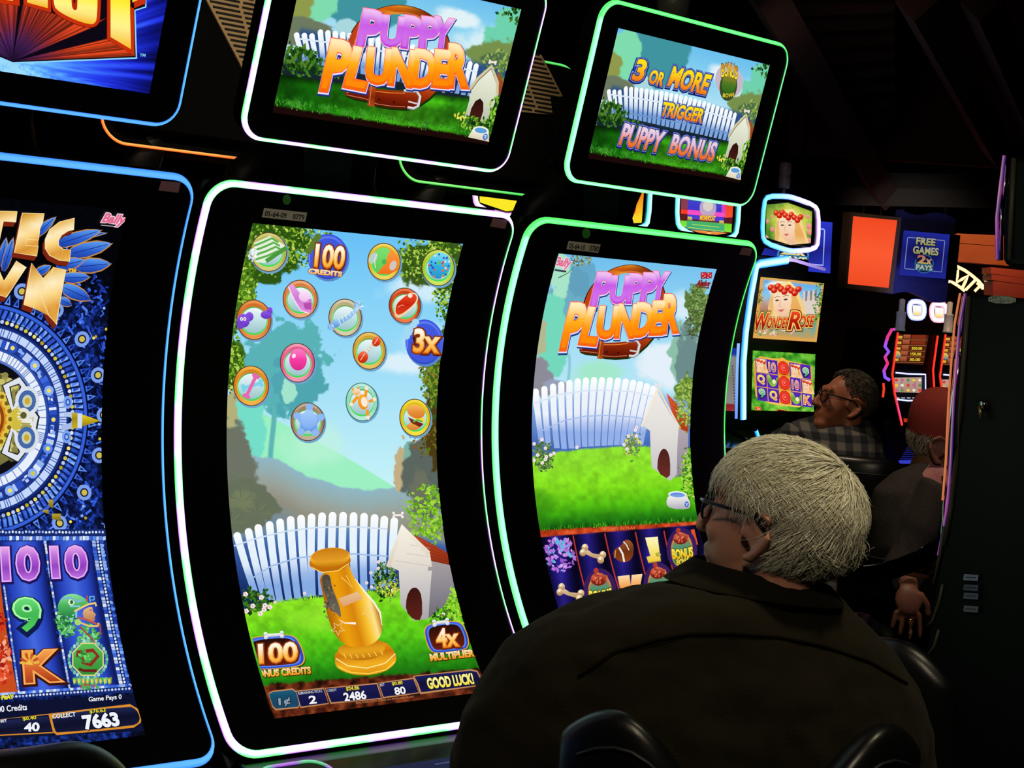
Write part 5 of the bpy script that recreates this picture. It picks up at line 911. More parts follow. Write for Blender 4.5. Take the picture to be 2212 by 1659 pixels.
# ---------------------------------------------------------------- the bank standing back to back with the first one
def rear_machine(x0, label, cf, vent):
    loc = (x0 + WW / 2, .80, 0); T, S = cabinet(loc, PI, label, 'machines of the back-to-back bank', cf)
    A = Art(S, -WW / 2 + .1, WW / 2 - .1, .07, 1.02, 8); A.base(24, 48, lambda a, b: ramp(fbm(a * 5, b * 9, 3, int(x0 * 10) + 5), (.2, '2c1408'), (.5, 'a8481c'), (.8, 'f0a848')) if cf is C_ORANGE else ramp(fbm(a * 5, b * 9, 3, 7), (.2, '0c2c14'), (.5, '2c8c4c'), (.8, 'a8e8b0'))); A.build('screen', M_SCREEN, T)
    wd = TU1 - TU0; up = np.array([0, -math.sin(.3), math.cos(.3)]); org = np.array([-wd / 2 - .005, .20, TZ + Z0 - .005]) + up * TH
    tp, F = topper(T, S, org, (1, 0, 0), -up, (wd, TH), cf, False)
    A = Art(F, .05, wd - .05, .05, TH - .05, 6); A.base(24, 12, lambda a, b: ramp(fbm(a * 5, b * 4, 3, 9), (.2, '2c1408'), (.5, 'a8481c'), (.8, 'f0a848')) if cf is C_ORANGE else ramp(fbm(a * 5, b * 4, 3, 7), (.2, '0c2c14'), (.5, '2c8c4c'), (.8, 'a8e8b0'))); A.build('screen', M_SCREEN, tp)
    B = Flat(loc, org - F.N * .052, (1, 0, 0), -up, 0); B.R = S.R; N0 = B.N.copy(); B.N = -N0
    led('led_strip', B, rrect(.0, wd, .0, TH, .05), .0065, .004, cf, tp, m=M_LEDDIM if cf is C_ORANGE else None)
    slab('rear_housing', B, rrect(.02, wd - .02, .02, TH - .03, .04), mat('matte_black_housing', '040404', .8, spec=.05), tp, .03, -.0)
    V = [B.inv([p])[0] for p in vent]; P = np.array(V); h0 = .0335
    vp = slab('vent_panel', B, [tuple(p) for p in P], M_TAN, tp, h0 + .003, h0 - .002)
    A = Art(B, -1, 2, -1, 2, 1); A.clip = False; lo, hi = P[:, 1].min(), P[:, 1].max(); n = int((hi - lo) / .0115)
    for k in range(1, n):
        v = lo + (hi - lo) * k / n; xs = []
        for i in range(len(P)):
            a, b = P[i], P[(i + 1) % len(P)]
            if (a[1] - v) * (b[1] - v) < 0: xs.append(a[0] + (b[0] - a[0]) * (v - a[1]) / (b[1] - a[1]))
        if len(xs) == 2 and abs(xs[0] - xs[1]) > .03:
            a, b = sorted(xs); m_ = (a * .45 + b * .55)
            for q0, q1 in ((a + .008, m_ - .004), (m_ + .004, b - .008)): A.line([(q0, v), (q1, v)], .0055, '0a0806', 1, px=False)
    B2 = Flat(loc, B.O + B.N * (h0 + .003), B.U, B.V, 0); B2.R = S.R; B2.N = B.N; A.S = B2; A.build('vent_slots', M_PRINT, vp)
    for sx in (-.2, .2): MB().tube([np.array([sx * .8, .22, Z0 + .2]), np.array([sx, .2, Z0 + .05]), np.array([sx * 1.2, .16, Z0 - .06])], [.035, .045, .055], 10).build('topper_arm', M_BODY, T, True)
    return T
M_LEDDIM = vc_mat('orange_led_diffuser', 1.15, .5)
C_ORANGE = stripes(((1.0, .72, .35), (1.0, .55, .25)), ((.95, .32, .06), (.9, .25, .05)), 3, k=.95)
C_GRN2 = stripes(((.55, .95, .5), (.4, .9, .45)), ((.1, .6, .15), (.08, .5, .1)), 3, k=.9)
rear_machine(.0, 'back of the orange-lit machine between the blue-lit and the white-lit machines', C_ORANGE, [(423, 5), (590, 5), (575, 215), (530, 215), (500, 150)])
rear_machine(.765, 'back of the green-lit machine between the white-lit machine and its green-lit neighbour', C_GRN2, [(1040, 90), (1150, 130), (1218, 262), (1080, 250)])
# ---------------------------------------------------------------- the upright machines across the aisle
YB = 4.07
PB = lambda P, dy=0: np.array([at_plane(x, y, (0, YB + dy, 0), (0, 1, 0)) for x, y in P])
def upright(cx, label, hexo, hexi, cols, art, extra=None):
    """a narrow machine with a six-sided lit display on top; outlines are given where they stand on the front plane"""
    H3 = PB(hexo); loc = np.array([H3[:, 0].mean(), YB + .1, 0]); T = thing('slot_machine', tuple(loc), label, 'slot machine', 'six-sided-top machines across the aisle'); w = .355
    F = Flat(loc, (0, -.1, 0), (1, 0, 0), (0, 0, -1)); uv = lambda P: [tuple(q) for q in F.inv(P)]
    tz = H3[:, 2].min()
    bz = slab('topper', F, rnd(uv(hexo)), M_GLOSS, T, -.004, -.12, .04); led('led_strip', F, rnd(uv(hexo)), .034, .012, cols, bz, step=.03)
    I = uv(hexi); I = np.array(I); A = Art(F, I[:, 0].min(), I[:, 0].max(), I[:, 1].min(), I[:, 1].max(), 6); art(A, [tuple(q) for q in I]); A.build('screen', M_SCREEN, bz)
    MB().box((0, .22, (tz - .02) / 2 + .45), (2 * w - .02, .42, tz - .94), bev=.02).build('cabinet_body', M_BODY, T)
    MB().box((0, .25, .46), (2 * w - .06, .4, .92), bev=.02).build('pedestal', M_BODY, T)
    dk = MB().prism([(.02, .98), (-.28, .90), (-.30, .86), (-.26, .80), (.05, .78)], (-w + .01, w - .01), lambda a, b, c: (c, a - .05, b)).build('button_deck', M_GLOSS, T); bevel(dk, .01)
    MB().tube([(0, .2, tz - .05), (0, .12, tz + .1)], .05, 10).build('topper_neck', M_BODY, T)
    cz = H3[:, 2].max(); cn = MB()
    cn.lathe([(.035, 0), (.038, .005), (.038, .07), (.034, .075), (.034, .085), (.038, .09), (.038, .15), (.02, .16)], (.05, .02, cz + .06), 14).tube([(.05, .02, cz - .03), (.05, .02, cz + .06)], .012).build('candle_light', mat('frosted_lamp_grey', '6c6870', .4, spec=.4), T, True)
    if extra: extra(T, F, loc, w)
    return T
SKY = lambda c0, c1, s=3: (lambda a, b: ramp(np.clip(b + .5 * (fbm(a * 5, b * 4, 3, s) - .5), 0, 1), (0, c0), (1, c1)))
def C_CYV(t, x):
    w = np.array([1.05, 1.0, 1.1]); c = np.array([.45, .98, 1.05]); e = np.array([.12, .5, .9]); v = np.array([.7, .45, .95]); k = .5 + .5 * math.cos(2 * PI * (t - .36)); r = max(0, (abs(x) - .5) / .5)
    return mixc(mixc(c, w, k), mixc(e, v, k), r)
C_CYAN = lambda t, x: mixc((.72, 1.02, 1.0), (.1, .7, .75), max(0, (abs(x) - .45) / .55))
C_PINK = lambda t, x: mixc((1.05, .95, 1.05), (.75, .4, .85), max(0, (abs(x) - .45) / .55))
def face(A, c, k, z, hat=True, px=True):
    """a fair-haired woman wearing a crown of red roses"""
    f = lambda x, y: (c[0] + k * x, c[1] + k * y)
    A.poly([f(-28, -22), f(-12, -44), f(12, -46), f(30, -25), f(44, 10), f(56, 50), f(-30, 52), f(-34, 10)], ['f8e4a0', 'f4cc80', 'f8d8a0'], z, px=px); A.poly([f(10, -10), f(26, -14), f(40, 20), f(48, 52), f(16, 52), f(18, 20)], ['f0b868', 'e8a858', 'f8d898'], z + .5, px=px); A.poly([f(-30, -10), f(-24, -18), f(-22, 20), f(-28, 50), f(-36, 50)], 'e8b870', z + .5, px=px)
    A.poly([f(-22, -22), f(14, -24), f(18, 0), f(14, 24), f(2, 38), f(-8, 36), f(-20, 16), f(-24, -4)], ['fbe0c4', 'f8d4b4', 'f0c098'], z + 1, px=px); A.poly([f(0, 30), f(16, 18), f(18, 52), f(-4, 52)], 'ecc09c', z + .8, px=px)
    for x in (-15, 4): A.poly([f(x - 5, -4), f(x, -7), f(x + 6, -4), f(x, -2)], '4c3c34', z + 2, px=px); A.line([f(x - 6, -11), f(x, -14), f(x + 7, -12)], k * 1.6, 'a87850', z + 2, px=px)
    A.line([f(-7, -4), f(-10, 9), f(-4, 11)], k * 1.4, 'd8a078', z + 2, px=px); A.poly([f(-12, 19), f(-5, 17), f(4, 18), f(-4, 24)], ['e08070', 'c85c5c'], z + 2, px=px)
    if hat:
        for i in range(9): t = i / 8; p = f(-30 + 62 * t, -36 + 16 * t + 6 * math.sin(i * 2.1)); A.ell(p, 7.5 * k, 7.5 * k, ['f0502c', 'd02414', 'b01810'], z + 3 + .1 * i, px=px, n=12); A.ell((p[0] - 2 * k, p[1] - 2 * k), 3 * k, 3 * k, 'f8805c', z + 4, px=px, n=8)
        for i in range(4): p = f(-22 + 16 * i, -28 + 5 * i); A.poly([f(-24 + 16 * i, -44 + 5 * i), f(-18 + 16 * i, -40 + 5 * i), f(-22 + 16 * i, -34 + 5 * i)], '4c8c2c', z + 2.9, px=px)
def art_rose(A, I):
    A.base(40, 24, lambda a, b: ramp(np.clip(1.2 * np.hypot(a - .55, b - .45) + .3 * (fbm(a * 9, b * 7, 3, 4) - .5), 0, 1), (0, 'f8f0a0'), (.4, 'c8d050'), (.7, '5c8c2c'), (1, '2c5c18'))); A.S_hex = I; face(A, (1702, 490), .84, 3)
    for x, y, r in ((1657, 478, 4), (1668, 495, 4.5), (1745, 468, 4), (1747, 489, 6), (1749, 502, 5), (1746, 520, 6), (1655, 514, 5), (1668, 468, 3), (1735, 465, 2.5)): A.ell((x, y), r, r * 1.2, ['f8a8a0', 'e07878'], 2, n=12)
    hexmask(A, I)
def hexmask(A, I):
    I = np.array(I); c = I.mean(0)
    for k in range(len(I)): a, b = I[k], I[(k + 1) % len(I)]; A.poly([tuple(a), tuple(b), tuple(c + (b - c) * 4), tuple(c + (a - c) * 4)], '050508', 30 + .05 * (k % 2), px=False)
def rose_extra(T, F, loc, w):
    K = crop(1560, 700, 8.296); uv = lambda P: [tuple(q) for q in F.inv(P)]
    up_, lo_ = [(1642, 598), (1779, 612), (1763, 737), (1625, 730)], [(1625, 757), (1760, 765), (1758, 887), (1622, 886)]
    for P, nm in ((up_, 'upper'), (lo_, 'lower')):
        Q = np.array(uv(P)); O = F.P([tuple(Q[0])], .004)[0]; U = F.P([tuple(Q[1])], .004)[0] - O; V = F.P([tuple(Q[3])], .004)[0] - O
        G = Flat(loc, O, U, V); A = Art(G, 0, 1.0, 0, 1.0, 12); A.LZ = 2.5e-4
        if nm == 'upper':
            A.base(48, 36, lambda a, b: over(over(over(ramp(b + .2 * (fbm(a * 6, b * 6, 3, 2) - .5), (0, '5ca8e8'), (.3, '88c8f0'), (.4, 'b8a8a0'), (.5, 'b87860'), (.6, '5c9c4c'), (.75, '6ca8a0'), (1, 'd89c50')), 'e0d0c4', blob(a, b, .85, .38, .2, .18, .1, 8, 3)), 'fcf8f0', blob(a, b, .3, .15, .25, .15, .5, 8, 4, .5)), 'e0a850', np.maximum(sst(.07, .03, a), np.maximum(sst(.06, .02, b), np.maximum(sst(.95, .98, a), sst(.93, .97, b))))))
            leaves(A, 80, inblob(1768, 665, 10, 50), 3, ['4c8c2c', '6cac3c', '2c5c18'], 2, seed=91); leaves(A, 60, inblob(1640, 640, 10, 20), 3, ['4c6c1c', '8c6c2c', 'c89c3c'], 2, seed=92); leaves(A, 40, inblob(1690, 722, 50, 8), 4, ['f0a8a0', 'e8c8a0', '5c9c3c', 'f8d8c8'], 2, seed=93)
            for x in range(6): A.poly([(1735 + x * 5, 640), (1739 + x * 5, 640), (1739 + x * 5, 662), (1735 + x * 5, 662)], ['d8ccc0', '8c7c84'][x % 2], 2)
            face(A, (1694, 658), .95, 4)
            rs = lambda t, a, b, c, z: A.text(t, a, b, c, [(.11, '5c1c08', z), (.075, 'f8c860', z + 1), (.025, ['f04c2c', 'b81c10', '8c0c0c'], z + 2)], .15)
            rs('ONDER', (1660, 712), (1706, 718), (1662, 690), 12); rs('OSE', (1728, 718), (1759, 721), (1730, 694), 12); rs('W', (1633, 714), (1662, 716), (1634, 678), 15); rs('R', (1706, 720), (1730, 722), (1708, 683), 15)
        else:
            A.base(40, 36, lambda a, b: ramp(fbm(a * 12, b * 12, 3, 6), (.2, '1c5c14'), (.5, '4cac2c'), (.75, '98d84c')) * (1 - .0 * a)[:, None]); A.LZ = 2.5e-4
            A.poly(K(sm([(550, 560), (1000, 570), (1080, 520), (1160, 580), (1590, 605), (1610, 700), (1590, 1390), (560, 1400), (535, 1000)], 1)), ['f0b848', 'd8902c', 'f8c860'], 2)
            cols = [575, 775, 985, 1188, 1385, 1582]; rows = [590, 852, 1108, 1362]
            for ci in range(5):
                for ri in range(3):
                    x0, x1 = cols[ci] + 6, cols[ci + 1] - 6; y0, y1 = rows[ri] + 10 * (ci / 4) + 6, rows[ri + 1] + 2 * ci - 6
                    A.poly(K([(x0, y0), (x1, y0 + 5), (x1, y1 + 2), (x0, y1)]), ['5c2cb8', '4420a0', '5828b0'] if ci != 2 else ['f0b83c', 'd8801c'], 3)
            for (x, y) in ((1085, 720), (1085, 985), (1082, 1245)):
                for r, c_ in ((125, 'c0180c'), (112, 'f0402c'), (85, 'd82414'), (66, 'fa6450'), (46, 'd42818'), (28, 'f87060')): A.ell(K([(x + (125 - r) * .12 * math.sin(r), y - (125 - r) * .1)])[0], r * .85 / 8.296, r / 8.296, c_, 4 + (125 - r) / 30, n=18)
            for (x, y) in ((675, 725), (1295, 745), (1490, 1000)):
                A.poly(K([(x - 80, y - 120), (x + 85, y - 115), (x + 85, y + 115), (x - 78, y + 110)]), ['f8dcc0', 'f4c8a0'], 4); face(A, K([(x, y - 5)])[0], .29, 5)
            for t, x, y, wd_, c_ in (('10', 880, 805, 120, ['f08c8c', 'b8305c']), ('10', 1285, 1070, 120, ['f08c8c', 'b8305c']), ('9', 1485, 820, 95, ['7cd89c', '3c9c6c']), ('9', 668, 1300, 95, ['7cd89c', '3c9c6c']), ('Q', 665, 1050, 120, ['fcd83c', 'f08c2c']), ('Q', 875, 1312, 120, ['fcd83c', 'f08c2c']), ('K', 1480, 1320, 110, ['fca84c', 'e0402c'])):
                A.text(t, *K([(x - wd_ / 2, y), (x + wd_ / 2, y + 4), (x - wd_ / 2, y - 155)]), [(.1, '1c0c4c', 5), (.06, 'f8e8d8', 6), (.02, c_, 7)])
            for x, y in ((878, 985), (1285, 1250)): A.poly(K(sm([(x - 95, y - 125), (x - 40, y - 100), (x, y + 20), (x + 40, y - 10), (x + 90, y - 110), (x + 85, y + 20), (x + 20, y + 100), (x - 50, y + 80), (x - 95, y)])), ['b8d860', '5c9c2c', '9cc850'], 5); A.ell(K([(x + 20, y)])[0], 4, 5, 'f8e8c0', 6, n=10)
            for x, t, c_ in ((525, '2c', 'd83c1c'), (925, '0', '7c1418'), (1155, '60', '7c1418'), (1355, '', '7c1418')): A.poly(K([(x, 1470), (x + (120 if x == 525 else 190), 1470), (x + (120 if x == 525 else 190), 1540), (x, 1540)]), 'e8a030', 4); A.poly(K([(x + 8, 1478), (x + (112 if x == 525 else 182), 1478), (x + (112 if x == 525 else 182), 1532), (x + 8, 1532)]), c_, 5); t and A.text(t, *K([(x + 60 + (60 if x > 600 else -25), 1520), (x + 110 + (50 if x > 600 else -15), 1521), (x + 60 + (60 if x > 600 else -25), 1488)]), [(.02, 'f8f0e0', 6)])
        A.build('screen', M_SCREEN, T)
    edge = [(1700, 561), (1640, 570), (1632, 575), (1620, 640), (1609, 718), (1604, 783), (1604, 906)]
    led('led_strip', F, uv(edge), .055, .012, lambda t, x: mixc((.75, 1.03, 1.05), (.05, .45, .95), max(0, (abs(x) - .3) / .7)), T, False, .04, off=.006)
    led('led_strip', F, uv([(1608, 926), (1616, 948), (1625, 972)]), .028, .012, lambda t, x: mixc((.4, .95, 1.05), (.05, .35, .9), max(0, (abs(x) - .3) / .7)), T, False, .04, off=.09)
    led('led_strip', F, uv([(1700, 561), (1714, 562), (1780, 582)]), .02, .01, lambda t, x: mixc((.75, .65, 1), (.1, .06, .2), t), T, False, .04, off=.006)
HEX = [(1650, 424), (1706, 424), (1768, 447), (1767, 537), (1709, 544), (1645, 522)]
upright(0, 'upright machine across the aisle whose displays show a woman crowned with red roses', HEX, [(1655, 442), (1701, 438), (1753, 457), (1751, 525), (1706, 529), (1653, 513)], C_CYV, art_rose, rose_extra)
def art_stripes(A, I):
    K = crop(1290, 400, 6.506); A.base(8, 8, lambda a, b: np.stack([a * 0 + .35, a * 0 + .1, a * 0 + .14], -1))
    A.poly(K([(1180, 150), (1290, 150), (1270, 340), (1175, 340)]), '8a3c50', 2); A.poly(K([(1280, 100), (1790, 150), (1780, 520), (1265, 470)]), ['4c58c0', '3c34c8', '5040d0'], 3); A.poly(K([(1780, 150), (1912, 200), (1900, 450), (1800, 460)]), ['e83c1c', 'f85030'], 2); A.poly(K([(1175, 340), (1270, 345), (1265, 408), (1172, 400)]), 'f83c20', 3)
    A.poly(K([(1268, 345), (1800, 390), (1800, 450), (1265, 410)]), 'f850c0', 4); A.poly(K([(1750, 250), (1805, 250), (1800, 400), (1745, 390)]), 'e040c0', 4); A.poly(K([(1168, 410), (1265, 410), (1260, 500), (1165, 500)]), '5c1c1c', 2); A.poly(K([(1165, 495), (1890, 545), (1885, 665), (1780, 650), (1160, 580)]), ['70d828', '84e840'], 4); A.poly(K([(1258, 495), (1785, 535), (1785, 660), (1250, 615)]), ['4cb85c', '3ca88c'], 5)
    A.ell(K([(1555, 320)])[0], 18, 22, ['a8a0d8', 'c8a8c0'], 5, n=24); A.ell(K([(1555, 290)])[0], 11, 12, 'd8d0c8', 6, n=18)
    A.text('MONHOLAT', *K([(1440, 490), (1655, 500), (1445, 425)]), [(.1, 'b83c0c', 8), (.04, ['fce838', 'f8b018'], 9)])
    for x, y in ((1300, 460), (1745, 515)): A.poly(K([(x - 30, y - 20), (x + 30, y - 15), (x + 35, y + 35), (x - 35, y + 30)]), ['e8d860', '8c8c5c'], 7)
    for y, x0, x1 in ((550, 1330, 1710), (592, 1270, 1780)): A.line(K([(x0, y), (x1, y + 45 * (x1 - x0) / 400)]), 1.6, 'b8e040', 7)
    A.poly(K([(1280, 625), (1500, 640), (1570, 655), (1640, 650), (1830, 675), (1570, 712)]), ['f8a048', 'd8602c'], 8); A.ell(K([(1570, 680)])[0], 5, 4, 'f8c070', 9, n=14)
    hexmask(A, I)
def art_yellow(A, I): A.base(10, 8, lambda a, b: ramp(b, (0, 'f8f02c'), (1, 'fce828'))); hexmask(A, I)
def art_hat(A, I):
    A.base(20, 14, lambda a, b: ramp(b + .35 * (a - .5), (0, 'a8241c'), (.35, 'e8601c'), (.65, 'f89c1c'), (1, 'fcdc2c'))); K = crop(1290, 400, 6.506)
    A.poly(K(sm([(200, 20), (420, 20), (520, 90), (500, 170), (440, 260), (340, 200), (250, 120)])), ['d8601c', 'c88c3c', '8c5c2c'], 3); A.line(K([(320, 80), (350, 120), (380, 90), (410, 150), (440, 120), (480, 190)]), 2.2, 'f0e0b0', 4); A.line(K([(330, 110), (420, 170), (480, 250)]), 3, 'f8b83c', 4)
    A.poly(K(sm([(300, 150), (400, 210), (470, 290), (420, 420), (330, 380)])), ['f8b040', 'f08c1c'], 2.5); A.poly(K(sm([(470, 250), (550, 250), (545, 360), (500, 440), (450, 470), (460, 360)])), ['e84878', 'e83c2c', 'f05c1c'], 5); A.poly(K([(500, 180), (530, 210), (540, 262), (490, 255)]), '5ca02c', 6); hexmask(A, I)
def hx(x, y, w_, h_): return [(x - w_ / 2 + 4, y - h_ / 2), (x, y - h_ / 2 - 1), (x + w_ / 2, y - h_ / 2 + 20), (x + w_ / 2 - 2, y + h_ / 2), (x, y + h_ / 2 + 8), (x - w_ / 2, y + h_ / 2 - 12)]
def side_screen(T, F, loc, w):
    uv = lambda P: [tuple(q) for q in F.inv(P)]
    Q = np.array(uv([(1478, 742), (1590, 752), (1584, 886), (1474, 882)])); O = F.P([tuple(Q[0])], .004)[0]; G = Flat(loc, O, F.P([tuple(Q[1])], .004)[0] - O, F.P([tuple(Q[3])], .004)[0] - O); A = Art(G, 0, 1, 0, 1, 8); A.LZ = 2.5e-4
    A.base(6, 40, lambda a, b: ramp(b, (0, '2840d0'), (.12, '3050d8'), (.13, 'b8b8c0'), (.5, 'a8a8a0'), (.88, 'c0b8b8'), (.89, 'b83038'), (1, 'c84848')))
    for i in range(15): A.ell((1581, 778 + i * 6.4), 2, 2.2, '74706c', 2, n=8)
    A.text('C', (1572, 883), (1577, 884), (1572, 874), [(.05, 'f8f0f0', 3)]); A.build('screen', M_DIM, T)
    for y, c_ in ((957, 'f8e0a0'), (969, 'b09868')):
        p = uv([(1580, y), (1602, y), (1602, y + 9), (1580, y + 9)]); slab('lit_button', F, p, mat('lit_button_' + c_, c_, .4, emit=(c_, .9 if c_[0] == 'f' else .25)), T, .1, .08)
    slab('lit_button', F, uv([(1574, 982), (1592, 980), (1590, 1000), (1574, 1002)]), mat('lit_button_cyan', '5ce0f8', .4, emit=('6cd8f8', .9)), T, .1, .08)
    led('led_strip', F, uv([(1600, 742), (1597, 800), (1595, 905)]), .02, .01, lambda t, x: mixc((.5, .65, 1), (.2, .4, .8), t), T, False, .04, off=-.02)
MONO = [(1465, 386), (1530, 382), (1598, 408), (1592, 512), (1530, 520), (1461, 492)]
upright(0, 'upright machine across the aisle with coloured bands on its six-sided top display', MONO, [(1472, 396), (1530, 394), (1586, 420), (1580, 502), (1530, 510), (1468, 489)], C_CYAN, art_stripes, side_screen)
SOMB = [(1266, 372), (1330, 362), (1406, 380), (1400, 492), (1330, 494), (1262, 466)]
upright(0, 'upright machine across the aisle whose top display shows a hat and a red chilli', SOMB, [(1276, 384), (1330, 374), (1391, 392), (1386, 481), (1330, 484), (1272, 460)], C_CYAN, art_hat)
YEL = [(1024, 330), (1092, 322), (1156, 346), (1152, 462), (1092, 468), (1025, 446)]
def gold_bar(T, F, loc, w):
    p = [tuple(q) for q in F.inv([(1104, 467), (1150, 469), (1150, 484), (1102, 482)])]; slab('lit_bar', F, p, mat('metal_bar_painted_glow', 'f8c878', .4, emit=('ffc880', 1.0)), T, .02, -.02)  # gold metal bar; the light on it is put in as emission
upright(0, 'upright machine across the aisle with a plain yellow top display', YEL, [(1034, 344), (1092, 336), (1146, 358), (1142, 452), (1092, 456), (1035, 437)], C_PINK, art_yellow, gold_bar)
# ---------------------------------------------------------------- lit signs further back
M_SIGNBLUE = mat('deep_blue_painted_panel', '26264e', .5, spec=.3)
def flat_sign(name, label, cat, P, m, y, th=.08, group=None):
    Q = np.array([at_plane(a, b, (0, y, 0), (0, 1, 0)) for a, b in P]); loc = Q.mean(0); loc[1] = y; T = thing(name, tuple(loc), label, cat, group); F = Flat(loc, (0, 0, 0), (1, 0, 0), (0, 0, -1)); slab('casing', F, [tuple(q) for q in F.inv(P)], m, T, 0, -th, .2)
    for sx in (-.12, .12): MB().tube([(sx, th / 2, .1), (sx, th / 2, 5.2 - loc[2])], .012).build('hanger_rod', M_BODY, T)
    return T, F
T, F = flat_sign('light_box', 'plain glowing red-orange panel in a brown frame on the far side', 'light box', [(1838, 458), (1948, 470), (1928, 634), (1824, 622)], mat('brown_sign_frame', '4c3828', .6), 6.0)
A = Art(F, -2, 2, -2, 2, 6); A.clip = False; A.poly([(1843, 467), (1938, 476), (1919, 622), (1831, 613)], ['f04820', 'fc5a30', 'f04c24'], 2); A.strips = 10; A.build('lit_panel', vc_mat('red_lit_panel', 1.0), T)
def freegames(A, c, sx, sy, sh):
    f = lambda x, y: (c[0] + sx * (x + sh * y), c[1] + sy * y + .09 * sx * x)
    A.poly([f(-1.02, -1.02), f(1.02, -1.02), f(1.02, 1.02), f(-1.02, 1.02)], lambda u, v, V: ramp(np.clip(np.hypot((u - V[:, 0].mean()) / np.ptp(V[:, 0]), (v - V[:, 1].mean()) / np.ptp(V[:, 1])) * 1.5, 0, 1), (0, '08082c'), (.5, '141468'), (1, '2c38c8')), 2)
    A.line([f(-.8, -.72), f(.8, -.72), f(.82, -.66), f(.82, .72), f(-.8, .72), f(-.82, .66), f(-.82, -.68)], sx * .035, 'a8b8f8', 4, closed=True)
    for t, y, x0, x1, h in (('FREE', -.45, -.42, .40, .3), ('GAMES', -.02, -.52, .58, .32)): A.text(t, f(x0, y), f(x1, y), f(x0, y - h), [(.1, '0c0c3c', 5), (.04, ['c8ccd8', 'e8e4a8', 'b8c060'], 6)])
    A.ell(f(.02, .42), sx * .42, sy * .44, '3c90d8', 5, n=24); A.ell(f(.02, .42), sx * .38, sy * .4, '101c4c', 6, n=24); A.text('2', f(-.28, .42), f(.06, .42), f(-.28, .05), [(.1, '2c0c3c', 7), (.04, ['e87888', 'f8d870'], 8)]); A.text('x', f(.1, .42), f(.32, .42), f(.1, .2), [(.1, '2c0c3c', 7), (.04, ['e8a0a8', 'f8e890'], 8)])
    A.poly([f(-.38, .42), f(.42, .42), f(.42, .74), f(-.38, .74)], '2c84a8', 9); A.text('PAYS', f(-.32, .70), f(.38, .70), f(-.32, .48), [(.1, '0c2c4c', 10), (.04, 'e8f0d8', 11)])
Q = [at_plane(a, b, (0, 6.1, 0), (0, 1, 0)) for a, b in ((1946, 448), (2066, 470), (2044, 650), (1926, 628))]; loc = np.mean(Q, 0); loc[1] = 6.1
T = thing('sign', tuple(loc), 'blue sign reading FREE GAMES 2x PAYS on a wavy dark blue panel', 'sign', 'free games signs'); F = Flat(loc, (0, 0, 0), (1, 0, 0), (0, 0, -1))
top = [F.inv([(1946 + 118 * t, 452 + 20 * t + 7 * math.sin(t * 6.5))])[0] for t in np.linspace(0, 1, 16)]; bot = [F.inv([(1926 + 118 * t, 632 + 18 * t + 7 * math.sin(t * 6.5 + 2.6))])[0] for t in np.linspace(0, 1, 16)]
slab('backing_panel', F, [tuple(q) for q in top + bot[::-1]], M_SIGNBLUE, T, 0, -.05, .1); slab('sign_box', F, [tuple(q) for q in F.inv([(1953, 498), (2054, 508), (2044, 606), (1942, 592)])], M_GLOSS, T, .1, 0, .2)
for sx in (-.3, .3): MB().tube([(sx, .03, .3), (sx, .03, 5.2 - loc[2])], .012).build('hanger_rod', M_BODY, T)
G = Flat(loc, (0, -.1, 0), (1, 0, 0), (0, 0, -1)); A = Art(G, -2, 2, -2, 2, 12); A.clip = False; A.LZ = 3e-4; freegames(A, (1997, 550), 49, 47, -.1); A.build('lit_face', M_DIM, T)
T, F = flat_sign('sign', 'blue framed FREE GAMES sign half hidden behind the rose machine top', 'sign', [(1628, 474), (1795, 474), (1788, 588), (1622, 578)], M_GLOSS, 4.9, .1, 'free games signs')
A = Art(F, -2, 2, -2, 2, 12); A.clip = False; A.LZ = 3e-4; freegames(A, (1712, 528), 82, 54, -.03); A.build('lit_face', M_SCREEN, T)
# wooden beam, arched lit letters and the pillar on the right, all facing the camera
D12 = 16.5
def facing(name, label, cat, depth, c): 
    loc = at(*c, depth); T = thing(name, tuple(loc), label, cat); F = Flat(loc, (0, 0, 0), _r0, -_u); return T, F, (lambda P: [tuple(q) for q in F.inv(P)])
M_WOODO = mat('orange_lit_wood', 'c4622c', .5, noise=(6, 'a84c1c')); M_WOODR = mat('red_brown_wood', 'a8401c', .5, noise=(6, '8c3012'))
T, F, uv = facing('wood_beam', 'orange wooden beam above the arched white letters', 'beam', D12, (2110, 535))
slab('upper_board', F, uv([(2066, 504), (2190, 510), (2190, 534), (2064, 524)]), M_WOODO, T, 0, -.2, .3); slab('lower_board', F, uv([(2064, 525.5), (2190, 535), (2190, 575), (2058, 564)]), M_WOODO, T, 0, -.2, .3)
T, F, uv = facing('letter_sign', 'arched sign of glowing cream letters below the wooden beam', 'sign', D12, (2095, 600)); K = crop(2030, 520, 9.21)
M_LET = mat('cream_lit_letter', 'ffe0a8', .5, emit=('ffdca0', 1.0))
def bar(P, wd, nm): led(nm, F, uv(K(P)), wd, .01, lambda t, x: mixc((1, .92, .74), (1, .80, .5), abs(x)), T, False, .05)
bar([(100, 420), (320, 500), (500, 590), (640, 690), (780, 810), (910, 970)], .032, 'arch_rim'); bar([(60, 690), (210, 800), (370, 900), (500, 1000)], .03, 'arch_rim'); bar([(935, 540), (905, 970)], .034, 'arch_rim')
bar([(160, 830), (365, 575), (335, 830), (570, 690), (455, 930)], .032, 'letter'); bar([(710, 780), (510, 985)], .03, 'letter'); bar([(735, 835), (860, 960)], .026, 'letter'); bar([(800, 900), (690, 1010)], .028, 'letter')
bar([(-150, 800), (-20, 560), (60, 720), (40, 780)], .03, 'letter')
T, F, uv = facing('pillar', 'stepped red-brown wooden pillar top behind the black machine at far right', 'pillar', 15.5, (2180, 610))
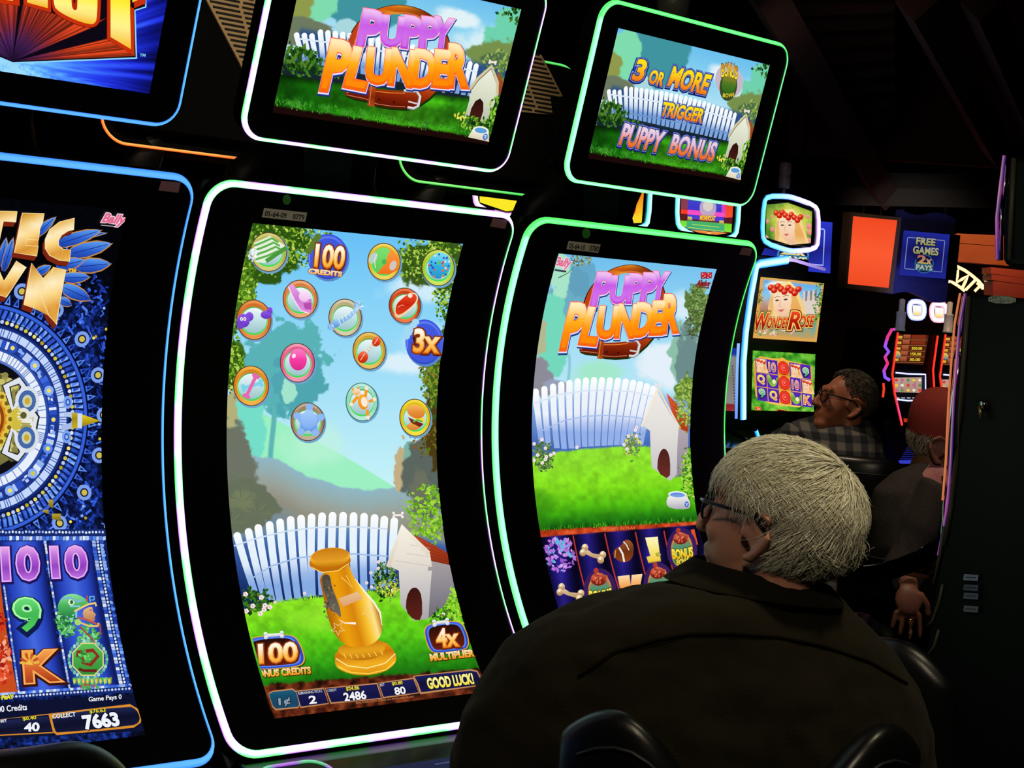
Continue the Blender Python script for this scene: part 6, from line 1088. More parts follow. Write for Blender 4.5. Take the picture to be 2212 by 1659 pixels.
for k, P in enumerate(([(2141, 577), (2230, 586), (2230, 602), (2140, 591)], [(2142, 592.5), (2228, 602), (2228, 616), (2142, 605)], [(2145, 607), (2222, 616), (2222, 800), (2143, 800)])): slab('pillar_block', F, uv(P), M_WOODR, T, 0, -.3, .3)
# ---------------------------------------------------------------- two red-lit machines far down the room
RY = float(at(1980, 800, 16)[1])
def red_machine(dx, label, dim):
    S3 = lambda P: [(x + dx, y + dx * .04) for x, y in P]; P0_ = at_plane(*S3([(1980, 800)])[0], (0, RY, 0), (0, 1, 0)); loc = (float(P0_[0]), RY, 0); T = thing('slot_machine', loc, label, 'slot machine', 'red-edged machines far down the room'); F = Flat(loc, (0, 0, 0), (1, 0, 0), (0, 0, -1)); uv = lambda P: [tuple(q) for q in F.inv(S3(P))]
    slab('cabinet_body', F, uv([(1938, 714), (2024, 722), (2014, 800), (2017, 850), (2032, 925), (1950, 922), (1930, 850), (1925, 800)]), M_BODY, T, -.01, -.6, .1)
    MB().box((0, .35, .4), (.6, .5, .8), bev=.02).build('pedestal', M_BODY, T)
    C_RED = lambda t, x: mixc(mixc((1.05, .25, .16), (1.0, .3, .62), math.exp(-((t - .42) / .07) ** 2)), (.7, .06, .03), max(0, (abs(x) - .3) / .7))
    for P in ([(1937, 718), (1929, 780), (1925, 808), (1930, 849), (1946, 918)], [(2023, 725), (2013, 799), (2016, 849), (2027, 905)]): led('led_strip', F, uv(P), .028, .012, C_RED, T, False, .06, off=.01)
    K = lambda P: S3(crop(1890, 620, 4.365)(P)); A = Art(F, -1, 1, -3, 1, 10); A.clip = False; A.LZ = 6e-4
    A.poly(K([(225, 445), (505, 455), (455, 735), (180, 718)]), ['4c1c10', '6c2c14', '3c180c'], 2)
    for i, t in enumerate(('', '', '300.00', '150.00', '30.00')):
        y = 470 + i * 53; o = -i * 9; A.line(K([(215 + o, y + 26), (490 + o, y + 30)]), .8, 'c8884c', 3); A.poly(K([(270 + o, y - 22), (335 + o, y - 20), (332 + o, y + 18), (266 + o, y + 16)]), ['b85c3c', '7c3c24'], 3); A.poly(K([(215 + o, y - 10), (258 + o, y - 9), (255 + o, y + 16), (212 + o, y + 14)]), 'd8a838', 3); A.poly(K([(350 + o, y - 20), (480 + o, y - 18), (476 + o, y + 20), (346 + o, y + 18)]), '7c2c14' if i < 2 else '4c1c0c', 3)
        if t: A.text(t, *K([(362 + o, y + 14), (460 + o, y + 16), (362 + o, y - 12)]), [(.03, 'e8d038', 4)])
    A.poly(K(sm([(190, 600), (240, 610), (240, 670), (185, 665)])), ['e8c838', '3c6c8c'], 4)
    A.poly(K([(180, 800), (460, 818), (462, 1072), (262, 1075), (190, 1060)]), '0a0a10', 2); A.poly(K([(178, 855), (440, 850), (440, 1000), (188, 990)]), ['b8988c', 'd8b8a0', 'a88878'], 3)
    for i in range(5): A.line(K([(180 + 65 * i, 850), (188 + 62 * i, 998)]), .9, '5c4848', 4); 
    for i in range(5):
        for j in range(3): A.ell(K([(200 + 55 * i, 878 + 48 * j)])[0], 3.6, 3.2, ['d83c2c', 'f0c838', 'c85c8c', 'e8e0d0', '5c8c4c'][(i * 2 + j) % 5], 5, n=9)
    for i in range(5): A.line(K([(195 + 52 * i, 1045), (230 + 52 * i, 1046)]), 1.6, 'f0f0f8', 4)
    A.build('screen', M_SCREEN, T)
    led('reel_frame', F, uv(crop(1890, 620, 4.365)([(178, 806), (300, 818), (462, 822), (464, 1066), (300, 1070), (190, 1058)])), .016, .008, lambda t, x: mixc((1, 1, 1.05), (.55, .6, .95), abs(x)), T, False, .05, off=.015)
    for P, c_, e in (([(245, 1236), (300, 1238), (300, 1272), (250, 1270)], 'd8401c', .5), ([(318, 1228), (412, 1232), (415, 1284), (322, 1280)], '8c8894', .12), ([(448, 1216), (515, 1220), (515, 1272), (455, 1268)], '5c68e8', .8), ([(200, 1630), (390, 1628), (360, 1659), (200, 1659)], '3c48e0', .7), ([(420, 1415), (475, 1418), (470, 1432), (418, 1430)], '6c78f8', .9)): slab('deck_light', F, uv(crop(1890, 620, 4.365)(P)), mat('deck_light_' + c_, c_, .4, emit=(c_, e)), T, .06, .03, .1)
    for i in range(8): slab('vent_slat', F, uv(crop(1890, 620, 4.365)([(300 - 12 * i, 1470 + 20 * i), (362, 1472 + 20 * i), (362, 1480 + 20 * i), (296 - 12 * i, 1478 + 20 * i)])), mat('blue_lit_slat', '2c34a8', .4, emit=('2c34b8', .35)), T, .05, .03, .2)
    MB().ell((float(uv(crop(1890, 620, 4.365)([(508, 1580)]))[0][0]), -.08, -float(uv(crop(1890, 620, 4.365)([(508, 1580)]))[0][1])), (.024, .02, .024)).build('red_button', mat('red_lit_button', 'f83c2c', .4, emit=('ff3c28', .9)), T, True)
    u = uv(crop(1890, 620, 4.365)([(318, 400)]))[0]; MB().lathe([(.05, 0), (.05, .02), (.045, .025), (.045, .17), (.05, .175), (.05, .18), (.028, .19), (.028, .3), (.01, .31)], (u[0], .1, -u[1] - .02), 16).build('candle_light', mat('pale_candle_lamp', 'b8b8b0', .35, emit=('a8a8a0', .10)), T, True)
    return T
RED1 = red_machine(0, 'red-edged machine far down the room, left of its twin, framed in full', 0); red_machine(103, 'red-edged machine far down the room, cut off by the black machine edge', 0)
T = RED1; F = Flat(tuple(T.location), tuple(-_f0 * .75), _r0, -_u); uv = lambda P: [tuple(q) for q in F.inv(P)]; K = crop(1890, 620, 4.365)
led('neon_tube', F, uv(K([(190, 400), (160, 400), (120, 470), (95, 560), (130, 610), (95, 660), (120, 720), (85, 790), (95, 850), (140, 880)])), .03, .015, lambda t, x: mixc((.45, .3, .9), (.8, .15, .35), .5 + .5 * math.sin(t * 22)), T, False, .05)
led('neon_tube', F, uv(K([(80, 905), (85, 960), (75, 1040)])), .022, .01, lambda t, x: (.8, .2, .1), T, False, .05)
for x, y, c1, lab in ((395, 220, (.55, .6, 1.05), 'small blue-white glowing display behind the far machines, left one'), (605, 240, (1.05, .55, .65), 'small pink glowing display behind the far machines, right one')):
    T, F, uv = facing('round_display', lab, 'display', 18.0, K([(x, y)])[0]); P = uv(K(sm([(x - 70, y - 75), (x, y - 85), (x + 68, y - 65), (x + 66, y + 65), (x, y + 75), (x - 66, y + 62)])))
    slab('casing', F, P, M_GLOSS, T, 0, -.1, .1); MB().tube([tuple(_f0 * .05 + np.array([0, 0, -.2])), tuple(_f0 * .05 + np.array([0, 0, .02 - T.location.z]))], .04).build('pole', M_BODY, T); led('led_strip', F, P, .06, .02, (lambda c1: lambda t, x_: mixc((1.05, 1, 1.05), c1, abs(x_)))(c1), T, True, .08)
    A = Art(F, -2, 2, -2, 2, 6); A.clip = False; A.poly(K([(x - 38, y - 50), (x + 45, y - 45), (x + 42, y + 48), (x - 36, y + 42)]), ['ffffff', 'ffffff', 'fcf8e8', 'f8d838'], 3); A.build('screen', M_SCREEN, T)
# ---------------------------------------------------------------- the black machine seen from its side at the right edge
X1 = 1.87
PX = lambda P: np.array([at_plane(a, b, (X1, 0, 0), (1, 0, 0)) for a, b in P])
T = thing('slot_machine', (X1 + .36, -.75, 0), 'black machine seen from its side at the right edge, chrome front edge', 'slot machine'); L0 = np.array([X1 + .36, -.75, 0])
fr = PX([(2088, 634), (2076, 702), (2069, 783), (2063, 865), (2057, 998), (2050, 1083), (2044, 1127), (2030, 1200), (2018, 1262), (2006, 1340), (1996, 1440), (1990, 1560), (1988, 1700)]) - L0
prof = [(p[1], p[2]) for p in fr] + [(float(fr[-1][1]), .05), (-.25, .05), (-.25, float(fr[0][2]) - .02)]
bevel(MB().prism(prof, (-.36, .36), lambda a, b, c: (c, a, b)).build('cabinet_body', M_BODY, T), .01, 2)
ed = [p + (0, .012, 0) for p in fr[:8]]; cm = M_CHROME
MB().tube([tuple(p + (.012, 0, 0)) for p in ed], .011, 10).build('chrome_edge', cm, T, True)
class Edge(Surf):
    curved = True
    def __init__(s, pts, off): s.p = np.array(pts); s.off = off; s.t = np.linspace(0, 1, len(pts)); s.loc = np.zeros(3); s.R = np.eye(3)
    def P(s, uv, off=0):
        uv = np.asarray(uv, float); c = np.stack([np.interp(uv[:, 1], s.t, s.p[:, k]) for k in range(3)], -1); return c + np.array([-.004, 0, 0]) * 0 + np.stack([-np.asarray(off) * np.ones(len(uv)), uv[:, 0], np.zeros(len(uv))], -1) + s.off
EC = lambda t, x: mixc(mixc((.85, .4, .75), (.95, .75, .7), .5 + .5 * math.sin(t * 9)), mixc((.5, .15, .6), (.2, .1, .5), .5 + .5 * math.sin(t * 30)), min(1, abs(x) + .1)) * .75
led('led_strip', Edge(fr[:8], (0, .004, 0)), [(0, k / 40) for k in range(41)], .008, .003, EC, T, False, 1, m=M_LEDDIM)
led('led_strip', Edge(fr[:6], (.0, .018, 0)), [(0, k / 40) for k in range(41)], .006, .003, lambda t, x: mixc((.95, .6, .35), (.9, .45, .3), abs(x)) * .8, T, False, 1, m=M_LEDDIM)
def trim(P, wd=.012): q = PX(P) - L0 - (.003, 0, 0); MB().tube([tuple(p) for p in q], wd / 2, 6, flat=1).build('olive_trim', M_OLIVE, T, True)
trim([(2094, 640), (2084, 780), (2076, 900), (2066, 1000), (2055, 1100), (2040, 1180)]); trim([(2041, 1137), (2032, 1195), (2018, 1262)], .008)
for P in ([(2038, 1262), (2030, 1300), (2016, 1340), (2005, 1352)], [(2030, 1360), (2020, 1395), (2002, 1420)], [(2022, 1440), (2012, 1462), (2000, 1478)]): trim(P, .008)
A = Art(Flat((0, 0, 0), (X1 - .012, 0, 0), (0, -1, 0), (0, 0, -1)), -9, 9, -9, 9, 1); A.clip = False
for k, y in enumerate((1240, 1262, 1280, 1308)): A.poly([(2083, y), (2114, y + 2), (2112, y + 15), (2081, y + 13)], ['8c98b8', '5c6484', '6c7490', '707890'][k], 1); A.line([(2086, y + 7), (2108, y + 8)], 2, '30343c', 2)
o = A.build('serial_stickers', M_PRINT, T); o.location = tuple(-L0)
lk = PX([(2126, 876), (2131, 905)]) - L0; MB().lathe([(.014, 0), (.014, .012), (.009, .016), (.0, .016)], tuple(lk[0]), 14, (-1, 0, 0)).build('key_lock', M_CHROME, T, True); MB().tube([tuple(lk[0] - (.02, 0, 0)), tuple(lk[1] - (.02, 0, 0))], .005, 8).build('key', mat('brass_key', '9c8c60', .35, .9), T, True)
slab('metal_plate', Flat((0, 0, 0), np.array([X1, 0, 0]) - L0, (0, -1, 0), (0, 0, -1)), sm([(-(p[1]), -(p[2])) for p in PX([(2139, 638), (2199, 641), (2199, 657), (2139, 655)])- np.array([0, L0[1] - L0[1], 0])], 1), mat('hammered_copper', 'b8a898', .25, 1.0, bump=(90, 1, .006)), T, .008, -.002, .01)
tp = PX([(2166, 334), (2156, 416), (2150, 470), (2151, 560), (2157, 576)]) - L0; tpoly = [(p[1], p[2]) for p in tp] + [(-.2, float(tp[-1][2]) - .01), (-.2, float(tp[0][2]))]
t_ = MB().prism(tpoly, (-.34, .34), lambda a, b, c: (c, a, b)).build('topper', M_BODY, T); bevel(t_, .02, 3)
led('led_strip', Edge(tp[:4] + (.016, 0, 0), (0, .006, 0)), [(0, k / 30) for k in range(31)], .010, .004, EC, t_, False, 1, m=M_LEDDIM); MB().tube([tuple(p + (.03, .008, 0)) for p in tp[:4]], .008, 8).build('chrome_edge', cm, t_, True)
q = PX([(2181, 340), (2172, 560)]) - L0 + (.017, 0, 0); MB().tube([tuple(p) for p in q], .006, 6).build('olive_trim', M_OLIVE, t_, True)
MB().box((0, -.1, (float(tp[-1][2]) + float(fr[0][2])) / 2), (.3, .12, float(tp[-1][2]) - float(fr[0][2]) + .04)).build('topper_neck', M_BODY, T)
f2 = np.array(fr); yy = [(p[1], p[2]) for p in f2[:8]]
sc = MB(); V = [(sx, y + .004, z) for y, z in yy for sx in (-.3, .3)]; sc.add(V, [(2 * i, 2 * i + 1, 2 * i + 3, 2 * i + 2) for i in range(7)]).build('screen', mat('dim_side_display', '302040', .3, emit=('7c4c9c', .5)), T)
lip = np.array([at(x, y, d) for x, y, d in ((1845, 1222, 4.75), (1870, 1226, 4.68), (1900, 1222, 4.6), (1940, 1210, 4.5), (1985, 1192, 4.35), (2030, 1164, 4.2))]) - L0
MB().tube([tuple(p) for p in lip], .006, 8).build('deck_rim', M_CHROME, T, True)
pts = [tuple(p) for p in lip]; n = len(pts); sv = pts + [(p[0], p[1], p[2] - .05) for p in pts] + [(p[0] + .1, min(p[1] - .12, .2), p[2] - .01) for p in pts]
MB().add(sv, [(i, i + 1, n + i + 1, n + i) for i in range(n - 1)] + [(i, i + 1, 2 * n + i + 1, 2 * n + i) for i in range(n - 1)]).build('button_deck', M_GLOSS, T)
# ---------------------------------------------------------------- dark beams and duct under the roof
M_BEAM = mat('dark_roof_beam', '2a2220', .8)
def beam(a, b, wd, label): T = MB().tube([a, b], wd, 4, up=(0, 0, 1)).build('trim_1', M_BEAM); tag(T, kind='structure'); return T
for i, (a, b) in enumerate((((1580, -140, 8), (1915, 425, 13.7)), ((1980, 0, 9), (2160, 330, 12)), ((2120, 0, 9), (2260, 330, 12)))): o = beam(at(*a), at(*b), .12, ''); o.name = f'trim_{i + 1}'
for i in range(8):
    o = beam(at(1690 + 26 * i, 18 + 36 * i, 10 + .25 * i), at(1930, 10 + 34 * i, 10 + .25 * i), .05, ''); o.name = f'trim_{i + 4}'
c0, c1 = at(1560, 402, 13.5), at(2260, 416, 13.5); o = MB().tube([c0, c1], .135, 4, up=(0, 0, 1)).build('trim_12', mat('dark_grey_duct', '2c2c2a', .7)); tag(o, kind='structure')
o = MB().prism([(at(1705, 330, 12.5)[2], 0), (6, 0), (6, .1), (at(1705, 330, 12.5)[2], .1)], (0, 3.2), lambda a, b, c: tuple(at(1700, 330, 12.5) * (1, 1, 0) + _r0 * c * .9 + _f0 * b + np.array([0, 0, min(a, 5.0)]))).build('wall_bulkhead', mat('maroon_bulkhead', '4a2420', .9)); tag(o, kind='structure')

# lamps on tall posts above the first bank
T = CAB['C'][0]; p = at_plane(1453, 30, (0, .36, 0), (0, 1, 0)) - np.array(T.location)
MB().lathe([(.012, -.25), (.012, -.02), (.042, -.01), (.042, .05), (.038, .055), (.042, .06), (.042, .13), (.02, .14)], tuple(p), 18).build('candle_light', mat('grey_lamp_glass', '4a4c48', .5, bump=(90, .5, .004)), T, True)
# ---------------------------------------------------------------- seats
M_LEATHER = mat('black_leather', '0e0f12', .33, spec=.5, bump=(220, .2, .0008)); M_POLE = mat('dark_steel', '3a3a3e', .3, .9)
def chair(loc, rz, label, humps, bw=.52, z_top=1.08, dip=.12, tilt=.12):
    """padded casino seat; local -y is the way it faces away from (its back), back plate along x"""
    T = thing('casino_chair', loc, label, 'chair', 'padded seats at the machines', rz)
    V = []; F = []; nx, nz = 24, 14; top = lambda x: z_top - dip * math.exp(-(x / (.22 * bw)) ** 2) - .5 * max(0, abs(x) / (bw / 2) - .62) ** 2
    for side in (0, 1):
        for j in range(nz + 1):
            for i in range(nx + 1):
                x = -bw / 2 + bw * i / nx; b = j / nz; z = .70 + (top(x) - .70) * b; e = min(1, 4 * (.5 - abs(i / nx - .5)) + .12) * min(1, (1 - b) * 5 + .1) * min(1, b * 5 + .2); th = .012 + .036 * math.sqrt(max(e, 0))
                y = -.23 - tilt * (z - .7) + .28 * (abs(x) / (bw / 2)) ** 2.4 * .35
                V.append((x, y + (-th if side == 0 else th), z))
    n = (nx + 1) * (nz + 1)
    for s_ in (0, 1):
        for j in range(nz):
            for i in range(nx): a = s_ * n + j * (nx + 1) + i; F.append((a, a + 1, a + nx + 2, a + nx + 1) if s_ == 0 else (a, a + nx + 1, a + nx + 2, a + 1))
    B = [i for i in range(nx + 1)] + [j * (nx + 1) + nx for j in range(1, nz + 1)] + [nz * (nx + 1) + i for i in range(nx - 1, -1, -1)] + [j * (nx + 1) for j in range(nz - 1, 0, -1)]
    for k in range(len(B)): a, b = B[k], B[(k + 1) % len(B)]; F.append((a, a + n, b + n, b))
    bk = subsurf(mesh('backrest', V, F, M_LEATHER, T, True), 1)
    seam = [V[(nz - 2) * (nx + 1) + i] for i in range(1, nx)]; MB().tube([(p[0], p[1] - .002, p[2]) for p in seam], .0032, 6).build('piping', mat('seam_piping', '1c1d22', .5), bk, True)
    st = MB(); st.box((0, 0, .64), (.48, .46, .11), bev=.045); subsurf(st.build('seat', M_LEATHER, T, True), 1)
    for sx in (-.17, .17): MB().tube([(sx, -.15, .62), (sx, -.26, .64), (sx, -.25, .8)], .014, 8).build('back_bracket', M_POLE, T, True)
    MB().lathe([(.045, 0), (.045, .5), (.09, .55), (.09, .58)], (0, 0, .02), 20).build('pedestal', M_POLE, T, True); MB().lathe([(.25, 0), (.25, .012), (.06, .035), (.05, .05)], (0, 0, 0), 28).build('base', M_POLE, T, True)
    MB().tube([(.19 * math.cos(t), .02 + .19 * math.sin(t), .25) for t in np.linspace(0, 2 * PI, 24, endpoint=False)], .011, 8, True).build('foot_ring', M_CHROME, T, True)
    return T
def place(px, py, d, dz=0): p = at(px, py, d); return (float(p[0]), float(p[1]), 0)
PA = math.atan2(-RGT[1], RGT[0])
P1C = at(1640, 1560, 2.62)
RZ1 = -.30
c_, k_ = math.cos(RZ1), math.sin(RZ1)
def chair_at(px, d, off, rz, *a, **kw):
    p = at(px, 1560, d); q = np.array([-math.sin(rz), math.cos(rz)]) * off; return chair((float(p[0] + q[0]), float(p[1] + q[1]), 0), rz, *a, **kw)
chair_at(1642, 2.42, .27, -.62, 'black padded seat the white-haired person sits on', None, bw=.56, z_top=1.075, dip=.2)
chair_at(-190, 1.9, .12, -.3, 'black padded seat at the lower left in front of the blue-lit machine', None, bw=.50, z_top=1.12, dip=.0)
chair_at(1925, 3.3, .2, -2.2, 'empty black padded seat right of the white-haired person', None, bw=.44, z_top=1.06, dip=.02)
chair_at(1835, 6.75, .0, -1.2, 'seat under the person in the plaid shirt', None, bw=.46, z_top=1.15, dip=.0)
chair_at(1985, 5.1, .0, -1.5, 'seat under the person in the red cap', None, bw=.44, z_top=1.02, dip=.0)
# ---------------------------------------------------------------- people
D0 = _f0
def frame(fwd, up): f = np.array(fwd, float); f /= np.linalg.norm(f); u = np.array(up, float); u -= f * (u @ f); u /= np.linalg.norm(u); return f, u, np.cross(f, u)
def vdir(r, d, u): return _r0 * r + _f0 * d + np.array([0, 0, u])       # a direction given as right / away / up of the camera's heading
def Rm(r, f, u): return Matrix([[r[i], f[i], u[i]] for i in range(3)])
def head_mb(m, C, f, u, r, s=1., neck=True, glass=None):
    q = lambda a, b, c: C + s * (r * a + f * b + u * c); R = Rm(r, f, u); E = lambda a, b, c, rad: m.ell(q(a, b, c), tuple(s * k for k in rad), 18, 12, R)
    E(0, -.012, .032, (.077, .098, .089)); E(0, .04, -.03, (.063, .06, .088)); E(0, .062, -.098, (.04, .036, .028)); E(0, .085, .034, (.052, .018, .016)); E(0, .03, -.07, (.056, .06, .045))
    for k in (-1, 1): E(k * .034, .072, -.028, (.026, .02, .022)); E(k * .032, .083, .008, (.014, .012, .011)); E(k * .014, .112, -.034, (.011, .013, .010))
    m.tube([q(0, .094, .022), q(0, .110, -.008), q(0, .122, -.030)], [.009 * s, .0105 * s, .012 * s], 10); E(0, .118, -.032, (.012, .011, .010))
    E(0, .094, -.062, (.024, .013, .0075)); E(0, .090, -.075, (.022, .014, .008))
    for k in (-1, 1):
        h = [(k * .070, .016, -.002), (k * .078, .010, .022), (k * .087, -.012, .030), (k * .092, -.030, .020), (k * .092, -.034, -.004), (k * .087, -.024, -.026), (k * .080, -.008, -.044), (k * .073, .006, -.046)]
        m.tube([q(*p) for p in h], [s * .0055, s * .0062, s * .0066, s * .0068, s * .0068, s * .007, s * .0085, s * .007], 8)
        m.tube([q(k * .072, -.006, .018), q(k * .080, -.020, .012), q(k * .081, -.022, -.008), q(k * .074, -.006, -.026)], [s * .004, s * .0055, s * .0055, s * .005], 8)
        E(k * .076, -.012, -.006, (.006, .022, .03)); E(k * .076, .012, -.010, (.006, .008, .010))
    if neck: m.tube([q(0, -.02, -.03), q(0, -.032, -.10), q(0, -.05, -.19)], [s * .058, s * .060, s * .070], 16)
    return q
def hand_mb(m, W, f, n, s=1., k=1, curl=.5):
    """wrist W, pointing f, back of the hand towards n; k = thumb side"""
    f = np.array(f, float); f /= np.linalg.norm(f); n = np.array(n, float); n -= f * (n @ f); n /= np.linalg.norm(n); t = np.cross(f, n) * k; R = Rm(t, f, n)
    m.ell(W + f * .045 * s, (.042 * s, .052 * s, .016 * s), 16, 10, R)
    for i, (o, L) in enumerate(((.033, .072), (.011, .080), (-.012, .074), (-.033, .058))):
        p = W + f * .082 * s + t * o * s - n * .002; pts = [p]; d = f * 1.; a = .25 + .1 * i
        for j, l in enumerate((.45, .32, .23)): d = f * math.cos(a) - n * math.sin(a) + t * o * 4.0; d /= np.linalg.norm(d); pts.append(pts[-1] + d * L * l * s); a += curl * (.7 + .12 * i)
        m.tube(pts, [.0092 * s, .0086 * s, .0078 * s, .006 * s], 8)
    m.tube([W + f * .02 * s + t * .03 * s, W + f * .05 * s + t * .055 * s - n * .01, W + f * .08 * s + t * .062 * s - n * .02, W + f * .10 * s + t * .06 * s - n * .03], [.014 * s, .0125 * s, .0105 * s, .008 * s], 8)
def fuse(o, voxel, smooth=4):
    md = o.modifiers.new('fuse', 'REMESH'); md.mode = 'VOXEL'; md.voxel_size = voxel; md.use_smooth_shade = True
    if smooth: sm_ = o.modifiers.new('soften', 'SMOOTH'); sm_.iterations = smooth; sm_.factor = .5
    return o
def rings(m, L, n=30, rax=None, dax=None, p=2.4):
    """loft through (centre, half-width, half-depth) super-ellipses"""
    V = []; F = []
    for (c, w_, d_) in L:
        for j in range(n):
            a = 2 * PI * j / n; ca, sa = math.cos(a), math.sin(a); V.append(np.array(c) + rax * w_ * math.copysign(abs(ca) ** (2 / p), ca) + dax * d_ * math.copysign(abs(sa) ** (2 / p), sa))
    for i in range(len(L) - 1):
        for j in range(n): F.append((i * n + j, i * n + (j + 1) % n, (i + 1) * n + (j + 1) % n, (i + 1) * n + j))
    F += [tuple(range(n))[::-1], tuple((len(L) - 1) * n + j for j in range(n))]; m.add(V, F)
def strands(name, parent, m, paths, w0, cols, loc):
    V = []; F = []; C = []
    for pts, wd, c in paths:
        b = len(V); k = len(pts)
        for i, p in enumerate(pts):
            t = pts[min(i + 1, k - 1)] - pts[max(i - 1, 0)]; t = t / (np.linalg.norm(t) + 1e-9); a = np.cross(t, p - w0); a /= np.linalg.norm(a) + 1e-9; q = np.cross(a, t); g = wd * (1 - .75 * (i / (k - 1)) ** 2)
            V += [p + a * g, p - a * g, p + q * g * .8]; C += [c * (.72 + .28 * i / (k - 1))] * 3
        for i in range(k - 1):
            for j in range(3): F.append((b + i * 3 + j, b + i * 3 + (j + 1) % 3, b + i * 3 + 3 + (j + 1) % 3, b + i * 3 + 3 + j))
    me = bpy.data.meshes.new(name); me.from_pydata([tuple(p - loc) for p in V], [], F); me.update(); me.polygons.foreach_set('use_smooth', [True] * len(F))
    a = me.attributes.new('col', 'FLOAT_COLOR', 'POINT'); a.data.foreach_set('color', np.concatenate([np.array(C), np.ones((len(C), 1))], 1).astype(np.float32).ravel()); return link(name, me, m, parent)
def skin_mat(name, col, col2): 
    m = mat(name, col, .5, spec=.35, noise=(38, col2), bump=(320, .12, .001)); b = m.node_tree.nodes['Principled BSDF']; b.inputs['Subsurface Weight'].default_value = .12; b.inputs['Subsurface Radius'].default_value = (.01, .004, .002); return m
def glasses(parent, q, loc, col, rim=.0022, s=1.):
    m = MB()
    for k in (-1, 1):
        ring = [q(k * (.034 + .027 * math.cos(t) * (1 if abs(math.cos(t)) < .8 else .97)), .108 - .012 * abs(k * .034 + .027 * math.cos(t) * k) / .06, .004 + .022 * math.sin(t)) for t in np.linspace(0, 2 * PI, 22, endpoint=False)]
        m.tube(ring, rim, 6, True)
        m.tube([q(k * .061, .10, .014), q(k * .079, .085, .016), q(k * .082, .0, .018), q(k * .084, -.03, -.004)], rim * 1.3, 6)
    m.tube([q(-.008, .112, .008), q(0, .116, .010), q(.008, .112, .008)], rim, 6)
    g = MB([]) if False else MB(); 
    m.v = [tuple(np.array(p) - loc) for p in m.v]; o = m.build('glasses', mat('glasses_frame_' + col, col, .25, .6), parent, True)
    for k in (-1, 1):
        ring = [q(k * (.034 + .026 * math.cos(t)), .108 - .012 * abs(k * .034 + .026 * math.cos(t) * k) / .06, .004 + .021 * math.sin(t)) for t in np.linspace(0, 2 * PI, 22, endpoint=False)]
        lm = mat('lens_glass', 'e8ecf0', .05, spec=.6); lb = lm.node_tree.nodes['Principled BSDF']; lb.inputs['Transmission Weight'].default_value = 1; lb.inputs['IOR'].default_value = 1.08
        c = np.mean(ring, 0); V = [tuple(p - loc) for p in ring] + [tuple(p + q(0, .0012, 0) - q(0, 0, 0) - loc) for p in ring]; n = 22
        mesh('lens', V, [tuple(range(n))[::-1], tuple(range(n, 2 * n))] + [(i, (i + 1) % n, n + (i + 1) % n, n + i) for i in range(n)], lm, o)
    return o
def finish(m, name, mt, parent, loc): m.v = [tuple(np.array(p) - loc) for p in m.v]; return m.build(name, mt, parent, True)
from mathutils.bvhtree import BVHTree
# ---- the white-haired person in the dark jacket
S1 = 1.12; C = at(1676, 1134, 2.80); f, u, r = frame(vdir(-.82, .57, .16), vdir(.10, -.05, 1)); base = at(1600, 1700, 2.72); base[2] = 0; loc = base
body = MB(); q1 = head_mb(body, C, f, u, r, S1)
rx = _r0 * math.cos(-.22) + _f0 * math.sin(.22); dx_ = np.array([-rx[1], rx[0], 0.])
pxm = lambda d: d / FPX
def ring(px0, px1, py, d, hd): return (at((px0 + px1) / 2, py, d), (px1 - px0) / 2 * pxm(d) / math.cos(.22), hd)
tor = [ring(1500, 1770, 1225, 2.84, .085), ring(1435, 1800, 1262, 2.83, .11), ring(1315, 1838, 1298, 2.81, .125), ring(1195, 1890, 1340, 2.80, .14), ring(1105, 1945, 1395, 2.80, .15), ring(1048, 1992, 1470, 2.80, .165), ring(1002, 2028, 1550, 2.80, .175), ring(975, 2052, 1640, 2.80, .18), ring(980, 2045, 1760, 2.80, .18), ring(1080, 1960, 1950, 2.82, .17), ring(1120, 1930, 2120, 2.84, .17)]
sub = [(c, w_ * .85 - .03, d_ * .75) for c, w_, d_ in tor[1:]]; rings(body, sub, 24, rx, dx_)
hip = tor[-1][0]; fw = dx_
deck = np.array([.95, -.36, .74])
wl, wr = np.array([.72, -.40, .80]), np.array([1.12, -.46, .80])
shl, shr = tor[5][0] - rx * .24 + fw * .06, tor[5][0] + rx * .24 + fw * .06
ell_, elr = tor[7][0] - rx * .27 + fw * .17 + np.array([0, 0, -.05]), tor[7][0] + rx * .28 + fw * .18 + np.array([0, 0, -.05])
for a, b, w__ in ((shl, ell_, wl), (shr, elr, wr)): body.tube([a, (a + b) / 2, b, (b + w__) / 2, w__], [.045, .043, .04, .034, .028], 12)
hand_mb(body, wl, vdir(-.35, .85, -.1), (0, 0, 1), 1, 1, .35); hand_mb(body, wr, vdir(-.5, .8, -.1), (0, 0, 1), 1, -1, .35)
seat_z = .70; hp = np.array([hip[0], hip[1], .78])
for k in (-1, 1):
    a = hp + rx * .1 * k; kn = a + fw * .40 + rx * .05 * k; kn[2] = .72; an = kn + fw * .02; an[2] = .12; body.tube([a, (a + kn) / 2, kn, (kn + an) / 2, an], [.095, .085, .062, .055, .042], 12); body.tube([an + np.array([0, 0, -.04]), an + fw * .10 + np.array([0, 0, -.07]), an + fw * .2 + np.array([0, 0, -.075])], [.042, .042, .035], 10)
SK1 = skin_mat('fair_skin', 'c08c74', 'b47a66'); body1 = finish(body, 'person', SK1, None, loc); body1.location = tuple(loc); fuse(body1, .0045, 8)
tag(body1, 'white-haired person in a dark fleece jacket and glasses, seen from behind', 'person', 'people playing machines')
M_JACKET = mat('dark_olive_fleece', '1f1c14', .95, spec=.04, noise=(300, '18150e'), bump=(420, .5, .003), sheen=.03)
jk = MB(); rings(jk, tor[1:], 44, rx, dx_, 2.3)
